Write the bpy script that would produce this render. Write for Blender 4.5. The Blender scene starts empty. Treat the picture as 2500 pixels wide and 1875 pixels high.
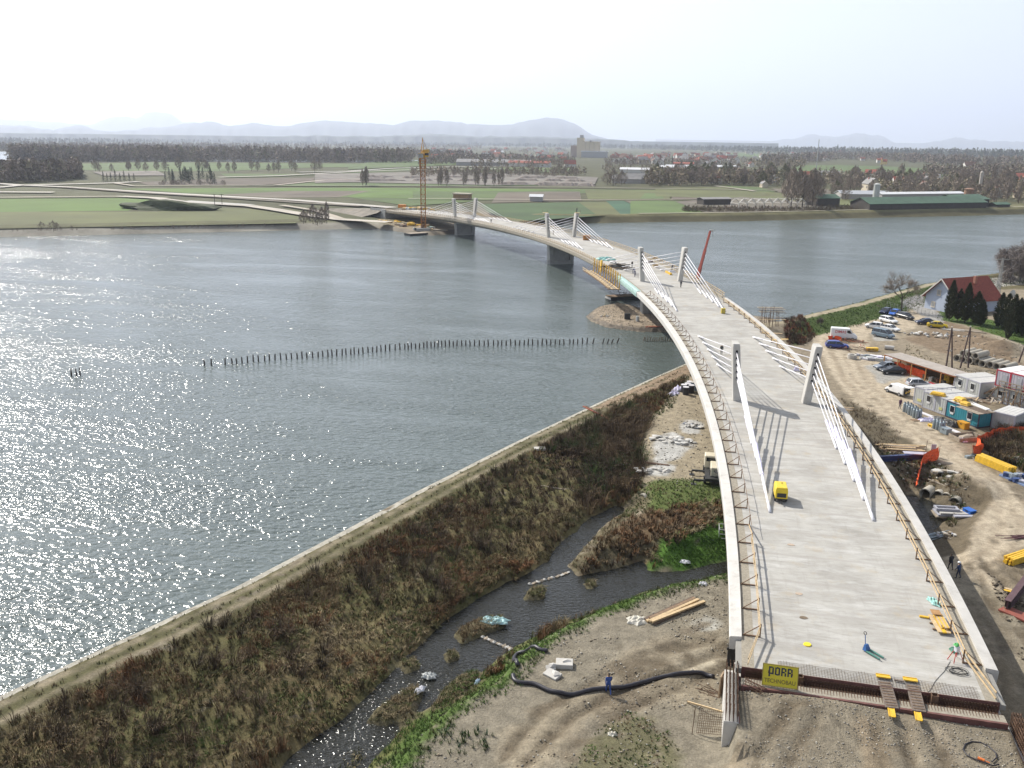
import bpy, bmesh, math, random
import numpy as np
from mathutils import Vector, Matrix, Euler
R_ = math.radians
random.seed(7)
rng = np.random.default_rng(11)
sc = bpy.context.scene
COL = sc.collection

# ------------------------------------------------------------------ camera (solved from the bridge's known spans)
CAM = np.array([-11.960, -61.598, 36.932]); YAW, PITCH, ROLL, FPX = -0.22941, 0.26784, 0.01404, 2204.42
cy, sy, cp, sp = math.cos(YAW), math.sin(YAW), math.cos(PITCH), math.sin(PITCH)
FWD = np.array([sy*cp, cy*cp, -sp]); RT = np.array([cy, -sy, 0.]); UP = np.cross(RT, FWD)
cr, sr = math.cos(ROLL), math.sin(ROLL)
RT, UP = RT*cr+UP*sr, -RT*sr+UP*cr
camd = bpy.data.cameras.new('camera'); cam = bpy.data.objects.new('camera', camd); COL.objects.link(cam)
camd.sensor_width = 36; camd.lens = 36*FPX/2500; camd.clip_start = 0.5; camd.clip_end = 150000
M = Matrix.Identity(4)
for i in range(3):
    M[i][0], M[i][1], M[i][2], M[i][3] = RT[i], UP[i], -FWD[i], CAM[i]
cam.matrix_world = M
sc.camera = cam

# ------------------------------------------------------------------ sky, sun, exposure
SUN_AZ, SUN_EL = -57.0, 40.0        # azimuth from +Y, clockwise
w = bpy.data.worlds.new('World'); sc.world = w; w.use_nodes = True
nt = w.node_tree; bg = nt.nodes['Background']
sky = nt.nodes.new('ShaderNodeTexSky'); sky.sky_type = 'NISHITA'; sky.sun_disc = False
sky.sun_elevation = R_(SUN_EL); sky.sun_rotation = R_(SUN_AZ); sky.air_density = 1.0; sky.dust_density = 1.0; sky.ozone_density = 1.0
hs_n = nt.nodes.new('ShaderNodeHueSaturation'); hs_n.inputs['Saturation'].default_value = .4; hs_n.inputs['Value'].default_value = 1.12   # thin white veil over the blue
nt.links.new(sky.outputs[0], hs_n.inputs['Color']); nt.links.new(hs_n.outputs[0], bg.inputs[0]); bg.inputs[1].default_value = 0.11
sd = bpy.data.lights.new('sun', 'SUN'); sd.energy = 5.0; sd.angle = R_(0.53); sd.color = (1, .95, .87)
so_ = bpy.data.objects.new('sun', sd); COL.objects.link(so_)
SUNV = Vector((math.sin(R_(SUN_AZ))*math.cos(R_(SUN_EL)), math.cos(R_(SUN_AZ))*math.cos(R_(SUN_EL)), math.sin(R_(SUN_EL))))
so_.rotation_euler = SUNV.to_track_quat('Z', 'Y').to_euler(); so_.location = (-100, 60, 120)
sc.view_settings.view_transform = 'Standard'; sc.view_settings.look = 'None'
sc.view_settings.exposure = 0.55; sc.view_settings.gamma = 1.0
sc.cycles.use_denoising = True
sc.cycles.max_bounces = 8; sc.cycles.diffuse_bounces = 3; sc.cycles.glossy_bounces = 3; sc.cycles.volume_bounces = 2
sc.cycles.transparent_max_bounces = 12

# ------------------------------------------------------------------ helpers
def ray(px, py):                     # full-size photograph pixel (2500 x 1875) -> direction
    return FWD + RT*(px-1250)/FPX - UP*(py-937.5)/FPX
def S(px, py, z=0.):                 # the point on the level z seen at that pixel
    d = ray(px, py); t = (z-CAM[2])/d[2]
    return Vector(CAM + t*d)
K = 1.1302
def D(px, py, z=0.): return S(px*K, py*K, z)
def SP(px, py, lift=0.):             # point on the far plain, which falls away very gently beyond 600 m from its bank
    t = 60.; d = ray(px, py); v = None
    z = -3.45
    for _ in range(60):
        k = (z-CAM[2])/min(d[2], -1e-4); v = CAM+k*d; tt = (v[0]+305)*-.557+(v[1]-257)*.83; z = .5*z+.5*(-3.45-max(0., min(tt, 30000)-600)*.0065)
    v[2] += lift; return Vector(v)
def xy(v): return (v[0], v[1])

def tag(o, label=None, cat=None, group=None, kind=None):
    if label: o['label'] = label
    if cat: o['category'] = cat
    if group: o['group'] = group
    if kind: o['kind'] = kind
    return o
def empty(name, loc=(0, 0, 0), rz=0., label=None, cat=None, group=None, parent=None):
    o = bpy.data.objects.new(name, None); COL.objects.link(o); o.location = loc; o.rotation_euler = (0, 0, rz)
    o.empty_display_size = .3
    if parent: o.parent = parent
    return tag(o, label, cat, group)
def copy_tree(o, parent=None):
    c = o.copy(); COL.objects.link(c)
    if parent: c.parent = parent
    for ch in o.children: copy_tree(ch, c)
    return c

def _hash(ix, iy, seed):
    h = (ix.astype(np.int64)*374761393 + iy.astype(np.int64)*668265263 + seed*1274126177) & 0xffffffff
    h = ((h ^ (h >> 13))*1274126177) & 0xffffffff
    return ((h ^ (h >> 16)) & 0xffff)/65535.
def vnoise(x, y, s, seed=0):
    x = np.asarray(x, float)/s; y = np.asarray(y, float)/s
    ix, iy = np.floor(x), np.floor(y); fx, fy = x-ix, y-iy
    fx = fx*fx*(3-2*fx); fy = fy*fy*(3-2*fy)
    a = _hash(ix, iy, seed)*(1-fx)+_hash(ix+1, iy, seed)*fx
    b = _hash(ix, iy+1, seed)*(1-fx)+_hash(ix+1, iy+1, seed)*fx
    return a*(1-fy)+b*fy
def fbm(x, y, s, seed=0, n=3):
    r = 0; a = .5; t = 0
    for i in range(n): r = r+a*vnoise(x, y, s/2**i, seed+i*17); t += a; a *= .5
    return r/t
def inpoly(x, y, poly):
    r = np.zeros(np.shape(x), bool); n = len(poly)
    for i in range(n):
        x0, y0 = poly[i][:2]; x1, y1 = poly[(i+1) % n][:2]
        if y0 == y1: continue
        c = ((y0 > y) != (y1 > y)) & (x < (x1-x0)*(y-y0)/(y1-y0)+x0); r ^= c
    return r
def pdist(x, y, line):
    r = np.full(np.shape(x), 1e9)
    for (a, b) in zip(line[:-1], line[1:]):
        ax, ay = a[:2]; bx, by = b[:2]; L = (bx-ax)**2+(by-ay)**2+1e-9
        t = np.clip(((x-ax)*(bx-ax)+(y-ay)*(by-ay))/L, 0, 1)
        r = np.minimum(r, np.hypot(x-ax-t*(bx-ax), y-ay-t*(by-ay)))
    return r
def smooth(t): t = np.clip(t, 0, 1); return t*t*(3-2*t)

# ------------------------------------------------------------------ materials
def nodes_of(name):
    m = bpy.data.materials.new(name); m.use_nodes = True
    return m, m.node_tree, m.node_tree.nodes['Principled BSDF']
MC = {}
def mat(name, col, rough=.8, var=.18, scale=2., metal=0., bump=0., bscale=None, col2=None, spec=.5, transmission=0., stain=None):
    if name in MC: return MC[name]
    m, t, b = nodes_of(name); N = t.nodes; L = t.links
    tc = N.new('ShaderNodeTexCoord'); nz = N.new('ShaderNodeTexNoise'); nz.inputs['Scale'].default_value = scale
    nz.inputs['Detail'].default_value = 6; nz.inputs['Roughness'].default_value = .62
    L.new(tc.outputs['Object'], nz.inputs['Vector'])
    rp = N.new('ShaderNodeValToRGB'); e = rp.color_ramp.elements
    c2 = col2 or tuple(min(1, c*(1+var)) for c in col); c1 = tuple(c*(1-var) for c in col)
    e[0].position, e[0].color = .3, (*c1, 1); e[1].position, e[1].color = .7, (*c2, 1)
    L.new(nz.outputs['Fac'], rp.inputs[0]); src = rp.outputs[0]
    if stain:                        # blotches with a shape of their own
        n2 = N.new('ShaderNodeTexNoise'); n2.inputs['Scale'].default_value = stain[1]; n2.inputs['Detail'].default_value = 8; n2.inputs['Roughness'].default_value = .7
        L.new(tc.outputs['Object'], n2.inputs['Vector'])
        r2 = N.new('ShaderNodeValToRGB'); r2.color_ramp.elements[0].position = .52; r2.color_ramp.elements[1].position = .68
        L.new(n2.outputs['Fac'], r2.inputs[0])
        mx = N.new('ShaderNodeMix'); mx.data_type = 'RGBA'
        ml = N.new('ShaderNodeMath'); ml.operation = 'MULTIPLY'; ml.inputs[1].default_value = stain[2]; L.new(r2.outputs[0], ml.inputs[0])
        L.new(ml.outputs[0], mx.inputs[0]); L.new(src, mx.inputs[6]); mx.inputs[7].default_value = (*stain[0], 1); src = mx.outputs[2]
    L.new(src, b.inputs['Base Color'])
    b.inputs['Roughness'].default_value = rough; b.inputs['Metallic'].default_value = metal; b.inputs['Specular IOR Level'].default_value = spec
    if bump:
        nb = N.new('ShaderNodeTexNoise'); nb.inputs['Scale'].default_value = bscale or scale*4; nb.inputs['Detail'].default_value = 5
        L.new(tc.outputs['Object'], nb.inputs['Vector'])
        bp = N.new('ShaderNodeBump'); bp.inputs['Strength'].default_value = bump; bp.inputs['Distance'].default_value = .05
        L.new(nb.outputs['Fac'], bp.inputs['Height']); L.new(bp.outputs[0], b.inputs['Normal'])
    MC[name] = m; return m
def attr_mat(name, rough=.9, nscale=3., namt=.35, bump=.6, bscale=6., bdist=.08, transl=0., nscale2=None):
    """albedo from the mesh's own colour attribute (kind of cover), broken up by noise"""
    m, t, b = nodes_of(name); N = t.nodes; L = t.links
    a = N.new('ShaderNodeVertexColor'); a.layer_name = 'cover'
    tc = N.new('ShaderNodeTexCoord'); nz = N.new('ShaderNodeTexNoise'); nz.inputs['Scale'].default_value = nscale; nz.inputs['Detail'].default_value = 8; nz.inputs['Roughness'].default_value = .7
    L.new(tc.outputs['Object'], nz.inputs['Vector'])
    mr = N.new('ShaderNodeMapRange'); mr.inputs[1].default_value = .3; mr.inputs[2].default_value = .7; mr.inputs[3].default_value = 1-namt; mr.inputs[4].default_value = 1+namt
    L.new(nz.outputs['Fac'], mr.inputs[0])
    if nscale2:
        n2 = N.new('ShaderNodeTexNoise'); n2.inputs['Scale'].default_value = nscale2; n2.inputs['Detail'].default_value = 5; n2.inputs['Roughness'].default_value = .75; L.new(tc.outputs['Object'], n2.inputs['Vector'])
        m2 = N.new('ShaderNodeMapRange'); m2.inputs[1].default_value = .3; m2.inputs[2].default_value = .7; m2.inputs[3].default_value = .72; m2.inputs[4].default_value = 1.28; L.new(n2.outputs['Fac'], m2.inputs[0])
        mm = N.new('ShaderNodeMath'); mm.operation = 'MULTIPLY'; L.new(mr.outputs[0], mm.inputs[0]); L.new(m2.outputs[0], mm.inputs[1]); mr = mm
    vm = N.new('ShaderNodeVectorMath'); vm.operation = 'SCALE'; L.new(a.outputs[0], vm.inputs[0]); L.new(mr.outputs[0], vm.inputs['Scale'])
    L.new(vm.outputs[0], b.inputs['Base Color']); b.inputs['Roughness'].default_value = rough; b.inputs['Specular IOR Level'].default_value = .15
    if bump:
        nb = N.new('ShaderNodeTexNoise'); nb.inputs['Scale'].default_value = bscale; nb.inputs['Detail'].default_value = 8; nb.inputs['Roughness'].default_value = .7
        L.new(tc.outputs['Object'], nb.inputs['Vector'])
        bp = N.new('ShaderNodeBump'); bp.inputs['Strength'].default_value = bump; bp.inputs['Distance'].default_value = bdist
        L.new(nb.outputs['Fac'], bp.inputs['Height']); L.new(bp.outputs[0], b.inputs['Normal'])
    return m

# ------------------------------------------------------------------ mesh builder
class MB:
    def __init__(s): s.v = []; s.f = []; s.m = []
    def add(s, vs, fs, mi=0):
        o = len(s.v); s.v += [tuple(p) for p in vs]
        for f in fs: s.f.append([o+i for i in f]); s.m.append(mi)
        return s
    def box(s, c, d, rz=0., mi=0, taper=1., M=None):
        x, y, z = d[0]/2, d[1]/2, d[2]/2; ca, sa = math.cos(rz), math.sin(rz); vs = []
        for zz, t in ((-z, 1.), (z, taper)):
            for (a, b) in ((-x, -y), (x, -y), (x, y), (-x, y)):
                a *= t; b *= t; vs.append((c[0]+a*ca-b*sa, c[1]+a*sa+b*ca, c[2]+zz))
        if M: vs = [M @ Vector(q) for q in vs]
        return s.add(vs, [(3, 2, 1, 0), (4, 5, 6, 7), (0, 1, 5, 4), (1, 2, 6, 5), (2, 3, 7, 6), (3, 0, 4, 7)], mi)
    def bar(s, p, q, w, h=None, mi=0):
        p, q = Vector(p), Vector(q); h = h or w; d = (q-p)
        if d.length < 1e-6: return s
        d.normalize(); u = d.cross(Vector((0, 0, 1)))
        if u.length < 1e-3: u = Vector((1, 0, 0))
        u.normalize(); n = u.cross(d); vs = []
        for e in (p, q):
            for (a, b) in ((-1, -1), (1, -1), (1, 1), (-1, 1)): vs.append(e+u*a*w/2+n*b*h/2)
        return s.add(vs, [(3, 2, 1, 0), (4, 5, 6, 7), (0, 1, 5, 4), (1, 2, 6, 5), (2, 3, 7, 6), (3, 0, 4, 7)], mi)
    def tube(s, pts, r, n=8, mi=0, caps=True):
        pts = [Vector(p) for p in pts]; rs = r if isinstance(r, (list, tuple)) else [r]*len(pts); vs = []; fs = []
        u = None
        for i, p in enumerate(pts):
            d = (pts[min(i+1, len(pts)-1)]-pts[max(i-1, 0)]).normalized()
            if u is None:
                u = d.cross(Vector((0, 0, 1)));
                if u.length < .05: u = d.cross(Vector((0, 1, 0)))
            else: u = u-d*u.dot(d)
            u.normalize(); nn = d.cross(u)
            for k in range(n):
                a = 2*math.pi*k/n; vs.append(p+(u*math.cos(a)+nn*math.sin(a))*rs[i])
        for i in range(len(pts)-1):
            for k in range(n):
                k2 = (k+1) % n; fs.append((i*n+k, i*n+k2, (i+1)*n+k2, (i+1)*n+k))
        if caps: fs.append(tuple(range(n-1, -1, -1))); fs.append(tuple((len(pts)-1)*n+k for k in range(n)))
        return s.add(vs, fs, mi)
    def cyl(s, p, q, r0, r1=None, n=16, mi=0): return s.tube([p, q], [r0, r0 if r1 is None else r1], n, mi)
    def pipe(s, p, q, r0, r1, n=20, mi=0):       # hollow pipe, outer r0, inner r1
        p, q = Vector(p), Vector(q); d = (q-p).normalized(); u = d.cross(Vector((0, 0, 1)))
        if u.length < .05: u = Vector((1, 0, 0))
        u.normalize(); nn = d.cross(u); vs = []; fs = []
        for (e, r) in ((p, r0), (q, r0), (q, r1), (p, r1)):
            for k in range(n): a = 2*math.pi*k/n; vs.append(e+(u*math.cos(a)+nn*math.sin(a))*r)
        for j in range(4):
            for k in range(n):
                k2 = (k+1) % n; fs.append((j*n+k, j*n+k2, ((j+1) % 4)*n+k2, ((j+1) % 4)*n+k))
        return s.add(vs, fs, mi)
    def prism(s, out, z0, z1, mi=0, top=None):   # vertical prism of an outline
        n = len(out); top = top or out
        vs = [(x, y, z0) for x, y in out]+[(x, y, z1) for x, y in top]
        fs = [tuple(range(n-1, -1, -1)), tuple(range(n, 2*n))]+[(i, (i+1) % n, n+(i+1) % n, n+i) for i in range(n)]
        return s.add(vs, fs, mi)
    def loft(s, rings, mi=0, closed=True, caps=True):
        n = len(rings[0]); vs = [p for r in rings for p in r]; fs = []
        for i in range(len(rings)-1):
            for k in range(n if closed else n-1):
                k2 = (k+1) % n; fs.append((i*n+k, i*n+k2, (i+1)*n+k2, (i+1)*n+k))
        if caps: fs.append(tuple(range(n-1, -1, -1))); fs.append(tuple((len(rings)-1)*n+k for k in range(n)))
        return s.add(vs, fs, mi)
    def blob(s, c, r, seed=0, mi=0, sub=2, amp=.3):
        bm = bmesh.new(); bmesh.ops.create_icosphere(bm, subdivisions=sub, radius=1)
        rd = random.Random(seed); ph = [rd.uniform(0, 6) for _ in range(6)]
        vs = []
        for v in bm.verts:
            q = v.co; k = 1+amp*(math.sin(3*q.x+ph[0])*math.sin(3*q.y+ph[1])+.6*math.sin(6*q.z+ph[2]+4*q.x)+.5*math.sin(7*q.y+ph[3]))
            vs.append((c[0]+q.x*r[0]*k, c[1]+q.y*r[1]*k, c[2]+q.z*r[2]*k))
        fs = [tuple(v.index for v in f.verts) for f in bm.faces]; bm.free()
        return s.add(vs, fs, mi)
    def build(s, name, mats, parent=None, sm=False, kind=None, bevel=0.):
        me = bpy.data.meshes.new(name); me.from_pydata(s.v, [], s.f)
        for m in (mats if isinstance(mats, (list, tuple)) else [mats]): me.materials.append(m)
        me.polygons.foreach_set('material_index', s.m)
        if bevel:
            bm = bmesh.new(); bm.from_mesh(me)
            bmesh.ops.recalc_face_normals(bm, faces=bm.faces)
            bmesh.ops.bevel(bm, geom=list(bm.edges), offset=bevel, segments=1, affect='EDGES', clamp_overlap=True); bm.to_mesh(me); bm.free()
        else:
            bm = bmesh.new(); bm.from_mesh(me); bmesh.ops.recalc_face_normals(bm, faces=bm.faces); bm.to_mesh(me); bm.free()
        if sm: me.polygons.foreach_set('use_smooth', [True]*len(me.polygons))
        me.update()
        o = bpy.data.objects.new(name, me); COL.objects.link(o)
        if parent: o.parent = parent
        if kind: o['kind'] = kind
        return o
def np_mesh(name, v, f, mats, cover=None, sm=False, fm=None):
    """v (n,3), f (m,3|4) arrays; cover (n,3) colours per vertex"""
    me = bpy.data.meshes.new(name); k = f.shape[1]
    me.vertices.add(len(v)); me.vertices.foreach_set('co', np.ascontiguousarray(v, np.float32).ravel())
    me.loops.add(f.size); me.loops.foreach_set('vertex_index', np.ascontiguousarray(f, np.int32).ravel())
    me.polygons.add(len(f)); me.polygons.foreach_set('loop_start', np.arange(0, f.size, k, dtype=np.int32))
    if fm is not None: me.polygons.foreach_set('material_index', fm.astype(np.int32))
    if sm: me.polygons.foreach_set('use_smooth', np.ones(len(f), bool))
    for m in (mats if isinstance(mats, (list, tuple)) else [mats]): me.materials.append(m)
    if cover is not None:
        at = me.color_attributes.new('cover', 'FLOAT_COLOR', 'POINT')
        at.data.foreach_set('color', np.c_[cover, np.ones(len(v))].astype(np.float32).ravel())
    me.update(calc_edges=True); me.validate()
    o = bpy.data.objects.new(name, me); COL.objects.link(o); return o

WATER = -6.3
# ------------------------------------------------------------------ near terrain: one height field on this side of the river
BANK = [(-90, -80), (-72.5, -30), (-65.3, -10), (-61.5, -.9), (-56.8, 10.3), (-51.5, 26.4), (-47.6, 39), (-40.5, 59.4), (-31.2, 84.2), (-24.2, 101.9), (-18.2, 116.5), (-10, 133)]
crest = [D(1690, 693, -2.7), D(1760, 676, -2.7), D(1850, 655, -2.7), D(1930, 632, -2.7), D(2000, 613, -2.7), D(2100, 597, -2.7), D(2212, 583, -2.7)]
crest = [xy(c) for c in crest]
dx, dy = crest[-1][0]-crest[-2][0], crest[-1][1]-crest[-2][1]
crest.append((crest[-1][0]+3*dx, crest[-1][1]+3*dy))
def offs(line, d):
    o = []
    for i, p_ in enumerate(line):
        a = line[max(i-1, 0)]; b = line[min(i+1, len(line)-1)]; tx, ty = b[0]-a[0], b[1]-a[1]; n = math.hypot(tx, ty)
        o.append((p_[0]-ty/n*d, p_[1]+tx/n*d))
    return o
RBANK = offs(crest, 4.2)
RIVER_EDGE = BANK+[(-6, 148)]+RBANK
LAND = RIVER_EDGE+[(400, 500), (400, -200), (-90, -200)]
SPIT = [xy(D(*q, -6.3)) for q in ((1265, 684), (1285, 668), (1330, 659), (1372, 664), (1405, 676))]+[(-14, 176), (2, 166), (2, 150), (-10, 146)]+[xy(D(*q, -6.3)) for q in ((1450, 719), (1380, 717), (1310, 708), (1275, 694))]
CW = -5.7        # level of the creek
def PZ(pts, z=-5.5): return [xy(D(a, b, z)) for a, b in pts]
CREEK = PZ([(480, 1760), (680, 1600), (800, 1495), (960, 1345), (1040, 1290), (1130, 1245), (1185, 1212), (1215, 1170), (1275, 1120), (1335, 1090), (1352, 1098), (1300, 1142), (1255, 1190), (1222, 1222), (1245, 1248), (1310, 1235), (1385, 1212), (1400, 1236), (1480, 1232), (1570, 1212), (1680, 1190), (1680, 1245), (1570, 1245), (1400, 1275), (1300, 1315), (1200, 1350), (1110, 1395), (1050, 1440), (1000, 1490), (880, 1560), (700, 1760)], CW)
POOL = PZ([(1930, 1190), (1900, 1110), (1945, 1062), (1990, 1062), (2030, 1082), (2060, 1100), (2030, 1130), (2000, 1180), (1990, 1230)], CW)
ISLES = [PZ(p_, CW) for p_ in ([(985, 1375), (1000, 1355), (1040, 1340), (1085, 1335), (1090, 1352), (1040, 1372), (1000, 1390)],
    [(795, 1560), (830, 1530), (890, 1490), (912, 1485), (905, 1510), (880, 1545), (830, 1565)],
    [(940, 1530), (960, 1495), (1000, 1460), (1035, 1450), (1030, 1475), (990, 1512), (955, 1540)],
    [(1136, 1294), (1150, 1272), (1176, 1272), (1174, 1294)], [(858, 1545), (885, 1535), (895, 1550), (868, 1568)], [(862, 1432), (895, 1425), (905, 1442), (880, 1452)], [(962, 1412), (985, 1408), (990, 1425), (968, 1432)], [(1262, 1262), (1280, 1256), (1290, 1266), (1272, 1272)])]
GX0, GX1, GY0, GY1, GS = -92., 118., -42., 352., .42
nx, ny = int((GX1-GX0)/GS)+1, int((GY1-GY0)/GS)+1
gx, gy = np.meshgrid(GX0+np.arange(nx)*GS, GY0+np.arange(ny)*GS)
def blur(a, r, it=3):
    k = max(1, int(r/GS))
    for _ in range(it):
        for ax in (0, 1):
            p_ = np.pad(a, [(k+1, k) if i == ax else (0, 0) for i in (0, 1)], mode='edge'); c = np.cumsum(p_, ax)
            a = (np.take(c, range(2*k+1, p_.shape[ax]), ax)-np.take(c, range(0, p_.shape[ax]-2*k-1), ax))/(2*k+1)
    return a
PEN = [BANK[0]]+BANK[1:11]+PZ([(1480, 830), (1400, 920), (1380, 1000), (1390, 1065), (1290, 1120), (1190, 1215), (1130, 1245), (960, 1345), (680, 1600), (400, 1800)], -5.2)
LEFTG = PZ([(640, 1760), (850, 1560), (985, 1475), (1090, 1380), (1280, 1300), (1400, 1262), (1570, 1232), (1700, 1225), (1700, 1700)], -4.8)
FILL = [(-8.6, -60), (8.6, -60), (8.6, -2.0), (-8.6, -2.0)]
H = np.full(gx.shape, -4.0)
H[inpoly(gx, gy, PEN)] = -5.1
H[inpoly(gx, gy, LEFTG)] = -3.3
H[inpoly(gx, gy, [(-30, -80), (-8.6, -80), (-8.6, -9.5), (-22, -9)])] = -2.6
H[inpoly(gx, gy, FILL)] = -1.0
H = blur(H, 1.0)
f_ = inpoly(gx, gy, [(-8.9, -60), (8.9, -60), (8.9, -2.8), (-8.9, -2.8)])
H[f_ & (gy > -9)] = -1.0
H = np.where(f_ & (gy < -3.0), H+(.42*np.exp(-((gx+2.5)/5)**2)+.2)*np.exp(-((gy+3.2)/2.6)**2), H)
land = inpoly(gx, gy, LAND); dr = pdist(gx, gy, RIVER_EDGE); sdr = np.where(land, dr, -dr)
leftb = gy < 128+0*gx
leftb &= (gx < 0)
t = sdr
prof = np.interp(t, [-9, -4, 0, 2.1, 2.8, 3.4, 6.2, 8.2], [-9, -8, -6.35, -5.75, -5.0, -4.75, -4.7, -5.1])
k = smooth((t-6)/5)
HL = prof*(1-k)+H*k
profR = np.interp(t, [-9, -4, 0, 3.8, 4.4, 6.8, 7.4, 12.5], [-9, -8, -6.35, -2.9, -2.65, -2.65, -2.8, -4.1])
kR = smooth((t-11)/3)
HR = profR*(1-kR)+H*kR
kb = smooth((gy-112)/14+(gx+6)/40)
H = HL*(1-kb)+HR*kb
# spit of dumped gravel round the pier
ds = pdist(gx, gy, SPIT+SPIT[:1]); ins = inpoly(gx, gy, SPIT); sds = np.where(ins, ds, -ds)
HS = np.interp(sds, [-6, 0, 1.0, 2.5, 6], [-9, -6.35, -5.6, -5.2, -4.9])+.35*(fbm(gx, gy, 3, 5)-.5)*(sds > .5)
H = np.where(sds > -6, np.maximum(H, HS), H)
# creek and pool beds
wob = .7*(fbm(gx, gy, 2.2, 3)-.5)
def carve(H, poly, lvl, bank=1.2):
    d_ = pdist(gx, gy, poly+poly[:1]); i_ = inpoly(gx, gy, poly); s_ = np.where(i_, -d_, d_)+wob
    return np.minimum(H, np.interp(s_, [-1.5, 0, bank*.5, bank, bank*2.2, bank*4, 60], [lvl-.6, lvl-.03, lvl+.3, lvl+.55, lvl+1.2, lvl+4, lvl+60])), s_
H, sdc = carve(H, CREEK, CW)
H, sdp = carve(H, POOL, CW, 1.5)
for p_ in ISLES:
    d_ = pdist(gx, gy, p_+p_[:1]); s_ = np.where(inpoly(gx, gy, p_), d_, -d_)+.6*wob+.35
    H = np.where(s_ > -.6, np.maximum(H, CW-.12+.5*smooth((s_+.2)/.9)), H); sdc = np.maximum(sdc, np.where(s_ > .1, .5, -9)) if False else sdc
# green tongue in the creek below the bridge
TONGUE = PZ([(1395, 1232), (1430, 1200), (1500, 1165), (1570, 1140), (1640, 1130), (1640, 1195), (1570, 1210), (1480, 1232)], CW)
d_ = pdist(gx, gy, TONGUE+TONGUE[:1]); s_ = np.where(inpoly(gx, gy, TONGUE), d_, -d_)
H = np.where(s_ > -.3, np.maximum(H, CW-.05+.35*smooth((s_+.3)/1.)), H); sdt = s_
pm_ = inpoly(gx, gy, PEN)*smooth((sdr-8)/2)*smooth((sdc-.4)/1.5); H = H+pm_*(1.1*(fbm(gx, gy, 3.2, 61, 2)-.5)+.5*(fbm(gx, gy, 1.5, 62, 2)-.5))
# heaps
def heap(c, r, h, seed):
    global H
    d_ = np.hypot((gx-c[0])/r[0], (gy-c[1])/r[1])*(1+.5*(fbm(gx, gy, 2, seed)-.5)); H = H+h*np.clip(1-d_, 0, 1)**.8
mound = D(2163, 758, -4); heap(mound, (7, 4.5), 2.4, 31)
heap(D(2120, 735, -4), (4, 3), .9, 33); heap(D(2078, 1058, -4.5), (7, 4.2), 1.5, 34); heap(D(2050, 720, -4), (5, 3), .5, 35)
H += np.where((H > -6.1), .10*(fbm(gx, gy, 1.6, 8)-.5)+.16*(fbm(gx, gy, 5, 9)-.5), 0)
ISL = np.zeros(gx.shape, bool)
for p_ in ISLES: ISL |= pdist(gx, gy, p_+p_[:1]) < .6; ISL |= inpoly(gx, gy, p_)
# ---- cover colours (what the ground is made of)
C = np.zeros(gx.shape+(3,)); C[:] = (.255, .213, .152)
n1 = fbm(gx, gy, 6, 40, 4); n2 = fbm(gx, gy, 1.4, 50, 3)
def paint(mask, col, soft=None):
    m_ = mask.astype(float) if soft is None else blur(mask.astype(float), soft, 2)
    m_ = smooth((m_+.9*(n2-.5)*(0 if soft is None else 1)-.2)/.6) if soft is not None else m_
    C[:] = C*(1-m_[..., None])+np.array(col)*m_[..., None]
GRASS, OLIVE, DRY, BARE, PALE, MUD, GRAVEL, STRIP = (.075, .118, .028), (.105, .105, .045), (.17, .135, .075), (.30, .245, .17), (.385, .335, .255), (.165, .135, .095), (.27, .245, .195), (.34, .32, .27)
C[:] = C*(1+.35*(n1[..., None]-.5))
paint(inpoly(gx, gy, PEN), (.12, .10, .05))
mm = inpoly(gx, gy, PEN); C[mm] = (np.array((.09, .095, .035))*n1[mm, None]+np.array((.15, .11, .06))*(1-n1[mm, None]))
paint((sdr > .8) & (sdr < 3.0) & leftb, (.095, .08, .042), .6)
paint((sdr > 3.0) & (sdr < 6.6) & leftb, (.095, .088, .042), .6)
for tr in (3.9, 5.6): paint((np.abs(sdr-tr) < .42) & leftb, (.25, .21, .145), .2)
paint((sdr > 4.3) & (sdr < 5.2) & leftb, (.095, .09, .04), .3)
paint((sdr > -1) & (sdr < 2.1) & leftb, STRIP)
BY = smooth((gy-78)/6)
for tr in (4.2, 5.8): paint((np.abs(sdr-tr) < .8) & leftb & (gy > 76), (.27, .20, .135), .5)
# left working ground
paint(inpoly(gx, gy, PZ([(1395, 920), (1480, 830), (1560, 800), (1640, 1000), (1640, 1075), (1390, 1040)], -4)), (.29, .245, .17), 1.)
for p_ in ([(1410, 950), (1450, 930), (1500, 960), (1470, 990), (1415, 1010)], [(1395, 1005), (1460, 1000), (1450, 1030), (1395, 1025)], [(1480, 905), (1520, 910), (1510, 940), (1465, 930)]):
    paint(inpoly(gx, gy, PZ(p_, -4)), (.42, .41, .38), .5)
paint(inpoly(gx, gy, PZ([(1390, 1045), (1500, 1040), (1640, 1080), (1640, 1150), (1560, 1145), (1400, 1120)], -4.4)), (.095, .12, .035), 1.)
paint(inpoly(gx, gy, PZ([(1235, 1250), (1300, 1170), (1400, 1120), (1560, 1110), (1560, 1160), (1400, 1225)], -5)), (.15, .105, .06), .8)
paint(sdt > -.4, (.07, .14, .024), .6)
gz = inpoly(gx, gy, LEFTG)
paint((sdc > 0) & (sdc < 2.8) & ~gz & ~mm & (sdt < -.4), (.115, .098, .058), .7)
paint(gz, (.225, .198, .148), .8)
paint((sdc > 0) & (sdc < 4.3) & gz, GRASS, .7)
paint((sdc > 0) & (sdc < 1.2) & gz, (.11, .115, .04), .4)
paint(inpoly(gx, gy, PZ([(1240, 1659), (1290, 1560), (1360, 1520), (1440, 1560), (1470, 1610), (1480, 1700), (1240, 1700)], -2.8)), (.135, .125, .07), 1.2)
paint(inpoly(gx, gy, PZ([(1050, 1659), (1090, 1570), (1250, 1480), (1420, 1370), (1560, 1330), (1575, 1420), (1540, 1500), (1420, 1520), (1260, 1560), (1180, 1700)], -3)), (.265, .225, .16), 1.)
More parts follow.
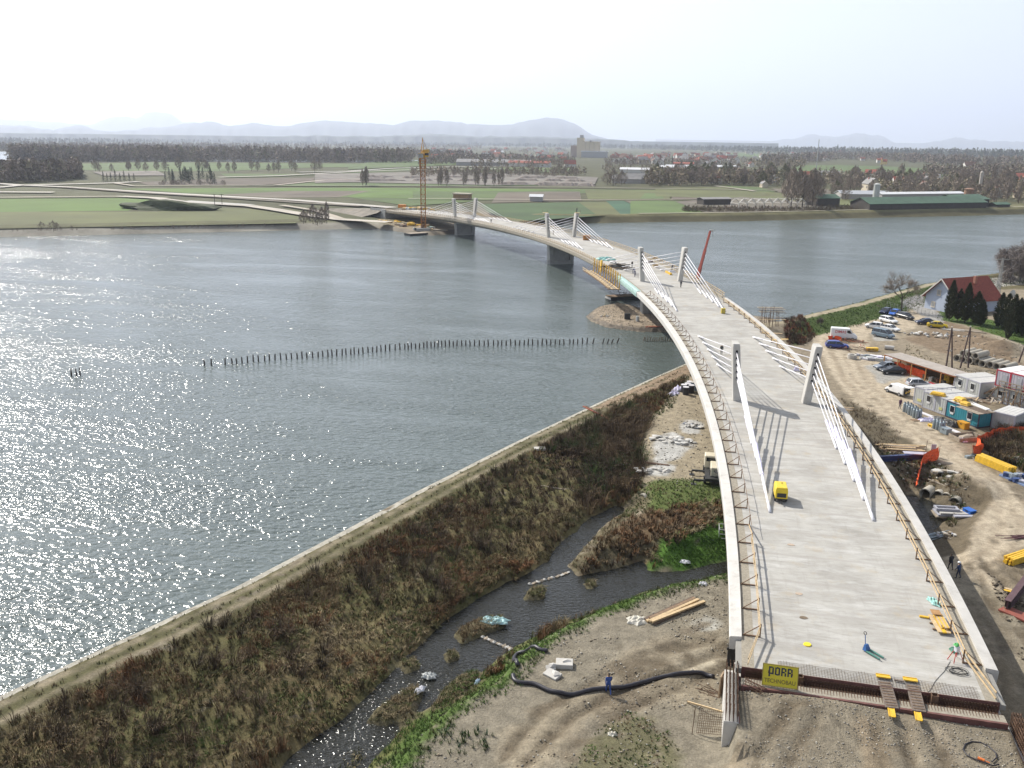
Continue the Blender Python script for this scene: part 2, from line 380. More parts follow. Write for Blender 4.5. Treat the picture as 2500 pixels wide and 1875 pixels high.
paint(inpoly(gx, gy, PZ([(1430, 1420), (1500, 1395), (1560, 1390), (1560, 1430), (1480, 1450)], -3)), (.40, .35, .26), .6)
paint(inpoly(gx, gy, PZ([(1490, 1340), (1540, 1325), (1560, 1345), (1520, 1365)], -3)), (.42, .41, .36), .4)
for k_ in range(9):      # wheel ruts in the mud
    a_ = D(1240+k_*20, 1560-k_*16, -3.2); b_ = D(1420+k_*15, 1500-k_*13, -3.2)
    paint(pdist(gx, gy, [xy(a_), xy(b_)]) < .28, (.17, .14, .098), .25); a_ = D(1360+k_*14, 1440-k_*9, -3.2); b_ = D(1450+k_*12, 1385-k_*6, -3.2)
    paint(pdist(gx, gy, [xy(a_), xy(b_)]) < .3, (.15, .125, .09), .25)
# approach fill
paint(inpoly(gx, gy, [(-8.4, -70), (8.4, -70), (8.4, -2.5), (-8.4, -2.5)]), (.215, .185, .135), .4)
for p_, c_ in (([(1.4, -60), (3.4, -60), (2.7, -4.2), (1.5, -4.2)], (.30, .255, .185)), ([(3.9, -60), (6.4, -60), (4.9, -4.2), (3.6, -4.2)], (.285, .24, .175)), ([(-1.6, -60), (.2, -60), (.5, -4.5), (-.9, -4.5)], (.27, .215, .145))):
    paint(inpoly(gx, gy, p_), c_, .5)
# right yard: dirt road and parking
ROAD = PZ([(1740, 720), (1790, 690), (1850, 680), (1930, 660), (1965, 640), (2010, 690), (1960, 715), (1880, 720), (1870, 760), (1960, 800), (2000, 850), (1980, 890), (2060, 960), (2180, 1050), (2212, 1100), (2300, 1200), (2260, 1330), (2150, 1290), (2030, 1200), (2020, 1170), (2100, 1120), (2080, 1060), (1990, 990), (1900, 930), (1830, 850)], -4)
paint((gx > 9) & (gy > -30) & (gy < 150) & (kb < .9), (.205, .168, .115), 2.)
paint(inpoly(gx, gy, ROAD), (.40, .335, .245), 1.2)
TRK = [xy(D(a, b, -4)) for a, b in ((1790, 730), (1830, 820), (1900, 890), (1980, 955), (2070, 1010), (2150, 1080), (2180, 1130), (2150, 1190), (2100, 1220), (2050, 1300))]
for o_ in (-1.6, .4, 2.2): paint(pdist(gx, gy, offs(TRK, o_)) < .55, (.43, .365, .27), .3)
for o_ in (-.6, 1.3, 3.2): paint(pdist(gx, gy, offs(TRK, o_)) < .32, (.27, .22, .155), .3)
# levee on the right
paint((sdr > 0) & (sdr < 14.5) & (kb > .6) & (gx > 3), (.062, .092, .024), .8)
paint((sdr > 4.6) & (sdr < 6.6) & (kb > .6), (.32, .275, .19), .4)
for p_ in ([(1870, 790), (1930, 785), (1960, 815), (1900, 830)], [(1880, 720), (1930, 715), (1935, 735), (1890, 738)], [(1925, 830), (1965, 840), (1950, 865)]):
    paint(inpoly(gx, gy, PZ(p_, -4)), (.33, .315, .28), .6)
paint(inpoly(gx, gy, PZ([(1955, 735), (2040, 690), (2150, 735), (2212, 790), (2212, 830), (2120, 790), (2010, 755)], -4)), (.20, .15, .10), 1.4)
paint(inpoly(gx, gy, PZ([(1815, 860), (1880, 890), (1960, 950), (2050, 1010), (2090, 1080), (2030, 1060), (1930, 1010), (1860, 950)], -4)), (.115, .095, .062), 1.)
paint((sdp > 0) & (sdp < 4.) & (gx < 23) & (gy > 33), (.13, .105, .07), .8)
paint(inpoly(gx, gy, PZ([(2020, 690), (2080, 700), (2212, 745), (2330, 800), (2330, 770), (2230, 715), (2100, 680), (2030, 672)], -4)), (.07, .115, .026), .7)
paint(inpoly(gx, gy, PZ([(2140, 720), (2212, 745), (2330, 790), (2330, 815), (2212, 770)], -4)), (.33, .285, .215), .6)
paint(inpoly(gx, gy, PZ([(2110, 600), (2330, 575), (2330, 615), (2212, 625), (2120, 625)], -4)), (.12, .105, .055), 1.)
paint(inpoly(gx, gy, PZ([(1945, 655), (1990, 640), (2040, 690), (2035, 705)], -4)), (.30, .29, .27), .5)
paint(inpoly(gx, gy, PZ([(2090, 612), (2330, 590), (2330, 604), (2100, 624)], -4)), (.36, .34, .30), .4)
paint(inpoly(gx, gy, PZ([(2130, 1230), (2212, 1180), (2400, 1150), (2400, 1500), (2290, 1480)], -4)), (.205, .17, .12), 1.2)
paint(inpoly(gx, gy, PZ([(2030, 1215), (2190, 1290), (2330, 1480), (2330, 1700), (2160, 1420)], -4)), (.26, .225, .165), 1.)
paint(ISL, (.115, .10, .055))
paint(ins & (sds > -.2), (.30, .245, .18))
paint(ins & (sds > -.2) & (sds < 1.3), (.175, .15, .12), .5)
paint((H < WATER-.05) & (sdr < .2), (.05, .06, .045))
paint((sdc < -.05) & (H < CW-.02), (.045, .04, .03)); paint((sdp < -.05) & (H < CW), (.045, .04, .03))
# wheel ruts pressed into the soft ground
for (P_, z_, wd_) in (([(1190, 1640), (1260, 1560), (1380, 1500), (1500, 1450), (1565, 1420)], -3.2, 1.9), ([(1110, 1650), (1200, 1540), (1330, 1470), (1470, 1420), (1560, 1395)], -3.2, 1.9), ([(1330, 1455), (1420, 1420), (1500, 1400), (1570, 1380)], -3.2, 1.7),
    ([(2100, 1210), (2150, 1260), (2175, 1330), (2230, 1420)], -4, 2.), ([(2150, 1230), (2200, 1270), (2230, 1330), (2290, 1400)], -4, 2.), ([(2110, 1290), (2170, 1360), (2220, 1450), (2290, 1540)], -4, 2.), ([(2180, 1215), (2235, 1240), (2300, 1270)], -4, 2.),
    ([(1650, 1700), (1690, 1620), (1740, 1560)], -1.7, 1.8), ([(1960, 1760), (1935, 1640), (1925, 1575)], -1, 1.9), ([(2060, 1760), (2005, 1640), (1980, 1580)], -1, 1.9)):
    L_ = [xy(D(a, b, z_)) for a, b in P_]
    for o_ in (-wd_/2, wd_/2):
        dd_ = pdist(gx, gy, offs(L_, o_))+.25*(n2-.5); H = H-.15*np.exp(-(dd_/.34)**2)+.05*np.exp(-((dd_-.65)/.25)**2); paint(dd_ < .42, (.13, .105, .072), .2)
C *= (.85+.3*n2)[..., None]
HGT = H.copy()
def hz(x, y):
    fx = np.clip((np.asarray(x, float)-GX0)/GS, 0, nx-1.001); fy = np.clip((np.asarray(y, float)-GY0)/GS, 0, ny-1.001)
    ix, iy = fx.astype(int), fy.astype(int); tx, ty = fx-ix, fy-iy
    return (HGT[iy, ix]*(1-tx)+HGT[iy, ix+1]*tx)*(1-ty)+(HGT[iy+1, ix]*(1-tx)+HGT[iy+1, ix+1]*tx)*ty
def G(px, py, lift=0., z0=-4.):      # photograph pixel (full size) -> point on the near ground
    z = z0
    for _ in range(12):
        v = S(px, py, z); z = .5*z+.5*float(hz(v.x, v.y))
    v = S(px, py, z); v.z = float(hz(v.x, v.y))+lift; return v
def GD(px, py, lift=0.): return G(px*K, py*K, lift)
idx = np.arange(nx*ny).reshape(ny, nx)
quads = np.stack([idx[:-1, :-1], idx[:-1, 1:], idx[1:, 1:], idx[1:, :-1]], -1).reshape(-1, 4)
hv = H.ravel(); keep = (hv[quads] > -7.6).any(1)
tv = np.c_[gx.ravel(), gy.ravel(), hv]
M_GROUND = attr_mat('ground_cover', nscale=1.1, namt=.35, bump=1., bscale=4.5, bdist=.16, nscale2=7.)
q = quads[keep]; used = np.zeros(len(tv), bool); used[q.ravel()] = True; rem = np.cumsum(used)-1
g = np_mesh('ground', tv[used], rem[q], M_GROUND, C.reshape(-1, 3)[used], sm=True); tag(g, kind='structure')
# coarse skirt of the same land, behind the camera and to the right, out of frame
mb = MB()
z_ = -4.05
mb.add([(GX1, GY0, z_), (900, GY0, z_), (900, 520, z_), (GX1+70, GY1+60, z_), (GX1, GY1-40, z_)], [(0, 1, 2, 3, 4)])
mb.add([(-75, GY0, z_), (-110, -400, z_), (900, -400, z_), (900, GY0, z_)], [(0, 1, 2, 3)])
mb.build('terrain', mat('far_soil', (.16, .14, .075), .95, .3, .08), kind='structure')

# ------------------------------------------------------------------ water
def water_mat(name, col, rough, s1, s2, h1, h2, s3=None, h3=0):
    m, t, b = nodes_of(name); N = t.nodes; L = t.links
    b.inputs['Base Color'].default_value = (*col, 1); b.inputs['Roughness'].default_value = rough; b.inputs['IOR'].default_value = 1.33
    b.inputs['Specular IOR Level'].default_value = .5
    tc = N.new('ShaderNodeTexCoord'); mp = N.new('ShaderNodeMapping'); L.new(tc.outputs['Object'], mp.inputs[0]); mp.inputs['Rotation'].default_value = (0, 0, R_(-28)); mp.inputs['Scale'].default_value = (1, 1.5, 1)
    acc = None
    for (s_, h_) in ((s1, h1), (s2, h2), (s3, h3)):
        if not s_: continue
        n = N.new('ShaderNodeTexNoise'); n.inputs['Scale'].default_value = s_; n.inputs['Detail'].default_value = 2; n.inputs['Roughness'].default_value = .5
        L.new(mp.outputs[0], n.inputs['Vector'])
        ml = N.new('ShaderNodeMath'); ml.operation = 'MULTIPLY'; ml.inputs[1].default_value = h_; L.new(n.outputs['Fac'], ml.inputs[0])
        if acc is None: acc = ml.outputs[0]
        else:
            ad = N.new('ShaderNodeMath'); ad.operation = 'ADD'; L.new(acc, ad.inputs[0]); L.new(ml.outputs[0], ad.inputs[1]); acc = ad.outputs[0]
    # gusts and eddies: patches of calmer and rougher water
    gn = N.new('ShaderNodeTexNoise'); gn.inputs['Scale'].default_value = .035; gn.inputs['Detail'].default_value = 5; gn.inputs['Roughness'].default_value = .6; gn.inputs['Distortion'].default_value = .6
    mp2 = N.new('ShaderNodeMapping'); L.new(tc.outputs['Object'], mp2.inputs[0]); mp2.inputs['Rotation'].default_value = (0, 0, R_(-32)); mp2.inputs['Scale'].default_value = (.45, 1.6, 1)
    L.new(mp2.outputs[0], gn.inputs['Vector'])
    mr = N.new('ShaderNodeMapRange'); mr.inputs[1].default_value = .35; mr.inputs[2].default_value = .65; mr.inputs[3].default_value = .4; mr.inputs[4].default_value = 1.3; L.new(gn.outputs['Fac'], mr.inputs[0])
    mul = N.new('ShaderNodeMath'); mul.operation = 'MULTIPLY'; L.new(acc, mul.inputs[0]); L.new(mr.outputs[0], mul.inputs[1])
    bp = N.new('ShaderNodeBump'); bp.inputs['Strength'].default_value = 1.; bp.inputs['Distance'].default_value = 1.; L.new(mul.outputs[0], bp.inputs['Height']); L.new(bp.outputs[0], b.inputs['Normal'])
    return m
mw = water_mat('river_water', (.098, .120, .114), .14, 1.15, .34, .34, .32, None, 0)
mb = MB(); n_ = 40
mb.add([(-4000, -3000, WATER), (700, -3000, WATER), (700, 1500, WATER), (-4000, 1500, WATER)], [(0, 1, 2, 3)])
mb.build('river', mw, kind='structure')
mc = water_mat('creek_water', (.020, .020, .016), .12, 2.6, .8, .17, .08, None, 0)
def poly_sheet(name, poly, z, m, kind='structure'):
    mb = MB(); mb.add([(x, y, z) for x, y in poly], [tuple(range(len(poly)))]); return mb.build(name, m, kind=kind)
big = [xy(v) for v in (D(300, 1900, CW), D(560, 1640, CW), D(780, 1470, CW), D(940, 1320, CW), D(1110, 1225, CW), D(1190, 1150, CW), D(1335, 1075, CW), D(1400, 1100, CW), D(1400, 1180, CW), D(1700, 1150, CW), D(1700, 1275, CW), D(1400, 1310, CW), D(1200, 1390, CW), D(1040, 1500, CW), D(920, 1590, CW), D(760, 1800, CW))]
poly_sheet('creek_water', big, CW, mc)
poly_sheet('culvert_pool_water', [(5, 20), (24, 20), (24, 52), (5, 52)], CW, mc)
# ------------------------------------------------------------------ bridge
BR = 501.3
def dzs(s): return .03002*s-7.0e-5*s*s
def Bp(s, o, dz=0.):
    th = s/BR; return Vector((-BR*(1-math.cos(th))+o*math.cos(th), BR*math.sin(th)+o*math.sin(th), dzs(s)+dz))
def Bh(s): return s/BR               # heading (turn to the left)
S0, S1 = -1.4, 431.
M_DECK = None
def deck_mat():
    m, t, b = nodes_of('deck_concrete'); N = t.nodes; L = t.links
    tc = N.new('ShaderNodeTexCoord'); a = N.new('ShaderNodeUVMap'); a.uv_map = 'along'
    # big mottling, streaks across the deck, fine grain
    def noise(vec, sc_, det=6, r=.65, sx=(1, 1, 1)):
        mp = N.new('ShaderNodeMapping'); mp.inputs['Scale'].default_value = sx; L.new(vec, mp.inputs[0])
        n = N.new('ShaderNodeTexNoise'); n.inputs['Scale'].default_value = sc_; n.inputs['Detail'].default_value = det; n.inputs['Roughness'].default_value = r; L.new(mp.outputs[0], n.inputs['Vector']); return n.outputs['Fac']
    uv = a.outputs[0]
    def mixc(f, A, Bc, lo, hi, amt=1.):
        mr = N.new('ShaderNodeMapRange'); mr.inputs[1].default_value = lo; mr.inputs[2].default_value = hi; mr.inputs[4].default_value = amt; L.new(f, mr.inputs[0])
        mx = N.new('ShaderNodeMix'); mx.data_type = 'RGBA'; L.new(mr.outputs[0], mx.inputs[0])
        if isinstance(A, tuple): mx.inputs[6].default_value = (*A, 1)
        else: L.new(A, mx.inputs[6])
        mx.inputs[7].default_value = (*Bc, 1); return mx.outputs[2]
    c = mixc(noise(uv, .12, 5), (.425, .41, .372), (.315, .30, .27), .38, .62)
    c = mixc(noise(uv, .5, 6, .7, (.45, 1.6, 1)), c, (.51, .50, .47), .48, .68, .8)
    c = mixc(noise(uv, 1.6, 6, .75, (.3, 2., 1)), c, (.245, .235, .205), .5, .7, .65)
    c = mixc(noise(uv, .35, 4, .7), c, (.38, .32, .23), .55, .7, .55)
    c = mixc(noise(uv, 1.1, 5, .7, (1.6, .12, 1)), c, (.27, .255, .225), .55, .72, .4)
    c = mixc(noise(uv, 14., 3, .7), c, (.27, .26, .24), .62, .8, .4)
    # pour joints every 5 m
    w_ = N.new('ShaderNodeTexWave'); w_.wave_type = 'BANDS'; w_.bands_direction = 'Y'; w_.wave_profile = 'SIN'; w_.inputs['Scale'].default_value = 2*math.pi/(20*5.)*1.0; w_.inputs['Distortion'].default_value = .35; w_.inputs['Detail'].default_value = 3; w_.inputs['Detail Scale'].default_value = .6
    L.new(uv, w_.inputs['Vector']); c = mixc(w_.outputs['Fac'], c, (.33, .31, .28), .97, 1., .55)
    L.new(c, b.inputs['Base Color']); b.inputs['Roughness'].default_value = .85; b.inputs['Specular IOR Level'].default_value = .25
    bp = N.new('ShaderNodeBump'); bp.inputs['Strength'].default_value = .25; bp.inputs['Distance'].default_value = .03; L.new(noise(uv, 3., 6, .7), bp.inputs['Height']); L.new(bp.outputs[0], b.inputs['Normal'])
    return m
M_DECK = deck_mat()
M_CONC = mat('pale_concrete', (.47, .45, .41), .85, .12, .6, bump=.15, stain=((.33, .31, .27), .5, .5))
M_BEAM = mat('white_beam_concrete', (.52, .50, .46), .8, .1, .5, stain=((.36, .34, .30), .9, .6))
M_PIER = mat('pier_concrete', (.34, .335, .31), .85, .15, .5, stain=((.20, .20, .18), .35, .6))
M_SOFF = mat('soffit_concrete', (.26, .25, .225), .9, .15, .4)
M_STRIP = mat('raw_edge_concrete', (.285, .255, .20), .95, .25, 5., stain=((.2, .17, .125), 2., .6))
M_WHITE = mat('white_sheath', (.68, .67, .69), .5, .05, 1.)
M_FOIL = mat('lilac_foil', (.70, .66, .80), .3, .15, 3., bump=.5, bscale=8)
M_RUST = mat('rusty_steel', (.13, .075, .045), .75, .4, 6., metal=.2)
M_TIMBER = mat('pale_timber', (.50, .37, .21), .8, .25, 4.)
M_DTIM = mat('brown_timber', (.205, .135, .08), .85, .35, 4.)
M_YEL = mat('yellow_formwork', (.68, .42, .03), .55, .2, 3., stain=((.42, .25, .04), 2., .4))
bridge = empty('bridge', tuple(Bp(0, 0)), 0, 'long curved concrete cable-stayed road bridge under construction with low white stays', 'bridge')
bloc = Vector(bridge.location)
class BB(MB):                        # builder whose points are given in the world, stored relative to the bridge
    def build(s, name, mats, parent=None, sm=False, kind=None, bevel=0., base=None):
        b_ = bloc if base is None else base
        s.v = [(p_[0]-b_.x, p_[1]-b_.y, p_[2]-b_.z) for p_ in s.v]
        return MB.build(s, name, mats, parent, sm, kind, bevel)
def sweep(section, s0, s1, ds, mb, mi=0, closed=True):
    n = max(2, int((s1-s0)/ds)+1); rings = []
    for i in range(n):
        s = s0+(s1-s0)*i/(n-1); rings.append([Bp(s, o, z) for (o, z) in section])
    mb.loft(rings, mi, closed)
# deck top with a uv that runs along the bridge
mb = BB(); secs = [-8.55, -7.72, 0, 7.72, 8.55]; n = 160; rings = []
for i in range(n+1): rings.append([Bp(S0+(S1-S0)*i/n, o, 0) for o in (-7.7, -2.6, 2.6, 7.7)])
mb.loft(rings, closed=False, caps=False)
dk = mb.build('deck', M_DECK, bridge)
uvl = dk.data.uv_layers.new(name='along')
co = np.array([v.co for v in dk.data.vertices])+np.array(bloc)
th = np.arctan2(co[:, 1], co[:, 0]+BR); uvv = np.c_[np.hypot(co[:, 0]+BR, co[:, 1])-BR, th*BR]
li = np.array([l.vertex_index for l in dk.data.loops]); uvl.data.foreach_set('uv', uvv[li].astype(np.float32).ravel())
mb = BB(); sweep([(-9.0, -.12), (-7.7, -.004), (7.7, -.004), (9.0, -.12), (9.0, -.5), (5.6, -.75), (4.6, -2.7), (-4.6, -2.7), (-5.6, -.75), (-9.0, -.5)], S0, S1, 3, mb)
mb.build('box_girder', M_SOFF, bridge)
for sd in (-1, 1):
    mb = BB(); sweep([(sd*7.7, .004), (sd*8.58, .004), (sd*8.58, -.1), (sd*7.7, -.1)], S0, S1, 3, mb); mb.build('walkway_strip', M_STRIP, bridge)
def beam(sd, s0, s1, m, name='edge_beam'):
    mb = BB(); sweep([(sd*8.58, .22), (sd*9.42, .14), (sd*9.5, .02), (sd*9.44, -.95), (sd*9.05, -.95), (sd*8.58, -.2)], s0, s1, 2, mb); return mb.build(name, m, bridge)
beam(-1, 2.4, 150, M_BEAM); beam(1, 2.4, 142, M_BEAM)
M_MINT = mat('mint_sheet', (.40, .56, .50), .4, .2, 1.5, bump=.6, bscale=3)
mb = BB(); rings = []
for i in range(56):
    s = 149+i*.42; j = .06*math.sin(i*1.7)+.04*random.random()
    rings.append([Bp(s, o, z) for (o, z) in ((-8.5, .24+j), (-9.1, .30+j), (-9.5-j, .2), (-9.6-j, -.4), (-9.5-j, -1.1), (-9.1, -1.15), (-8.6, -.3))])
mb.loft(rings); w_ = mb.build('plastic_wrap', M_MINT, bridge, sm=False)
tag(w_, 'mint green plastic sheeting wrapped round the edge beam')
M_TSOFF = mat('formwork_timber', (.30, .265, .205), .85, .3, 2.)
beam(-1, 172, S1, M_TSOFF, 'edge_formwork'); beam(1, 143, S1, M_TSOFF, 'edge_formwork')
mb = BB(); sweep([(-9., -.02), (-9.08, .02), (-9.08, -1.3), (-9., -1.3)], 172, S1, 3, mb); mb.build('side_fascia', mat('weathered_fascia', (.25, .225, .16), .9, .3, .5), bridge)
# pylons with five cable slots, white stays
PY = (65, 165, 265, 365)
M_PYL = mat('pylon_concrete', (.47, .455, .42), .85, .1, .5, bump=.2, stain=((.34, .325, .29), .9, .6))
M_SLOT = mat('slot_recess', (.03, .03, .03), .9)  # near-black colour stands in for the shade inside the cable slots
SL = (7.15, 6.2, 5.25, 4.3, 3.35)
def pylon(s, sd):
    top = 8.25; th = Bh(s)
    rt = Vector((math.cos(th), math.sin(th), 0)); fw = Vector((-math.sin(th), math.cos(th), 0)); base = Bp(s, sd*4.74)
    mb = BB(); rings = []
    for (z, L_, W_) in ((-.05, 1.25, 1.12), (1.2, 1.4, 1.1), (4.2, 1.85, 1.04), (7.9, 2.35, .98), (8.25, 2.25, .86)):
        c = base+rt*(sd*.78*z/8.25)+Vector((0, 0, z))
        h = W_/2; l = L_/2; k_ = .09
        rings.append([c+rt*a+fw*b for (a, b) in ((-h+k_, -l), (h-k_, -l), (h, -l+k_), (h, l-k_), (h-k_, l), (-h+k_, l), (-h, l-k_), (-h, -l+k_))])
    mb.loft(rings)
    p_ = mb.build('pylon', M_PYL, bridge)
    for z in SL:
        L_ = 1.25+(2.35-1.25)*z/7.9
        for e in (-1, 1):
            sl = BB(); c = base+rt*(sd*.78*z/8.25)+Vector((0, 0, z))+fw*e*(L_/2+.004)
            out = [c+rt*(.17*math.cos(a))+Vector((0, 0, .17*math.sin(a)+(.16 if math.sin(a) > 0 else -.2))) for a in [2*math.pi*k/12 for k in range(12)]]
            sl.loft([[q-fw*e*.3 for q in out], [q+fw*e*.012 for q in out]]); sl.build('cable_slot', M_SLOT, p_)
    return base, rt, fw
for s in PY:
    for sd in (-1, 1):
        base, rt, fw = pylon(s, sd)
        for e in (-1, 1):
            for k, z in enumerate(SL):
                sa = s+e*(39.2-5*k) if s == 65 and e == 1 else s+e*(38.3-5*k)
                a = base+rt*(sd*.78*z/8.25)+Vector((0, 0, z))+fw*e*.5
                b_ = Bp(sa, sd*4.95, .02); d_ = a-b_
                mb = BB(); mb.tube([a, b_], .072, 8); cb = mb.build('stay_cable', M_WHITE, bridge, sm=True)
                L0 = .45 if (s == 65 and k in (0, 1)) else .22
                mb = BB(); mb.tube([b_, b_+d_*.03, b_+d_*.035, b_+d_*(.33 if s < 100 and e < 0 else .2)], [.17, .17, .145, .14], 10); mb.build('sheath_pipe', M_WHITE, cb, sm=True)
                if s == 65 and e == -1:
                    mb = BB(); rd = random.Random(int(k*7+sd))
                    q0 = .34+rd.uniform(0, .08); m_ = 9
                    mb.tube([b_+d_*(q0-.17*i/m_) for i in range(m_+1)], [.16+.06*rd.random() for i in range(m_+1)], 7); mb.build('foil_wrap', M_FOIL, cb)
# piers
for s in PY:
    th = Bh(s); rt = Vector((math.cos(th), math.sin(th), 0)); fw = Vector((-math.sin(th), math.cos(th), 0)); zt = dzs(s)-2.72
    mb = BB(); zb = -9.
    c = Bp(s, 0); c.z = 0
    def blk(o0, o1, l, z0, z1, mb=mb, flare=1.):
        mb.loft([[c+rt*o+fw*b+Vector((0, 0, z)) for (o, b) in ((o0*f, -l*f2), (o1*f, -l*f2), (o1*f, l*f2), (o0*f, l*f2))] for (z, f, f2) in ((z0, 1, 1), (z1, flare, 1))])
    if s == 65: zb = -4.6
    blk(-4.3, -2.9, 1.25, zb, zt+1.7, flare=1.12); blk(2.9, 4.3, 1.25, zb, zt+1.7, flare=1.12); blk(-2.9, 2.9, .8, zb, zt+.01)
    mb.build('pier', M_PIER, bridge)
    if s > 65:
        mb = BB(); mb.loft([[c+rt*(4.7*math.cos(a)+(1 if math.cos(a) > 0 else -1)*.3)+fw*(1.7*math.sin(a))+Vector((0, 0, z)) for a in [2*math.pi*(k+.5)/16 for k in range(16)]] for z in (-9., -5.0 if s == 265 else -5.4)]); mb.build('pier_footing', M_PIER, bridge)
# edge guard: steel angle brackets (near part) and dense posts (far part)
M_BRK = mat('bracket_steel', (.17, .10, .055), .7, .35, 5.)
def bracket(s, sd):
    mb = BB(); o0, o1 = sd*8.5, sd*7.2
    mb.bar(Bp(s, o0, .06), Bp(s, o1, .06), .09, .09); mb.bar(Bp(s, o1, .0), Bp(s, o1, 1.12), .09, .09); mb.bar(Bp(s, o1, 1.05), Bp(s, o0+.1*-sd, .1), .06, .06)
    return mb
for sd in (-1, 1):
    gr = BB(); s_end = 146 if sd < 0 else 138
    ss = [3.0+4.05*i for i in range(int((s_end-3)/4.05)+1)]
    rail = BB(); pts = [s for s in ss]
    for (a, b) in zip(ss[:-1], ss[1:]):
        if (a < 16) or (sd > 0):
            rail.bar(Bp(a-.4, sd*7.26, 1.02), Bp(b+.5, sd*7.27, 1.0), .05, .13); rail.bar(Bp(a-.5, sd*7.28, .55), Bp(b+.4, sd*7.3, .5), .045, .11)
        elif a < 21: rail.bar(Bp(a, sd*7.26, 1.02), Bp(b, sd*7.27, .1), .05, .13)
    for sgn in (0,): rail.bar(Bp(3.2, sd*7.2, 1.0), Bp(-1.6, sd*8.2, .9), .05, .13); rail.bar(Bp(3.2, sd*7.2, .55), Bp(-1.6, sd*8.2, .45), .05, .13)
    g_ = rail.build('guard_rail', M_TIMBER, bridge)
    if sd < 0:
        wr = BB(); wr.tube([Bp(s, sd*7.2, 1.06-.05*(i % 2)) for i, s in enumerate([21+2.0*i for i in range(63)])], .028, 5); wr.build('guard_rope', M_BRK, bridge)
    for s in ss: bracket(s, sd).build('bracket', M_BRK, g_)
    # dense light posts on the unfinished edge
    a0 = 172 if sd < 0 else 143
    posts = [a0+1.5+2.1*i for i in range(int((S1-a0-2)/2.1))]
    rl = BB(); n = 90
    for z in (.55, 1.0):
        for i in range(n): rl.bar(Bp(a0+(S1-a0)*i/n, sd*9.15, z), Bp(a0+(S1-a0)*(i+1)/n, sd*9.15, z), .05, .12)
    for s in posts[100:]: rl.bar(Bp(s, sd*9.15, -.4), Bp(s, sd*9.15, 1.15), .11, .11)
    g2 = rl.build('post_rail', M_TIMBER, bridge)
    for s in posts[:100]:
        mb = BB(); mb.bar(Bp(s, sd*9.15, -.4), Bp(s, sd*9.15, 1.15), .11, .11); mb.bar(Bp(s, sd*9.1, .1), Bp(s, sd*8.4, .04), .08, .08); mb.build('rail_post', M_TIMBER, g2)
# abutments
mb = BB()
for (o0, o1, s0, s1, z0, z1) in ((-9, 9, -1.9, 1.2, -7, -1.25), ):
    q = [Bp(s0, o0), Bp(s0, o1), Bp(s1, o1), Bp(s1, o0)]; mb.prism([xy(v) for v in q], z0, z1)
mb.build('abutment', M_CONC, bridge)
M_RBF = mat('red_brown_formwork', (.13, .055, .045), .7, .3, 2.)
mb = BB(); q = [Bp(-3.25, -8.6), Bp(-3.25, 8.7), Bp(-3.05, 8.7), Bp(-3.05, -8.6)]; mb.prism([xy(v) for v in q], -2.2, -.40); mb.build('back_wall', M_RBF, bridge)
mb = BB(); q = [Bp(-3.05, -8.6), Bp(-3.05, 8.7), Bp(-2.15, 8.7), Bp(-2.15, -8.6)]; mb.prism([xy(v) for v in q], -2.2, -.45); mb.build('ledge', M_STRIP, bridge)
mb = BB(); q = [Bp(-1.42, -8.6), Bp(-1.42, 8.6), Bp(-1.38, 8.6), Bp(-1.38, -8.6)]; mb.prism([xy(v) for v in q], -1.25, .015)
mb.build('end_formwork', M_RBF, bridge)
# reinforcement left standing in the joint and lying as mesh on the deck end
mb = BB()
for i in range(84):
    o = -8.3+i*.2
    for (sa_, z0_, z1_) in ((-1.5, -1.2, -.1), (-1.8, -1.2, -.3), (-2.1, -1.2, -.3)): mb.bar(Bp(sa_, o, z0_), Bp(sa_, o, z1_), .035)
    mb.bar(Bp(-3.1, o, -.40), Bp(-2.0, o, -.36), .04); mb.bar(Bp(-1.55, o+.1, -.12), Bp(-1.5, o+.1, -.7), .05)
for (s, z) in ((-1.5, -.3), (-1.8, -.55), (-2.1, -.36), (-2.35, -.40), (-2.6, -.40), (-2.85, -.40)):
    for i in range(10): mb.bar(Bp(s, -8.4+i*1.7, z), Bp(s, -6.7+i*1.7, z), .028)
mb.build('joint_reinforcement', M_RUST, bridge)
mb = BB()
for i in range(68):
    o = -6.0+i*.2 if i else -6
    if o < 7.4: mb.bar(Bp(-1.4, o, .03), Bp(-.05+.25*math.sin(i*.7), o, .03), .014)
for j in range(8):
    for i in range(8): mb.bar(Bp(-1.35+j*.19, -6+i*1.68, .036), Bp(-1.35+j*.19, -4.32+i*1.68, .036), .014)
mb.build('deck_end_mesh', mat('grey_rebar', (.16, .12, .09), .7), bridge)
# far abutment
mb = BB(); mb.prism([xy(v) for v in (Bp(430.5, -9.4), Bp(430.5, 9.4), Bp(436, 9.4), Bp(436, -9.4))], -8, dzs(431)-.02); mb.build('abutment', M_PIER, bridge)
mb = BB(); mb.prism([xy(v) for v in (Bp(430, -9.9), Bp(430, -9.45), Bp(446, -9.45), Bp(446, -9.9))], -6, dzs(431)+.6); mb.build('wing_wall', M_PIER, bridge)
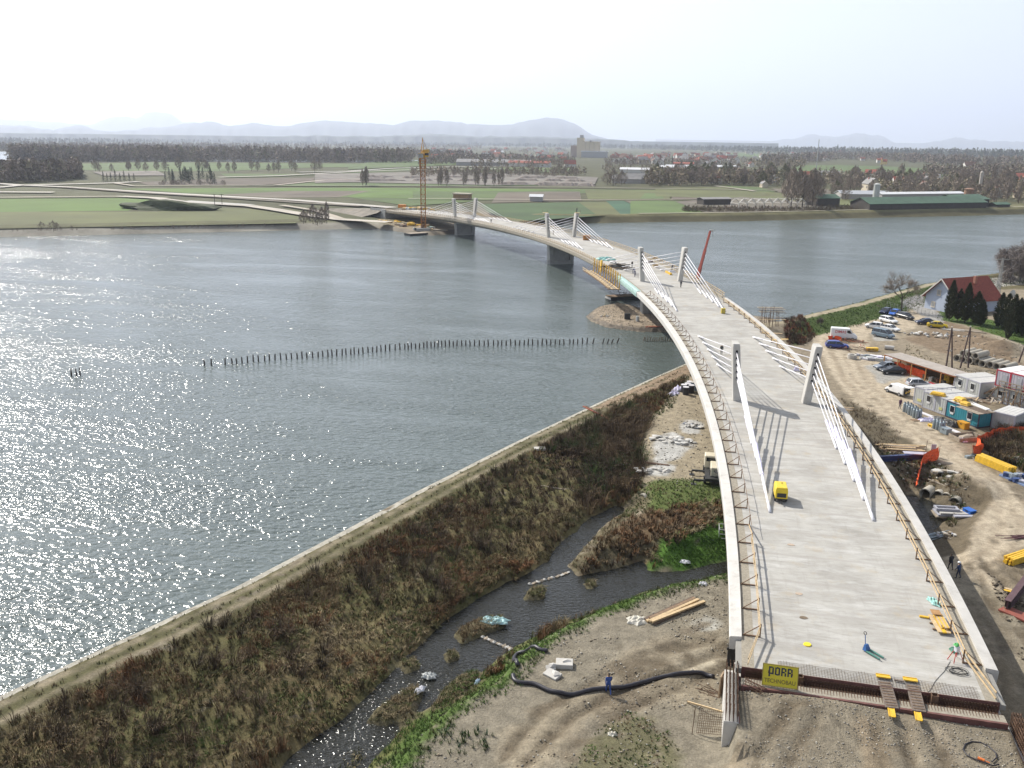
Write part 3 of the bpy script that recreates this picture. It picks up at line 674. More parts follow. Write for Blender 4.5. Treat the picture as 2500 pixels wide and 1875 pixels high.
# ------------------------------------------------------------------ far bank: plain to the horizon
FZ = -3.45
NV = Vector((-.557, .83, 0))
fb = [S(-3400, 650, WATER), S(-1500, 598, WATER), S(-500, 590, WATER)]+[D(a, b, WATER) for a, b in ((0, 512), (150, 509), (300, 505), (480, 501), (640, 497), (740, 495), (820, 494), (870, 502), (930, 509), (990, 505), (1015, 492), (1030, 480), (1100, 478), (1180, 480), (1280, 482), (1400, 480), (1600, 478), (1750, 474), (1900, 470), (2050, 467), (2212, 463), (2500, 457), (2900, 452), (3600, 446))]
fb[0] = Vector((-2200, -750, WATER)); fb[1] = Vector((-900, -80, WATER)); fb[2] = Vector((-420, 178, WATER))
fb += [Vector((1500, 1300, WATER)), Vector((4000, 2900, WATER)), Vector((30000, 20000, WATER))]; fb = [Vector((-30000, -19000, WATER))]+fb
offd = (-4, 0, 2.5, 5, 8, 11, 15, 60, 200, 600, 1500, 4000, 12000, 30000)

v = []; c = []
for i, p_ in enumerate(fb):
    right = i > 13 and i < 29; gravel = 11 <= i <= 16
    for j, d_ in enumerate(offd):
        q = p_+NV*d_
        if gravel: z = (-8, -6.35, -5.4, -5.0, -4.9, -4.8, -4.6, -3.8, FZ)[min(j, 8)]
        elif right: z = (-8, -6.35, -5.6, -4.1, -2.75, -2.7, -3.3, FZ)[min(j, 7)]
        else: z = (-8, -6.35, -5.3, -4.1, -3.3, -3.3, -3.4, FZ)[min(j, 7)]
        tt = (q.x+305)*-.557+(q.y-257)*.83; z = z-max(0, min(tt, 30000)-600)*.0065
        v.append((q.x, q.y, z))
        if j < 4: c.append((.17, .145, .11) if gravel else ((.10, .09, .05) if right else (.27, .25, .205)))
        elif j < 7: c.append((.22, .18, .12) if gravel else ((.16, .15, .075) if right else (.09, .09, .04)))
        else: c.append((.085, .085, .045))
v = np.array(v); c = np.array(c); nj = len(offd); id2 = np.arange(len(v)).reshape(-1, nj)
f = np.stack([id2[:-1, :-1], id2[1:, :-1], id2[1:, 1:], id2[:-1, 1:]], -1).reshape(-1, 4)
o = np_mesh('plain', v, f, attr_mat('plain_cover', nscale=.05, namt=.4, bump=0), c); tag(o, kind='structure')
lay = [0]
def field(col, pts, name='field', sc_=.02, var=.25, D_=False, stripes=0):
    lay[0] += 1; k_ = 'f%02d' % lay[0]
    mb = MB(); z = FZ+.02+.02*lay[0]
    P_ = [SP(a, b, .02+.02*lay[0]) for a, b in pts]
    mb.add([tuple(p_) for p_ in P_], [tuple(range(len(P_)))])
    return mb.build(name, mat(name+'_'+k_, tuple(.82*q for q in col), .95, var, sc_, stain=(tuple(.5*q for q in (col[0]*1.3, col[1]*.95, col[2]*1.2)), .012, .5)), kind='structure')
def Z1(l): return [(a*.4521, 250+b*.4521) for a, b in l]
def Z2(l): return [(850+a/2.458, 300+b/2.458) for a, b in l]
def Z7(l): return [(1600+a/2.458, 320+b/2.458) for a, b in l]
GR, GB, GO, GD_, BR1, BR2 = (.085, .13, .026), (.10, .17, .022), (.115, .125, .036), (.055, .10, .025), (.15, .125, .085), (.12, .095, .065)
field(GO, Z1([(-1500, 600), (0, 590), (850, 590), (1050, 568), (1350, 575), (1620, 612), (1600, 652), (0, 682), (-1500, 705)]))
field(GB, Z1([(-1500, 530), (0, 521), (640, 516), (860, 528), (780, 560), (690, 585), (0, 592), (-1500, 596)]), var=.15)
field(GR, Z1([(640, 467), (1600, 461), (2200, 462), (2900, 468), (3600, 474), (2900, 500), (2500, 540), (2212, 560), (1880, 512), (1500, 512), (1000, 492), (860, 480)]))
field(GB, Z1([(640, 467), (1600, 461), (2200, 462), (2900, 468), (3300, 472), (2600, 480), (2000, 482), (1500, 476), (1000, 488), (860, 478)]), var=.15)
field(BR1, Z1([(1180, 500), (1560, 480), (2000, 478), (1830, 512), (1500, 516)]))
field(BR2, Z1([(1530, 500), (1680, 482), (1960, 480), (1820, 505)]))
field(GB, Z1([(1960, 492), (2230, 470), (2230, 520), (1880, 512)]), var=.15)
field(GR, Z1([(230, 338), (700, 325), (1000, 325), (1700, 330), (2212, 332), (2212, 352), (1730, 350), (1200, 372), (700, 372), (300, 362)]))
field(GR, Z1([(1190, 385), (1700, 388), (2100, 355), (2212, 352), (2212, 370), (1500, 402), (1230, 408)]))
field(GO, Z1([(-600, 250), (0, 270), (100, 285), (100, 320), (-600, 330)]))
field(GR, Z1([(1480, 450), (1750, 425), (2212, 425), (2900, 436), (2900, 452), (1500, 455)]))
field(BR2, Z1([(740, 432), (1200, 412), (1700, 408), (1690, 430), (1400, 448), (800, 448)]))
field(BR1, Z2([(900, 420), (1150, 415), (1390, 415), (1400, 470), (860, 482)]))
field(BR2, Z2([(1130, 430), (1385, 418), (1395, 462), (1150, 468)]))
field(GD_, Z2([(790, 490), (1490, 476), (1500, 562), (1000, 596), (840, 540)]))
field(GO, Z2([(1385, 480), (1560, 476), (1640, 556), (1500, 562)]))
field((.04, .105, .05), Z2([(1545, 470), (1650, 470), (1830, 550), (1640, 556)]))
field(BR1, Z2([(1660, 470), (1800, 470), (2000, 545), (1840, 550)]))
field((.10, .155, .035), Z2([(1800, 468), (1990, 472), (2130, 540), (2010, 545)]))
field(GO, Z2([(1420, 405), (1940, 410), (1930, 462), (1440, 462)]))
field((.10, .15, .04), Z2([(1780, 425), (1900, 425), (1890, 460), (1750, 460)]))
field(BR1, Z2([(1950, 415), (2212, 422), (2212, 462), (1940, 462)]))
field(GO, Z7([(0, 345), (380, 340), (750, 375), (1200, 388), (1300, 460), (700, 420), (0, 395)]))
field(GR, Z7([(380, 330), (620, 340), (720, 368), (560, 366)]))
field(BR1, Z7([(700, 348), (1000, 348), (1250, 380), (1000, 386), (740, 372)]))
field((.10, .155, .035), Z7([(-150, 425), (0, 420), (180, 425), (240, 495), (0, 502), (-150, 505)]))
field(GR, Z7([(800, 208), (1100, 205), (1480, 218), (1820, 236), (1800, 275), (1450, 262), (1080, 244), (820, 244)]))
field(GR, Z7([(320, 135), (560, 130), (860, 150), (700, 160), (400, 150)]))
field(GR, Z2([(150, 235), (420, 222), (640, 222), (720, 250), (440, 262), (0, 282), (0, 258)]))
field(GR, Z2([(700, 275), (1000, 270), (1350, 275), (1350, 300), (900, 300), (700, 302)]))
field(GR, Z2([(1000, 205), (1250, 205), (1300, 225), (1100, 228)]))
field((.19, .17, .14), Z2([(-200, 310), (300, 300), (900, 302), (1500, 330), (1480, 372), (900, 378), (0, 360), (-200, 365)]), var=.35, sc_=.05)
field((.20, .175, .145), Z1([(850, 372), (500, 378), (560, 400), (900, 398)]), var=.4, sc_=.05)
field((.16, .14, .10), Z7([(120, 430), (520, 400), (900, 430), (1100, 470), (700, 490), (300, 497)]), var=.35, sc_=.06)
def road(pts, wd, col, name='road', smd=.03):
    lay[0] += 1; z = FZ+.02+.02*lay[0]; P_ = [SP(a, b, .02+.02*lay[0]) for a, b in pts]; L_ = [xy(p_) for p_ in P_]
    a = offs(L_, wd/2); b = offs(L_, -wd/2); mb = MB(); n = len(L_)
    mb.add([(*q, P_[i].z) for i, q in enumerate(a)]+[(*q, P_[i].z) for i, q in enumerate(b)], [(i, i+1, n+i+1, n+i) for i in range(n-1)])
    return mb.build(name, mat(name+'_r%02d' % lay[0], col, .95, .15, smd), kind='structure')
PAVE, DUST = (.42, .39, .34), (.36, .315, .25)
road(Z1([(-600, 436), (0, 443), (110, 451), (330, 460), (800, 490), (1200, 512), (1600, 534), (1950, 560), (2120, 574)]), 9, PAVE)
road(Z1([(330, 462), (800, 495), (1200, 518), (1600, 545), (1950, 566)]), 6, (.155, .13, .095), 'verge')
road(Z1([(-300, 470), (0, 463), (110, 452), (350, 446), (620, 439), (750, 432)]), 9, PAVE)
road(Z1([(620, 440), (720, 455), (1100, 452), (1480, 452), (1750, 424), (1950, 418)]), 5, DUST)
road(Z1([(1180, 408), (1500, 400), (1950, 375), (2212, 368), (2700, 360)]), 8, PAVE)
road(Z1([(-300, 485), (0, 489), (290, 491)]), 9, (.40, .37, .32), 'path')
road(Z1([(-300, 518), (0, 519), (650, 513), (760, 516), (900, 524)]), 5, DUST, 'path')
road(Z1([(650, 513), (830, 522), (1000, 545), (1350, 566), (1480, 585), (1640, 612), (1840, 640), (2100, 655)]), 8, (.41, .37, .31), 'path')
road(Z1([(1000, 540), (1350, 562)]), 9, (.44, .42, .38), 'path')
road(Z1([(1520, 562), (1700, 590), (1800, 622), (1850, 640)]), 4, DUST, 'path')
road(Z1([(840, 572), (1000, 578)]), 6, DUST, 'path')
road(Z2([(-600, 380), (0, 383), (700, 386), (1400, 392), (2212, 405), (3000, 420)]), 5, (.19, .17, .13))
road(Z2([(-300, 300), (0, 294), (300, 275), (600, 268), (1000, 262)]), 9, (.36, .34, .31))
road(Z2([(360, 462), (620, 462), (900, 466), (1500, 470), (2100, 466)]), 3, DUST, 'path')
road(Z7([(360, 335), (480, 350), (600, 368)]), 4, DUST, 'path')
road(Z7([(-100, 505), (600, 497), (1300, 480), (2212, 462)]), 3.5, (.27, .25, .17), 'path')

# ------------------------------------------------------------------ plants
def rdunit(rd): a = rd.uniform(0, 2*math.pi); z = rd.uniform(-1, 1); r = math.sqrt(1-z*z); return Vector((r*math.cos(a), r*math.sin(a), z))
M_BARK = mat('bark', (.085, .07, .055), .95, .3, 3.); M_TWIG = mat('twigs', (.125, .10, .078), .95, .3, .4); M_BUD = mat('budding_twigs', (.14, .135, .06), .95, .3, .4)
M_EVER = mat('evergreen_needles', (.022, .036, .016), .9, .5, .5); M_EVER2 = mat('cypress_needles', (.045, .055, .024), .9, .6, 1.5); M_GREYTW = mat('birch_twigs', (.20, .17, .15), .95, .25, .4)
M_BIRCH = mat('birch_bark', (.38, .36, .33), .8, .3, 2.)
def bare_tree(h, seed, twn=260, spread=.42, twig=M_TWIG, bark=M_BARK, tw=.05, trunk_h=.22, levels=4, droop=0., nb=3, root=None, tl=1.):
    """tapered trunk and limbs (one part), a crown of fine twigs (the other)"""
    rd = random.Random(seed); tb = MB(); tips = []
    def grow(p, d, L_, r, lv):
        q = p+d*L_*.5+rdunit(rd)*L_*.06; e = q+(d+rdunit(rd)*.18).normalized()*L_*.5
        tb.tube([p, q, e], [r, r*.8, r*.6], 5 if lv < 2 else 3, caps=False)
        if lv >= 2: tips.append((q, d, L_))
        tips.append((e, d, L_))
        if lv == levels: return
        for k in range(nb+(1 if lv == 1 else 0)):
            dd = (d*.75+rdunit(rd)*(.55+spread*.5)+Vector((0, 0, .12-droop*.1*lv))).normalized()
            grow(p.lerp(e, .55+.45*rd.random()) if k else e, dd, L_*rd.uniform(.58, .78), r*.55, lv+1)
    grow(Vector((0, 0, -.2)), Vector((0, 0, 1)), h*trunk_h*1.3, h*.018, 0)
    tips = tips[1:]
    tr = tb.build('trunk', bark, root, sm=True)
    n = twn; T = [tips[rd.randrange(len(tips))] for _ in range(n)]
    V = []; Fc = []
    for (e, d, L_) in T:
        dd = (d*.7+rdunit(rd)*.8+Vector((0, 0, .25-droop))).normalized(); l = h*rd.uniform(.05, .12)*tl; sd_ = dd.cross(rdunit(rd)).normalized()*h*tw*rd.uniform(.06, .14)
        p0 = e+rdunit(rd)*h*.02; o_ = len(V); m_ = p0+dd*l*.5+rdunit(rd)*l*.12
        V += [p0-sd_, p0+sd_, m_+sd_*.8, m_-sd_*.8, p0+dd*l+Vector((0, 0, -droop*l*.8))]
        Fc += [(o_, o_+1, o_+2, o_+3), (o_+3, o_+2, o_+4)]
    cb = MB(); cb.add(V, Fc); cb.build('crown', twig, root)
    return root
def conifer(h, r, seed, m, root, cols=False, n=420, sz=.12):
    rd = random.Random(seed); tb = MB(); tb.tube([(0, 0, -.2), (0, 0, h*.5), (0, 0, h*.95)], [h*.016, h*.012, .01], 5); tb.build('trunk', M_BARK, root)
    V = []; Fc = []
    lob = [rd.uniform(.75, 1.2) for _ in range(9)]
    for i in range(n):
        t = rd.random()**.8
        if cols: rr = r*(math.sin(min(1, t*1.9+.22)*math.pi/2))*(1-t**5)*(1-.35*t)
        else: rr = r*(1-t)**.9*(.75+.35*math.sin(t*26))
        a = rd.uniform(0, 6.283); rr *= lob[int(a*1.43) % 9]*(.45+.6*rd.random()**.5); z = h*(.06+.94*t)
        c_ = Vector((rr*math.cos(a), rr*math.sin(a), z)); out = Vector((math.cos(a), math.sin(a), .9 if cols else -.15)).normalized()
        s_ = h*sz*rd.uniform(.5, 1.1)*(1-.4*t); sd_ = out.cross(Vector((0, 0, 1))).normalized()*s_*.32; up = rdunit(rd)*s_*.2
        o_ = len(V); V += [c_-out*s_*.5, c_+sd_+up, c_+out*s_*.6, c_-sd_+up]; Fc.append((o_, o_+1, o_+2, o_+3))
    cb = MB(); cb.add(V, Fc); cb.build('crown', m, root)
    return root
def put(proto, loc, rz, s, label, cat, group, first=[set()]):
    if proto.name not in first[0]: first[0].add(proto.name); o = proto
    else: o = copy_tree(proto)
    o.location = loc; o.rotation_euler = (0, 0, rz); o.scale = (s, s, s*random.uniform(.9, 1.1)) if not isinstance(s, tuple) else s
    return tag(o, label, cat, group)
def far_tree(h, seed, w_, root, low=.25, n=300, m=M_TWIG, up=.8, tw=.012):
    rd = random.Random(seed); tb = MB(); tb.tube([(0, 0, -.3), (0, 0, h*.35), (h*.01, 0, h*.7)], [h*.017, h*.012, h*.004], 5); lim = []
    for i in range(7):
        a = i*2.4+rd.random(); z0 = h*(low+.35*rd.random()); r = w_*h*rd.uniform(.5, .9); tb.tube([(0, 0, z0), (r*.5*math.cos(a), r*.5*math.sin(a), z0+h*.16), (r*math.cos(a), r*math.sin(a), z0+h*.32)], [h*.008, h*.005, h*.002], 3)
    tb.build('trunk', M_BARK, root); V = []; Fc = []; lob = [rd.uniform(.6, 1.15) for _ in range(8)]
    for i in range(n):
        a = rd.uniform(0, 6.283); e = rd.random()**.75; R0 = w_*h*math.sin(min(1, e*1.02+.1)*math.pi)**.55*lob[int(a*1.27) % 8]*(.35+.65*rd.random()**.5)
        c = Vector((R0*math.cos(a), R0*math.sin(a), h*(low+(1-low)*e))); d = (Vector((math.cos(a)*R0, math.sin(a)*R0, 0)).normalized()*(1-up)+Vector((0, 0, up))+rdunit(rd)*.5).normalized(); l = h*rd.uniform(.05, .11); s_ = d.cross(rdunit(rd)).normalized()*h*tw*rd.uniform(.6, 1.3)
        o_ = len(V); V += [c-d*l-s_, c-d*l+s_, c+d*l]; Fc.append((o_, o_+1, o_+2))
    cb = MB(); cb.add(V, Fc); cb.build('crown', m, root); return root
M_TWIG2 = mat('grey_brown_twigs', (.25, .205, .16), .95, .3, .3)
far_protos = {
 'bare': [far_tree(14, 100+i, .30, empty('bare_tree'), .22, 420, M_TWIG2) for i in range(4)],
 'wide': [far_tree(13, 120+i, .42, empty('spreading_tree'), .12, 620, M_TWIG2, .6) for i in range(3)],
 'bud': [far_tree(10, 140+i, .45, empty('budding_tree'), .08, 620, M_BUD, .5, .016) for i in range(2)],
 'fir': [conifer(15, 3.2, 160+i, M_EVER, empty('fir_tree')) for i in range(2)],
 'shrub': [far_tree(4, 180+i, .55, empty('bare_shrub'), .03, 300, M_TWIG2, .6, .016) for i in range(2)],
 'poplar': [far_tree(16, 190+i, .15, empty('slim_bare_tree'), .18, 260, M_TWIG2, .9) for i in range(2)],
}
def FT(px, py): return SP(px, py)
def ftree(kind, px, py, hpx, label, group=None):
    """one far tree: foot at the pixel, height given by how tall it stands in the photograph"""
    p_ = FT(px, py); base_h = {'bare': 14, 'wide': 13, 'bud': 10, 'fir': 15, 'shrub': 4, 'poplar': 16}[kind]
    dist = (np.array(p_)-CAM)@FWD; hm = hpx*dist/FPX/.97
    pr = far_protos[kind][random.randrange(len(far_protos[kind]))]
    return put(pr, p_, random.uniform(0, 6.28), hm/base_h, label, {'shrub': 'shrub'}.get(kind, 'tree'), group)
rd = random.Random(5)
gl = 'slim bare tree standing in the row along the field edge behind the tower crane'
for zx in (85, 100, 118, 540, 555, 560, 596, 700, 705, 758, 772, 812, 828, 868, 905, 930):
    a, b = Z2([(zx, 378)])[0]; ftree('poplar', a+rd.uniform(-3, 3), b+rd.uniform(-2, 1), rd.uniform(30, 46), gl, 'bare trees along the field edge')
gl = 'bare tree in the thin line of trees in front of the grey wood'
for zx in (370, 440, 520, 545, 600, 690, 705, 740, 780, 850, 900, 960, 1080, 1100, 1120, 1190, 1230, 1275, 1360, 1385, 1460, 1480, 1500, 1570, 1600, 1700, 1720):
    a, b = Z1([(zx, 372)])[0]; ftree('bare', a+rd.uniform(-4, 4), b+rd.uniform(-2, 3), rd.uniform(20, 32), gl, 'trees in front of the wood')
gl = 'bare tree in the rough hedge behind the pale heaps of the far plain'
for zx in list(range(560, 1380, 26)):
    a, b = Z2([(zx, 318+rd.uniform(-8, 12))])[0]; ftree(rd.choice(['wide', 'bare', 'shrub']), a, b, rd.uniform(14, 26), gl, 'trees of the rough hedge')
for (zx, zy, h_, kd) in ((1555, 372, 34, 'wide'), (1590, 378, 40, 'wide'), (1640, 372, 36, 'wide'), (1850, 352, 40, 'bud'), (1900, 360, 38, 'wide'), (1880, 355, 36, 'bud'), (2060, 372, 40, 'wide'), (2120, 376, 44, 'wide'), (2180, 372, 44, 'wide')):
    a, b = Z2([(zx, zy)])[0]; ftree(kd, a, b, h_, 'rounded %s tree beside the low farm buildings across the river' % {'wide': 'grey brown', 'bud': 'olive budding'}[kd], 'trees beside the far farm buildings')
# tall trees by the bank on the right
for i, (zx, zy, h_) in enumerate(((812, 470, 92), (850, 462, 86), (880, 465, 90), (915, 455, 84), (940, 458, 92), (965, 450, 78), (790, 440, 70))):
    a, b = Z7([(zx, zy)])[0]; ftree('bare', a, b, h_, 'tall bare tree in the clump beside the small green roofed shed on the far bank', 'tall trees in the bank clump')
gl = 'bush like bare tree in the belt behind the gardens of the far bank'
for i in range(95):
    zx = rd.uniform(0, 2212); zy = 318+rd.uniform(-28, 22)+(zx-1100)*.02
    if 700 < zx < 1050 and zy > 320: continue
    a, b = Z7([(zx, zy)])[0]; ftree(rd.choice(['wide', 'wide', 'bud', 'bare', 'wide']), a, b, rd.uniform(20, 42), gl, 'garden belt trees of the far bank')
gl = 'bare tree among the gardens behind the long green roofed works'
for i in range(50):
    zx = rd.uniform(1040, 2300); zy = 400+rd.uniform(-40, 22)
    a, b = Z7([(zx, zy)])[0]; ftree(rd.choice(['wide', 'bare', 'bare', 'bud']), a, b, rd.uniform(20, 44), gl, 'trees behind the green roofed works')
gl = 'slim bare tree in the grove at the right edge beyond the works'
for i in range(26):
    a, b = Z7([(rd.uniform(1980, 2330), rd.uniform(330, 440))])[0]; ftree('poplar', a, b, rd.uniform(30, 52), gl, 'grove at the right edge')
for (zx, zy, h_) in ((1485, 275, 28), (1660, 280, 26), (100, 222, 28), (1630, 340, 22), (30, 205, 24), (1740, 400, 20), (1705, 405, 18)):
    a, b = Z7([(zx, zy)])[0]; ftree('fir', a, b, h_, 'single dark fir rising above the gardens across the river', 'dark firs of the far gardens')
for (zx, zy) in ((560, 430), (580, 430), (600, 428), (625, 430), (650, 432), (672, 430), (700, 432), (725, 428)):
    a, b = Z1([(zx, zy)])[0]; ftree('fir', a, b, rd.uniform(20, 27), 'dark fir in the short row left of the spruce copse', 'short row of dark firs')
for i in range(24):
    a, b = Z1([(rd.uniform(890, 1190), rd.uniform(415, 445))])[0]; ftree('fir', a, b, rd.uniform(24, 36), 'dark spruce in the dense copse on the far plain', 'dense spruce copse')
for i in range(16):
    a, b = Z1([(rd.uniform(840, 1250), 446)])[0]; ftree('shrub', a, b, rd.uniform(8, 14), 'brown shrub along the foot of the spruce copse', 'shrubs at the foot of the copse')
for (zx, zy, h_) in ((225, 690, 22), (290, 694, 26), (310, 690, 20), (390, 690, 12)):
    a, b = Z1([(zx, zy)])[0]; ftree('shrub', a, b, h_, 'grey leafless bush at the edge of the green field above the bank', 'bushes at the field edge')
for (zx, zy, h_, kd) in ((1640, 655, 34, 'wide'), (1690, 655, 44, 'wide'), (1740, 655, 42, 'wide'), (1765, 652, 50, 'poplar'), (1715, 660, 30, 'shrub')):
    a, b = Z1([(zx, zy)])[0]; ftree(kd, a, b, h_, 'bare willow in the clump on the bank left of the tower crane', 'willow clump by the crane')
for i in range(40):
    a, b = Z1([(rd.uniform(30, 1560), 0)])[0]; b = 250+.4521*(697-.018*(a/.4521)); ftree('shrub', a, b, rd.uniform(4, 9), 'low weed bush on top of the far stone bank', 'weed bushes on the stone bank')

# distant woods: dense masses nobody could count
def wood(name, pts, col, hgt, n, depth_px, seed, sq=1.):
    """pts: foot line in photograph pixels; trees scattered from that line back by depth_px"""
    rd = np.random.default_rng(seed); t = rd.random(n)*(len(pts)-1); i = np.minimum(t.astype(int), len(pts)-2); f = t-i
    P_ = np.array(pts, float); b = P_[i]*(1-f[:, None])+P_[i+1]*f[:, None]; b[:, 1] -= rd.random(n)**1.2*depth_px
    W_ = np.array([SP(x, y) for x, y in b]); hh = hgt*(.65+.6*rd.random(n))*(.8+.4*fbm(W_[:, 0], W_[:, 1], 90, seed))
    m_ = 30; N = n*m_; cz = np.repeat(hh, m_); a = rd.random(N)*6.283; q = rd.random(N)**.45; el = rd.random(N)**.8
    rr = cz*.30*sq*q*np.sin(np.clip(el*1.1+.12, 0, 1)*math.pi)**.6; C_ = np.c_[rr*np.cos(a), rr*np.sin(a), cz*(.08+.92*el)]+np.repeat(W_, m_, 0)
    sz = cz*(.07+.10*rd.random(N)); T = rd.normal(size=(N, 3, 3)); T /= np.linalg.norm(T, axis=2, keepdims=True); T[..., 2] *= 1.1
    V = C_[:, None]+T*sz[:, None, None]; col = np.array(col); cc = col*(.7+.6*rd.random((n, 1)))*np.array([1, 1, 1])+np.array([.0, .02, -.01])*(rd.random((n, 1)) > .8)
    o = np_mesh(name, V.reshape(-1, 3), np.arange(N*3).reshape(-1, 3), M_WOOD, np.repeat(np.clip(cc, .005, 1), m_*3, 0)); tag(o, kind='stuff'); return o
WD, WE = (.225, .185, .15), (.12, .12, .095)
M_WOOD = attr_mat('wood_cover', .95, .1, .25, 0)
wood('forest', Z1([(60, 322), (330, 324), (700, 322), (1200, 320), (1750, 326), (2230, 328)]), WD, 17, 3000, 14, 1)
wood('forest', Z1([(-500, 425), (0, 434), (200, 434), (400, 416), (430, 412)]), WD, 13, 520, 12, 2)
wood('forest', Z1([(-900, 282), (0, 270), (600, 262), (1200, 250), (2000, 248), (2600, 250)]), WD, 16, 2400, 7, 3)
wood('forest', [(-300, 354), (600, 352), (1100, 357), (1500, 364), (2000, 377), (2560, 389)], WE, 24, 4200, 6, 4)
wood('forest', Z7([(640, 205), (900, 195), (1100, 175), (1300, 180), (1500, 190), (1700, 205), (1900, 215), (2300, 225)]), WD, 15, 1300, 12, 5)
wood('forest', Z7([(1600, 270), (1850, 290), (2050, 275), (2330, 285)]), WD, 11, 420, 14, 6)
wood('forest', Z2([(420, 258), (700, 246), (900, 238), (1100, 254), (1350, 246)]), WD, 11, 480, 10, 7)
wood('forest', Z2([(60, 190), (420, 205), (560, 175), (900, 168), (1300, 175)]), WD, 9, 260, 6, 8)
wood('forest', Z2([(1540, 258), (1800, 258), (2300, 275)]), WD, 9, 240, 8, 9)
wood('forest', Z1([(2180, 300), (2400, 300), (2560, 330), (2300, 335)]), WD, 13, 300, 12, 10)
BELT = (.25, .205, .15)
wood('treeline', Z7([(-60, 330), (100, 332), (280, 325), (420, 328), (560, 325), (740, 330)]), BELT, 11, 320, 14, 12)
wood('treeline', Z7([(980, 330), (1100, 340), (1250, 350), (1400, 380), (1560, 395), (1760, 400), (2000, 420), (2330, 440)]), BELT, 9, 380, 30, 13)
wood('treeline', Z7([(1180, 320), (1500, 330), (1800, 345), (2100, 360), (2330, 365)]), BELT, 8, 260, 22, 14)
wood('treeline', Z7([(440, 215), (700, 225), (900, 225)]), BELT, 11, 130, 8, 15); wood('treeline', Z7([(-60, 240), (200, 262), (420, 272), (800, 285)]), BELT, 7, 160, 10, 16)
wood('treeline', Z2([(380, 330), (560, 322), (900, 318), (1200, 318), (1420, 318)]), BELT, 7, 260, 10, 17); wood('treeline', Z2([(560, 240), (800, 268), (1100, 268), (1360, 262)]), BELT, 9, 260, 8, 18)
wood('treeline', Z2([(1520, 300), (1800, 305), (2212, 318)]), BELT, 7, 140, 10, 19)
wood('undergrowth', Z7([(160, 490), (500, 494), (900, 490), (1250, 478)]), (.13, .10, .07), 2.4, 700, 9, 11, 1.8)
# heaps of the gravel works on the plain (low grey ridges)
M_HEAP = mat('grey_heap', (.20, .17, .145), .95, .3, .1)
hs = []
for (x0, x1, zy) in ((0, 380, 352), (20, 300, 330), (370, 520, 350), (500, 640, 345), (640, 780, 352), (760, 900, 340), (860, 1110, 372), (960, 1160, 350), (1100, 1290, 374), (1160, 1300, 352), (1240, 1400, 376), (1290, 1440, 355), (1370, 1490, 378), (60, 260, 342), (300, 480, 335), (520, 700, 330), (760, 960, 325), (1000, 1200, 335), (1220, 1400, 338)):
    a = SP(*Z2([(x0, zy)])[0]); b = SP(*Z2([(x1, zy)])[0]); d_ = (b-a); L_ = d_.length; e = empty('earth_heap', (a+b)/2, math.atan2(d_.y, d_.x), 'long low grey earth heap lying in rows on the far plain', 'earth heap', 'grey earth heaps on the plain')
    mb = MB(); rg = []
    for i in range(15):
        u = (i/14-.5)*L_; k = max(.05, min(1, 4*(.5-abs(i/14-.5))))*(.8+.3*rd.random()); rg.append([(u, -7*k-rd.random(), -.1), (u, -3*k, 2.6*k), (u, 2*k, 2.9*k), (u, 8*k, -.1)])
    mb.loft(rg, closed=False, caps=False); mb.build('heap', M_HEAP, e)

# ------------------------------------------------------------------ far hills and mountains
def ridge(name, dist, prof, col, seed, depth, sc_):
    """prof: (photograph x, y of the skyline); a solid range at its own distance"""
    P_ = []; xs = np.linspace(prof[0][0], prof[-1][0], 160); ys = np.interp(xs, [a for a, b in prof], [b for a, b in prof])
    rd = np.random.default_rng(seed)
    ys = ys-2.2*(vnoise(xs, xs*0, 26, seed)-.5)*2-1.4*(vnoise(xs, xs*0, 9, seed+3)-.5)*2
    rg = []
    for x, y in zip(xs, ys):
        d = ray(x, y); d = d/math.hypot(d[0], d[1]); top = CAM+d*dist; o = np.array([d[0], d[1], 0])
        z0 = -600.; h = max(5, top[2]); nz_ = rd.random(3)
        rg.append([tuple(top[:2]-o[:2]*depth)+(z0,), tuple(top[:2]-o[:2]*depth*.55*(.8+.4*nz_[0]))+(h*(.38+.16*nz_[1]),), tuple(top[:2]-o[:2]*depth*.2)+(h*(.78+.1*nz_[2]),), tuple(top), tuple(top[:2]+o[:2]*depth*.5)+(h*.55,), tuple(top[:2]+o[:2]*depth)+(z0,)])
    mb = MB(); mb.loft(rg, closed=False, caps=False); o = mb.build(name, mat(name+str(seed), col, .95, .3, sc_), sm=True); return tag(o, kind='structure')
HC = (.035, .045, .035)
ridge('hills', 9500, [(-700, 345), (-200, 342), (150, 336), (330, 331), (560, 333), (900, 332), (1050, 327), (1200, 332), (1450, 338), (1700, 352), (1900, 364)], HC, 1, 1500, .0008)
ridge('mountains', 17000, [(-700, 310), (-200, 302), (0, 306), (40, 306), (130, 316), (185, 304), (260, 322), (330, 316), (420, 308), (505, 297), (560, 306), (620, 300), (680, 309), (750, 297), (800, 293), (900, 300), (960, 303), (1000, 295), (1060, 294), (1150, 303), (1230, 307), (1290, 296), (1330, 289), (1370, 291), (1410, 305), (1440, 326), (1500, 344)], HC, 2, 3500, .0005)
ridge('mountains', 27000, [(-700, 300), (-200, 290), (0, 292), (120, 298), (220, 304), (270, 286), (310, 283), (335, 292), (360, 275), (385, 275), (420, 278), (445, 297), (520, 305), (700, 312), (1000, 316), (1300, 326)], HC, 3, 5000, .0004)
ridge('mountains', 27000, [(1600, 356), (1800, 352), (1930, 339), (1990, 327), (2040, 336), (2090, 327), (2150, 329), (2190, 350), (2240, 354), (2330, 337), (2400, 342), (2500, 345), (2800, 360)], HC, 4, 5000, .0004)

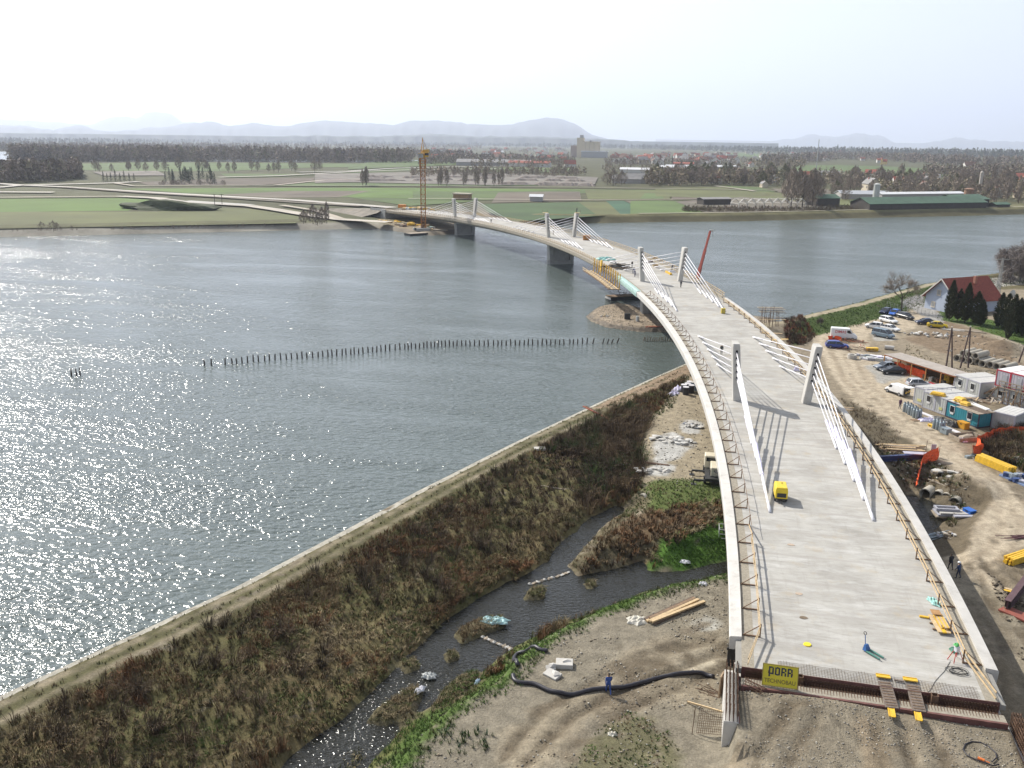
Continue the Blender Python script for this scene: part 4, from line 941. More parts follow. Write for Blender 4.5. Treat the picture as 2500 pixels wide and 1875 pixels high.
# ------------------------------------------------------------------ the hazy air
def haze():
    mb = MB(); mb.box((0, 8000, 700), (90000, 90000, 3000)); o = mb.build('haze', [])
    m = bpy.data.materials.new('hazy_air'); m.use_nodes = True; t = m.node_tree; t.nodes.clear()
    out = t.nodes.new('ShaderNodeOutputMaterial'); v = t.nodes.new('ShaderNodeVolumePrincipled'); t.links.new(v.outputs[0], out.inputs['Volume'])
    v.inputs['Color'].default_value = (.77, .84, 1, 1); v.inputs['Density'].default_value = 7.5e-5; v.inputs['Anisotropy'].default_value = .3
    o.data.materials.append(m); tag(o, kind='stuff'); o.display_type = 'WIRE'; return o
haze()
# ------------------------------------------------------------------ kinds of objects
M_GLASS = mat('dark_glass', (.02, .024, .03), .08, .1, 1., spec=.7); M_TYRE = mat('tyre_rubber', (.02, .02, .02), .85, .2, 3.); M_RIM = mat('wheel_rim', (.35, .35, .36), .4, .1, 3., metal=.6)
M_LAMP = mat('lamp_glass', (.75, .75, .72), .2, .05); M_RED = mat('red_lamp', (.35, .02, .02), .3, .1); M_PLASTIC = mat('black_plastic', (.025, .025, .025), .5, .2, 3.)
def paintm(name, col): return mat('paint_'+name, col, .28, .05, 1.5, spec=.6)
# stations: x, z_bottom, z_top, half width
CARS = {
 'hatch': dict(L=4.0, body=[(-1.98, .38, .72, .70), (-1.9, .28, .92, .80), (-1.1, .25, .96, .84), (.5, .25, .95, .84), (1.2, .27, .90, .83), (1.8, .30, .74, .78), (1.98, .38, .60, .66)], cab=[(-1.88, .90, .95), (-1.55, .90, 1.40), (-.6, .90, 1.47), (.25, .90, 1.43), (1.05, .90, .94)]),
 'sedan': dict(L=4.5, body=[(-2.24, .38, .78, .72), (-2.1, .28, .95, .82), (-1.3, .25, .98, .86), (.6, .25, .95, .86), (1.3, .27, .90, .85), (2.05, .30, .74, .79), (2.24, .38, .58, .66)], cab=[(-1.75, .93, .97), (-1.0, .93, 1.38), (-.3, .93, 1.44), (.35, .93, 1.40), (1.15, .93, .95)]),
 'wagon': dict(L=4.6, body=[(-2.3, .38, .80, .74), (-2.2, .28, .95, .82), (-1.3, .25, .97, .86), (.6, .25, .95, .86), (1.4, .27, .90, .85), (2.1, .30, .74, .79), (2.3, .38, .58, .66)], cab=[(-2.2, .92, .97), (-1.9, .92, 1.42), (-.5, .92, 1.50), (.35, .92, 1.44), (1.2, .92, .95)]),
 'minivan': dict(L=4.7, body=[(-2.34, .38, 1.0, .80), (-2.3, .28, 1.10, .88), (-1.3, .25, 1.12, .92), (.9, .25, 1.10, .92), (1.6, .27, 1.02, .90), (2.2, .30, .84, .84), (2.34, .38, .62, .72)], cab=[(-2.3, 1.08, 1.12), (-2.12, 1.08, 1.76), (-.5, 1.08, 1.84), (.75, 1.08, 1.74), (1.62, 1.08, 1.08)]),
}
def car(kind, m, loc, rz, label, cat='car', rails=False):
    p_ = CARS[kind]; root = empty('parked_car', loc, rz, label, cat, 'cars parked on the site')
    mb = MB(); rg = []
    for (x, z0, z1, w_) in p_['body']: rg.append([(x, -w_*.86, z0), (x, -w_, z0+.16), (x, -w_, z1-.14), (x, -w_*.88, z1), (x, w_*.88, z1), (x, w_, z1-.14), (x, w_, z0+.16), (x, w_*.86, z0)])
    mb.loft(rg); mb.build('body', m, root, sm=False, bevel=.025)
    mb = MB(); rg = []
    wb = p_['body'][3][3]
    for (x, z0, z1) in p_['cab']: rg.append([(x, -wb*.93, z0), (x, -wb*(.93-.17*(z1-z0)/.55), z1), (x, wb*(.93-.17*(z1-z0)/.55), z1), (x, wb*.93, z0)])
    mb.loft(rg); mb.build('window', M_GLASS, root)
    c = p_['cab']; mb = MB(); rg = []
    for (x, z0, z1) in c[1:4]: rg.append([(x, -wb*.78, z1-.02), (x, -wb*.70, z1+.035), (x, wb*.70, z1+.035), (x, wb*.78, z1-.02)])
    mb.loft(rg)
    for sd in (-1, 1):
        for i, j in ((0, 1), (3, 4)): mb.bar((c[i][0], sd*wb*.92, c[i][2] if i == 0 else c[i][2]), (c[j][0], sd*wb*(.78 if j == 1 else .92), c[j][2]), .07, .05)
        xm = c[2][0]+.15; mb.bar((xm, sd*wb*.94, c[2][1]), (xm, sd*wb*.785, c[2][2]), .09, .04)
        mb.bar((c[1][0]+.25, sd*wb*.935, c[1][1]), (c[1][0]+.12, sd*wb*.785, c[1][2]), .14, .04)
    mb.build('roof', m, root)
    L_ = p_['L']
    for x in (-L_*.30, L_*.31):
        for sd in (-1, 1):
            y = sd*(wb-.09); mb = MB(); mb.cyl((x, y-.1, .31), (x, y+.1, .31), .31, n=14); t_ = mb.build('wheel', M_TYRE, root)
            mb = MB(); mb.cyl((x, y+sd*.095, .31), (x, y+sd*.112, .31), .20, n=12); mb.build('rim', M_RIM, t_)
    for sd in (-1, 1):
        mb = MB(); mb.box((L_/2-.09, sd*.56, .66), (.1, .30, .13)); mb.build('headlight', M_LAMP, root)
        mb = MB(); mb.box((-L_/2+.06, sd*.62, .80), (.08, .2, .17)); mb.build('tail_light', M_RED, root)
    return root
def heading(a, b): d = b-a; return math.atan2(d.y, d.x)
def carpx(kind, m, rear, front, label, cat='car'):
    a, b = G(*rear), G(*front); c = (a+b)/2; c.z = float(hz(c.x, c.y)); return car(kind, m, c, heading(a, b), label, cat)
def text_mesh(name, txt, size, m, parent, M4, ext=.004):
    cu = bpy.data.curves.new(name, 'FONT'); cu.body = txt; cu.size = size; cu.extrude = ext; cu.align_x = 'CENTER'; cu.align_y = 'CENTER'; cu.offset = size*.012
    t = bpy.data.objects.new(name, cu); COL.objects.link(t); bpy.context.view_layer.update()
    me = bpy.data.meshes.new_from_object(t.evaluated_get(bpy.context.evaluated_depsgraph_get())); bpy.data.objects.remove(t)
    me.transform(M4); me.materials.clear(); me.materials.append(m); o = bpy.data.objects.new(name, me); COL.objects.link(o); o.parent = parent; return o
# ---- people: one continuous skinned body
def person(loc, rz, pose, cols, label, cat='person', helmet=None, s=1.0):
    root = empty('person', loc, rz, label, cat)
    P_ = {'pelvis': (0, 0, .93), 'waist': (0, 0, 1.08), 'chest': (.01, 0, 1.32), 'neck': (.02, 0, 1.50), 'chin': (.045, 0, 1.57), 'head': (.035, 0, 1.66), 'crown': (.02, 0, 1.755)}
    st = pose.get('stride', .0); lean = pose.get('lean', 0.); up = pose.get('arm', 0.)
    for k in ('waist', 'chest', 'neck', 'chin', 'head', 'crown'): x, y, z = P_[k]; P_[k] = (x+lean*(z-.93), y, z-.12*abs(lean)*(z-.93))
    cx, _, cz = P_['chest']
    for sd, n in ((1, 'l'), (-1, 'r')):
        f = sd*st; P_['hip'+n] = (0, .10*sd, .88); P_['knee'+n] = (.02+.22*f+.05*abs(st), .105*sd, .48); P_['ankle'+n] = (.32*f-(.10 if f < 0 else 0), .11*sd, .085+(.10 if f < -.3 else 0)); P_['toe'+n] = (.32*f+.17-(.08 if f < 0 else 0), .125*sd, .035+(.03 if f < -.3 else 0))
        P_['sh'+n] = (cx, .19*sd, cz+.10); a = -f*.5+up*(.9 if sd > 0 else .6)
        P_['elb'+n] = (cx+.28*math.sin(a)*.9+lean*.0, .245*sd, cz+.10-.29*math.cos(a)); ex, ey, ez = P_['elb'+n]; b_ = a+.35+up*.5
        P_['wr'+n] = (ex+.25*math.sin(b_), ey-.01*sd, ez-.25*math.cos(b_)); wx, wy, wz = P_['wr'+n]; P_['hand'+n] = (wx+.09*math.sin(b_), wy, wz-.09*math.cos(b_))
    rad = dict(pelvis=.155, waist=.135, chest=.165, neck=.06, chin=.075, head=.105, crown=.06, hip=.095, knee=.065, ankle=.045, toe=.04, sh=.075, elb=.048, wr=.032, hand=.04)
    E_ = [('pelvis', 'waist'), ('waist', 'chest'), ('chest', 'neck'), ('neck', 'chin'), ('chin', 'head'), ('head', 'crown')]
    for n in 'lr': E_ += [('pelvis', 'hip'+n), ('hip'+n, 'knee'+n), ('knee'+n, 'ankle'+n), ('ankle'+n, 'toe'+n), ('chest', 'sh'+n), ('sh'+n, 'elb'+n), ('elb'+n, 'wr'+n), ('wr'+n, 'hand'+n)]
    names = list(P_); me = bpy.data.meshes.new('body'); me.from_pydata([P_[n] for n in names], [(names.index(a), names.index(b)) for a, b in E_], [])
    o = bpy.data.objects.new('body', me); COL.objects.link(o); o.modifiers.new('skin', 'SKIN')
    for i, n in enumerate(names):
        r = rad.get(n) or rad[n[:-1]]; sv = me.skin_vertices[0].data[i]; sv.radius = (r, r*(1.25 if n in ('chest', 'pelvis', 'waist') else 1)); sv.use_root = n == 'pelvis'
    ss = o.modifiers.new('sub', 'SUBSURF'); ss.levels = ss.render_levels = 1
    bpy.context.view_layer.update(); m2 = bpy.data.meshes.new_from_object(o.evaluated_get(bpy.context.evaluated_depsgraph_get())); bpy.data.objects.remove(o)
    sh, tr, skin, hair, boot = cols
    m2.materials.clear()
    for nm, c_ in (('jacket', sh), ('trousers', tr), ('skin', skin), ('hair', hair), ('boot', boot)): m2.materials.append(mat('%s_%02x%02x%02x' % (nm, *[int(255*x) for x in c_]), c_, .85, .15, 6.))
    hands = [Vector(P_['hand'+n]) for n in 'lr']; hd = Vector(P_['head'])
    for p_ in m2.polygons:
        c = p_.center
        if min((c-h).length for h in hands) < .085: i = 2
        elif c.z > P_['neck'][2]-.02 and (c-hd).length < .24: i = 3 if (c.z > hd.z+.03 or c.x < hd.x-.06) else 2
        elif c.z < .13: i = 4
        elif c.z < .97 and min((c-h).length for h in hands) > .2 and abs(c.y) < .2: i = 1
        else: i = 0
        p_.material_index = i; p_.use_smooth = True
    b = bpy.data.objects.new('body', m2); COL.objects.link(b); b.parent = root
    if helmet:
        mb = MB(); rg = []
        for (z, r) in ((.02, .15), (.03, .135), (.08, .125), (.12, .085), (.135, .02)): rg.append([(hd.x+r*1.1*math.cos(a), hd.y+r*math.sin(a), hd.z+z) for a in [k*math.pi/6 for k in range(12)]])
        mb.loft(rg); mb.build('helmet', mat('helmet_'+str(helmet[1]), helmet, .35, .05), root, sm=True)
    root.scale = (s, s, s); return root
SKIN, HAIR, BOOT = (.42, .26, .18), (.03, .02, .015), (.03, .025, .02)
# ---- site cabins
def cabin(loc, rz, L_, W_, h, wallm, framem, label, wins=(), doors=(), roofm=None, cat='site cabin', name='site_cabin'):
    """front is the local -Y face, x along the front; loc is the front left foot"""
    root = empty(name, loc, rz, label, cat, 'cabins of the site compound')
    mb = MB(); mb.box((L_/2, W_/2, h/2), (L_-.06, W_-.06, h-.06)); 
    n = int(L_/.42)
    for i in range(1, n): mb.box((i*L_/n, .018, h/2), (.05, .03, h-.4)); mb.box((i*L_/n, W_-.018, h/2), (.05, .03, h-.4))
    n = int(W_/.42)
    for i in range(1, n):
        for x in (.018, L_-.018): mb.box((x, i*W_/n, h/2), (.03, .05, h-.4))
    mb.build('wall', wallm, root)
    mb = MB()
    for x in (.06, L_-.06):
        for y in (.06, W_-.06): mb.box((x, y, h/2), (.16, .16, h-.004))
    for z in (.08, h-.09):
        for y in (.055, W_-.055): mb.box((L_/2, y, z), (L_-.16, .13, .17))
        for x in (.055, L_-.055): mb.box((x, W_/2, z), (.13, W_-.16, .17))
    mb.build('frame', framem, root)
    mb = MB(); mb.box((L_/2, W_/2, h+.02), (L_-.22, W_-.22, .06))
    for i in range(1, 5): mb.box((i*L_/5, W_/2, h+.06), (.06, W_-.3, .025))
    mb.build('roof', roofm or M_CROOF, root)
    for (x, z, w_, hh) in wins:
        mb = MB(); mb.box((x, -.01, z), (w_+.14, .08, hh+.14)); f_ = mb.build('window', M_WFRAME, root)
        mb = MB(); mb.box((x, -.045, z), (w_, .03, hh)); mb.build('pane', M_GLASS, f_)
        mb = MB(); mb.box((x, -.05, z-hh/2-.2), (w_*.8, .02, .28)); mb.build('sill_panel', M_WFRAME, f_)
    for (x, w_) in doors:
        mb = MB(); mb.box((x, -.01, 1.06), (w_, .07, 2.0)); d_ = mb.build('door', mat('cabin_door', (.36, .36, .37), .6, .1), root)
        mb = MB(); mb.box((x+w_*.36, -.06, 1.0), (.1, .05, .04)); mb.build('handle', M_PLASTIC, d_)
    return root
M_CROOF = mat('cabin_roof', (.52, .51, .48), .7, .15, .8, stain=((.33, .3, .26), .8, .6)); M_WFRAME = mat('window_frame_white', (.62, .62, .60), .5, .08)
M_CGREY = mat('cabin_grey', (.43, .44, .42), .6, .08, .8, stain=((.34, .33, .3), .9, .4)); M_CFRAME = mat('cabin_frame_grey', (.36, .36, .40), .6, .1)
M_TEAL = mat('cabin_teal', (.035, .24, .30), .55, .1, .8, stain=((.04, .17, .2), .8, .5)); M_TFRAME = mat('cabin_frame_dark', (.05, .05, .08), .6, .1)
M_CRED = mat('cabin_frame_red', (.40, .03, .05), .5, .1); M_CWHITE = mat('cabin_roof_white', (.75, .75, .73), .6, .06)
# ---- heaps of bars
def bar_pile(name, loc, rz, n, L_, w_, t_, rows, mats, label, cat, jit=.1, group=None, part='plank', gap=1.15):
    root = empty(name, loc, rz, label, cat, group); rd = random.Random(int(loc[0]*13+loc[1]*7)); per = max(1, math.ceil(n/rows)); k = 0
    for r in range(rows):
        for i in range(per):
            if k == n: break
            k += 1; l = L_*rd.uniform(1-jit*1.5, 1); y = (i-(per-1)/2)*w_*gap+rd.uniform(-jit, jit)*w_; a = rd.uniform(-jit, jit)*.35; x = rd.uniform(-1, 1)*jit*L_*.3
            z = t_/2+r*t_*1.06+.02; ca, sa = math.cos(a)*l/2, math.sin(a)*l/2
            mb = MB(); mb.bar((x-ca, y-sa, z), (x+ca, y+sa, z+rd.uniform(-.2, .2)*t_*jit), w_*rd.uniform(.85, 1), t_); mb.build(part, mats[rd.randrange(len(mats))], root)
    return root
M_PLK = [M_TIMBER, M_DTIM, mat('grey_timber', (.30, .25, .19), .9, .3, 3.), mat('dark_timber', (.12, .085, .06), .9, .35, 4.)]
M_NET = mat('orange_netting', (.80, .10, .02), .7, .2, 4.)
def netting(pts, h, label, posts=(), m=None, name='barrier_netting', cat='netting', wob=.14, top=None):
    root = empty(name, pts[0], 0, label, cat); o = Vector(pts[0]); L_ = [Vector(p_)-o for p_ in pts]; rd = random.Random(len(pts)*3+int(abs(o.x)))
    P_ = []
    for a, b in zip(L_[:-1], L_[1:]):
        n = max(2, int((b-a).length/.5))
        for i in range(n): P_.append(a.lerp(b, i/n))
    P_.append(L_[-1]); mb = MB(); rg = []; m_ = len(P_)
    for i, p_ in enumerate(P_):
        hh = h*(1-.3*rd.random()*wob*5) if top is None else np.interp(i/(m_-1), [0, 1], top); r_ = []
        for j in range(6):
            z = hh*j/5; r_.append((p_.x+wob*math.sin(i*1.3+j), p_.y+wob*math.cos(i*1.7+j*1.4), p_.z+z-.03))
        rg.append(r_)
    # a net: strips with open meshes between them
    vs = [q for r in rg for q in r]; fs = []
    for i in range(m_-1):
        for j in range(5): fs.append((i*6+j, i*6+j+1, (i+1)*6+j+1, (i+1)*6+j))
    mb.add(vs, fs); mb.build('net', m or M_NET, root)
    for p_ in posts:
        q = Vector(p_)-o; mb = MB(); mb.tube([q+Vector((0, 0, -.2)), q+Vector((.03, 0, 1.9))], .03, 6); mb.build('post', M_RUST, root)
    return root
def heap_of(name, loc, r, n, mats, label, cat, sizes=(.15, .5), flat=.4, part='lump', seed=1, shape='blob', zmul=1.):
    root = empty(name, loc, 0, label, cat); rd = random.Random(seed); g = {}
    for i in range(n):
        a = rd.uniform(0, 6.28); q = rd.random()**.6; x, y = r[0]*q*math.cos(a), r[1]*q*math.sin(a); s_ = rd.uniform(*sizes); z = r[2]*(1-q)*rd.random()*zmul+s_*flat*.5
        mi = rd.randrange(len(mats)); mb = MB()
        if shape == 'blob': mb.blob((x, y, z), (s_, s_*rd.uniform(.6, 1), s_*flat), seed*50+i, sub=1)
        elif shape == 'box': mb.box((x, y, z), (s_*1.6, s_, s_*flat*1.4), rd.uniform(0, 3))
        else: mb.bar((x-s_*2*math.cos(a+1), y-s_*2*math.sin(a+1), z), (x+s_*2*math.cos(a+1), y+s_*2*math.sin(a+1), z+rd.uniform(-.1, .2)*s_), s_*.3, s_*.12)
        mb.build(part, mats[mi], root)
    return root
def cloth(name, loc, rx, ry, h, m, label, cat, seed=1, rz=0.):
    """a crumpled sheet lying on the ground"""
    n = 14; V = []; F = []; rd = random.Random(seed); px_ = [rd.uniform(0, 6) for _ in range(8)]
    for i in range(n):
        for j in range(n):
            u, v_ = i/(n-1)*2-1, j/(n-1)*2-1; k = 1-.25*abs(math.sin(3*math.atan2(v_, u)+px_[0])); z = h*(.35+.65*abs(math.sin(u*5+px_[1]+2*math.sin(v_*3+px_[2]))*math.cos(v_*4+px_[3])))*(1.02-max(abs(u), abs(v_))**3)
            V.append((u*rx*k*(1-.25*v_*v_), v_*ry*k*(1-.25*u*u), z+.02))
    for i in range(n-1):
        for j in range(n-1): F.append((i*n+j, (i+1)*n+j, (i+1)*n+j+1, i*n+j+1))
    mb = MB(); mb.add(V, F); o = mb.build(name, m); o.location = loc; o.rotation_euler = (0, 0, rz); return tag(o, label, cat)
# ------------------------------------------------------------------ the yard on the right
def Z8(a, b): return (2000+a/4.424, 560+b/4.424)
def Z5(a, b): return (2100+a/5.53, 880+b/5.53)
def Z7c(a, b): return (2150+a/6.32, 1000+b/6.32)
def ZR(a, b): return (2250+a/5.528, 1100+b/5.528)
def ZS(a, b): return (2250+a/5.528, 1350+b/5.528)
PC = dict(navy=(.02, .03, .075), blue=(.03, .13, .50), black=(.018, .02, .022), white=(.74, .74, .73), steel=(.16, .22, .27), yellow=(.55, .40, .02), cobalt=(.03, .06, .28), grey=(.20, .23, .27), silver=(.42, .44, .47))
pm = {k: paintm(k, c_) for k, c_ in PC.items()}
carpx('hatch', pm['navy'], Z8(775, 893), Z8(655, 922), 'dark navy hatchback at the left end of the parked row by the bare tree')
carpx('hatch', pm['blue'], Z8(875, 905), Z8(740, 950), 'bright blue hatchback parked between the navy and the black cars')
carpx('wagon', pm['black'], Z8(850, 945), Z8(1005, 985), 'black estate car parked beside the bright blue hatchback')
carpx('wagon', pm['white'], Z8(655, 985), Z8(840, 1030), 'long white estate car parked in front of the bright blue hatchback')
carpx('hatch', pm['white'], Z8(655, 1075), Z8(525, 1062), 'small white car half hidden behind the grey blue minivan')
carpx('sedan', pm['white'], Z8(680, 1080), Z8(840, 1112), 'white saloon parked just behind the grey blue minivan')
carpx('minivan', pm['steel'], Z8(590, 1145), Z8(790, 1185), 'grey blue minivan parked on the dirt in front of two white cars', 'minivan')
carpx('sedan', pm['navy'], Z8(1235, 1030), Z8(1055, 1025), 'dark saloon car parked beside the yellow car')
carpx('sedan', pm['yellow'], Z8(1190, 1052), Z8(1360, 1068), 'yellow saloon car parked on the edge of the grass')
carpx('wagon', pm['cobalt'], Z8(95, 1275), Z8(285, 1285), 'cobalt blue estate car parked below the white lettered van')
carpx('sedan', pm['grey'], Z5(430, 118), Z5(262, 122), 'dull grey saloon car parked in front of the long open shed')
carpx('sedan', pm['black'], Z5(530, 180), Z5(352, 178), 'black car parked beside the grey saloon near the long shed')
carpx('hatch', pm['silver'], Z5(672, 352), Z5(890, 352), 'silver hatchback parked behind the white van with its tailgate open')
# small white van with the back open
def panel_van(loc, rz, L_, h, label, txt=None, openb=False):
    root = empty('panel_van', loc, rz, label, 'van'); w_ = .95 if h > 2.2 else .84; mb = MB(); rg = []
    nose = L_*.5; zc = h*.46
    for (x, z0, z1, k) in ((-L_/2, .42, h*.95, .93), (-L_/2+.1, .32, h, 1), (L_*.12, .3, h, 1), (L_*.20, .3, h*.97, .98), (L_*.33, .3, h*.60, .97), (L_*.44, .32, h*.47, .93), (nose, .42, h*.36, .82)):
        a = w_*k; t_ = a*(.90 if z1 > h*.7 else .9); rg.append([(x, -a*.92, z0), (x, -a, z0+.2), (x, -a, z1*.60), (x, -t_, z1-.06), (x, -t_*.85, z1), (x, t_*.85, z1), (x, t_, z1-.06), (x, a, z1*.60), (x, a, z0+.2), (x, a*.92, z0)])
    mb.loft(rg); mb.build('body', pm['white'], root)
    mb = MB(); a = w_*.80; x0, x1 = L_*.205, L_*.325; mb.add([(x0+.012, -a, h*.94), (x0+.012, a, h*.94), (x1+.03, a*1.05, h*.615), (x1+.03, -a*1.05, h*.615)], [(0, 1, 2, 3)]); 
    v0 = [Vector(q) for q in mb.v]; mb.add([q+Vector((.02, 0, .02)) for q in v0], [(0, 1, 2, 3)]); mb.build('windscreen', M_GLASS, root)
    for sd in (-1, 1):
        mb = MB(); mb.prism([(L_*.10, h*.60), (L_*.285, h*.60), (L_*.20, h*.86), (L_*.10, h*.86)], -.01, .01); mb.v = [(x, sd*(w_*.975+z), y) for x, y, z in mb.v]; mb.build('side_window', M_GLASS, root)
    for x in (-L_*.31, L_*.32):
        for sd in (-1, 1): mb = MB(); mb.cyl((x, sd*(w_-.2), .33), (x, sd*(w_+.01), .33), .33, n=14); t_ = mb.build('wheel', M_TYRE, root); mb = MB(); mb.cyl((x, sd*(w_+.005), .33), (x, sd*(w_+.02), .33), .2, n=12); mb.build('rim', M_RIM, t_)
    mb = MB(); mb.box((0, 0, .38), (L_*.97, w_*2.02, .12)); mb.build('bumper', M_PLASTIC, root)
    for sd in (-1, 1): mb = MB(); mb.box((nose-.08, sd*w_*.62, h*.31), (.1, .28, .16)); mb.build('headlight', M_LAMP, root)
    if openb:
        mb = MB(); mb.box((-L_/2-.004, 0, h*.55), (.03, w_*1.6, h*.62)); mb.build('load_opening', M_PLASTIC, root)  # black plate painted in as the dark inside of the open van
        mb = MB(); mb.box((-L_/2-.45, 0, h+.06), (.95, w_*1.7, .05)); mb.build('tailgate', pm['white'], root)
        rd = random.Random(3)
        for i in range(5): mb = MB(); mb.box((-L_/2-.02-.04*i, rd.uniform(-.5, .5), rd.uniform(.55, 1.1)), (.12, .3, .25), rd.random()); mb.build('load_box', [M_YEL, M_TIMBER][i % 2], root)
    if txt:
        for sd in (-1, 1):
            Mx = Matrix.Translation((-L_*.14, sd*(w_+.006), h*.70)) @ Matrix.Rotation(math.pi/2, 4, 'X')
            if sd > 0: Mx = Matrix.Translation((-L_*.14, sd*(w_+.006), h*.70)) @ Matrix.Rotation(math.pi, 4, 'Z') @ Matrix.Rotation(math.pi/2, 4, 'X')
            text_mesh('lettering', txt, .78, mat('red_lettering', (.50, .03, .03), .5, .1), root, Mx)
    return root
a, b = G(*Z8(140, 1180)), G(*Z8(380, 1195)); panel_van((a+b)/2, heading(a, b), 5.4, 2.5, 'white high roof van with red lettering on its side', 'DIMAS')
a, b = G(*Z5(600, 490)), G(*Z5(390, 415)); panel_van((a+b)/2, heading(a, b), 4.2, 1.75, 'small white van with its tailgate open by the grey cabin', None, True)

# cabins
e0, e1 = G(*Z5(672, 572)), G(*Z5(1600, 918)); ev = (e1-e0).normalized(); hd_ = math.atan2(ev.y, ev.x); nv = Vector((-ev.y, ev.x, 0)); Lrow = (e1-e0).length; u = Lrow/(3*2.44+6.06)
def along(t): q = e0+ev*t; q.z = -3.95; return q
cabin(along(0)+nv*.6, hd_, 2.40*u, 6.0, 2.75, M_CGREY, M_CFRAME, 'plain grey cabin at the left end of the front row')
cabin(along(2.44*u), hd_, 2.40*u, 6.0, 2.65, M_CGREY, M_CFRAME, 'grey cabin with one window in the front row, yellow trays on its roof', [(1.2*u, 1.7, .8, .9)])
cabin(along(4.88*u), hd_, 2.40*u, 6.0, 2.6, M_CGREY, M_CFRAME, 'blank ended grey cabin pressed against the teal cabin')
cabin(along(7.32*u)-nv*.25, hd_, 6.06*u, 2.44, 2.55, M_TEAL, M_TFRAME, 'teal blue cabin with two square windows at the end of the front row', [(1.2*u, 1.5, .8, .95), (4.4*u, 1.45, .8, .95)])
for (t, z, w_) in ((1.2, .7, 1.0), (6.1, .8, .8)):
    q = along(t*u)+nv*(.6 if t < 2 else 0)-nv*.02; st = empty('wall_sticker', q, hd_)
    mb = MB(); mb.box((0, 0, z), (w_*.8, .03, .42)); o_ = mb.build('wall_sticker', mat('yellow_sticker', (.50, .48, .20), .6, .1)); o_.location = q; o_.rotation_euler = (0, 0, hd_); bpy.data.objects.remove(st)
    tag(o_, 'pale yellow sticker low on the wall of the %s' % ('leftmost grey cabin' if t < 2 else 'blank ended grey cabin'), 'sticker')
a = G(*Z5(1250, 395)); b = G(*Z5(1590, 520)); v_ = (b-a).normalized(); h2 = math.atan2(v_.y, v_.x); n2_ = Vector((-v_.y, v_.x, 0)); a.z = -3.95
cabin(a, h2, 2.9, 6.2, 2.7, M_CGREY, M_CFRAME, 'grey cabin with one window in the second row, next to the long shed', [(1.4, 1.65, .8, .95)])
cabin(a+v_*2.95, h2, 2.9, 6.2, 2.7, M_CGREY, M_CFRAME, 'grey cabin with one window in the second row, beside the red framed cabins', [(1.3, 1.65, .8, .95)])
a = S(*Z5(1815, 335), -1.35); b = S(*Z5(2200, 437), -1.35); v_ = (b-a).normalized(); h3 = math.atan2(v_.y, v_.x); n3 = Vector((-v_.y, v_.x, 0)); L3 = (b-a).length/2
M_CPALE = mat('cabin_pale', (.47, .44, .47), .6, .08, .8)
for i, lb in enumerate(('left one of the two red framed cabins on the upper level', 'right one of the two red framed cabins on the upper level')):
    q = a+v_*(i*(L3+.03)); q.z = -1.32; c_ = cabin(q, h3, L3, 6.0, 2.7, M_CPALE, M_CRED, lb, [], [(L3*.62, .85)], M_CWHITE)
    q2 = q.copy(); q2.z = -3.98; cabin(q2, h3, L3, 6.0, 2.62, M_CGREY, M_CFRAME, ['grey ground floor cabin under the left red framed cabin', 'grey ground floor cabin under the right red framed cabin'][i], [(L3*.5, 1.6, .7, .7)])
a = G(*Z5(1760, 905)); b = G(*Z5(1962, 955)); a.z = -3.95; v_ = (b-a).normalized(); cabin(a, math.atan2(v_.y, v_.x)-.05, 3.2, 5.2, 2.5, M_CGREY, M_CFRAME, 'pale grey cabin right of the teal cabin, a shadow across its wall')
# wooden stair and gallery in front of the upper cabins
st = empty('access_stair', a, h3, 'wooden stair and gallery leading up to the red framed cabins', 'stair'); a0 = S(*Z5(1640, 600), -3.95); o_ = Vector(st.location)
bx = a0-o_; inv = Matrix.Rotation(-h3, 3, 'Z'); bx = inv @ bx
def stair():
    rd = random.Random(4)
    mb = MB(); mb.box((bx.x+3.4, bx.y+4.3, 2.62), (7.0, 1.3, .12)); mb.build('gallery', M_PLK[2], st)
    for i in range(10): mb = MB(); mb.box((bx.x-3.2+i*.30, bx.y+4.3-.12*i*0, .25+.25*i), (.32, 1.1, .05)); mb.build('step', M_PLK[2], st)
    for y in (3.75, 4.85): mb = MB(); mb.bar((bx.x-3.4, bx.y+y, .05), (bx.x-.1, bx.y+y, 2.6), .07, .24); mb.build('stringer', M_DTIM, st)
    for i in range(8):
        mb = MB(); x = bx.x+i*.97; mb.bar((x, bx.y+3.7, 0), (x, bx.y+3.7, 3.7), .09); mb.build('post', M_RUST if i % 2 else M_DTIM, st)
    for z in (3.15, 3.65): mb = MB(); mb.bar((bx.x-.1, bx.y+3.66, z), (bx.x+6.9, bx.y+3.66, z), .05, .14); mb.build('handrail', M_PLK[2], st)
    for i in range(26):
        x = bx.x-1+rd.random()*7; y = bx.y+2.2+rd.random()*1.6; mb = MB(); mb.bar((x, y, rd.random()*2.2), (x+rd.uniform(-1.6, 1.6), y+rd.uniform(-.5, .5), .6+rd.random()*2.6), .07, .12); mb.build('brace', M_PLK[rd.randrange(4)], st)
stair()
heap_of('timber_pile', S(*Z5(1620, 560), -1.2), (3.4, 1.6, .5), 40, M_PLK, 'tangle of loose boards lying on the roofs in front of the wooden stair', 'timber pile', (.3, .8), .4, 'board', 14, 'bar')
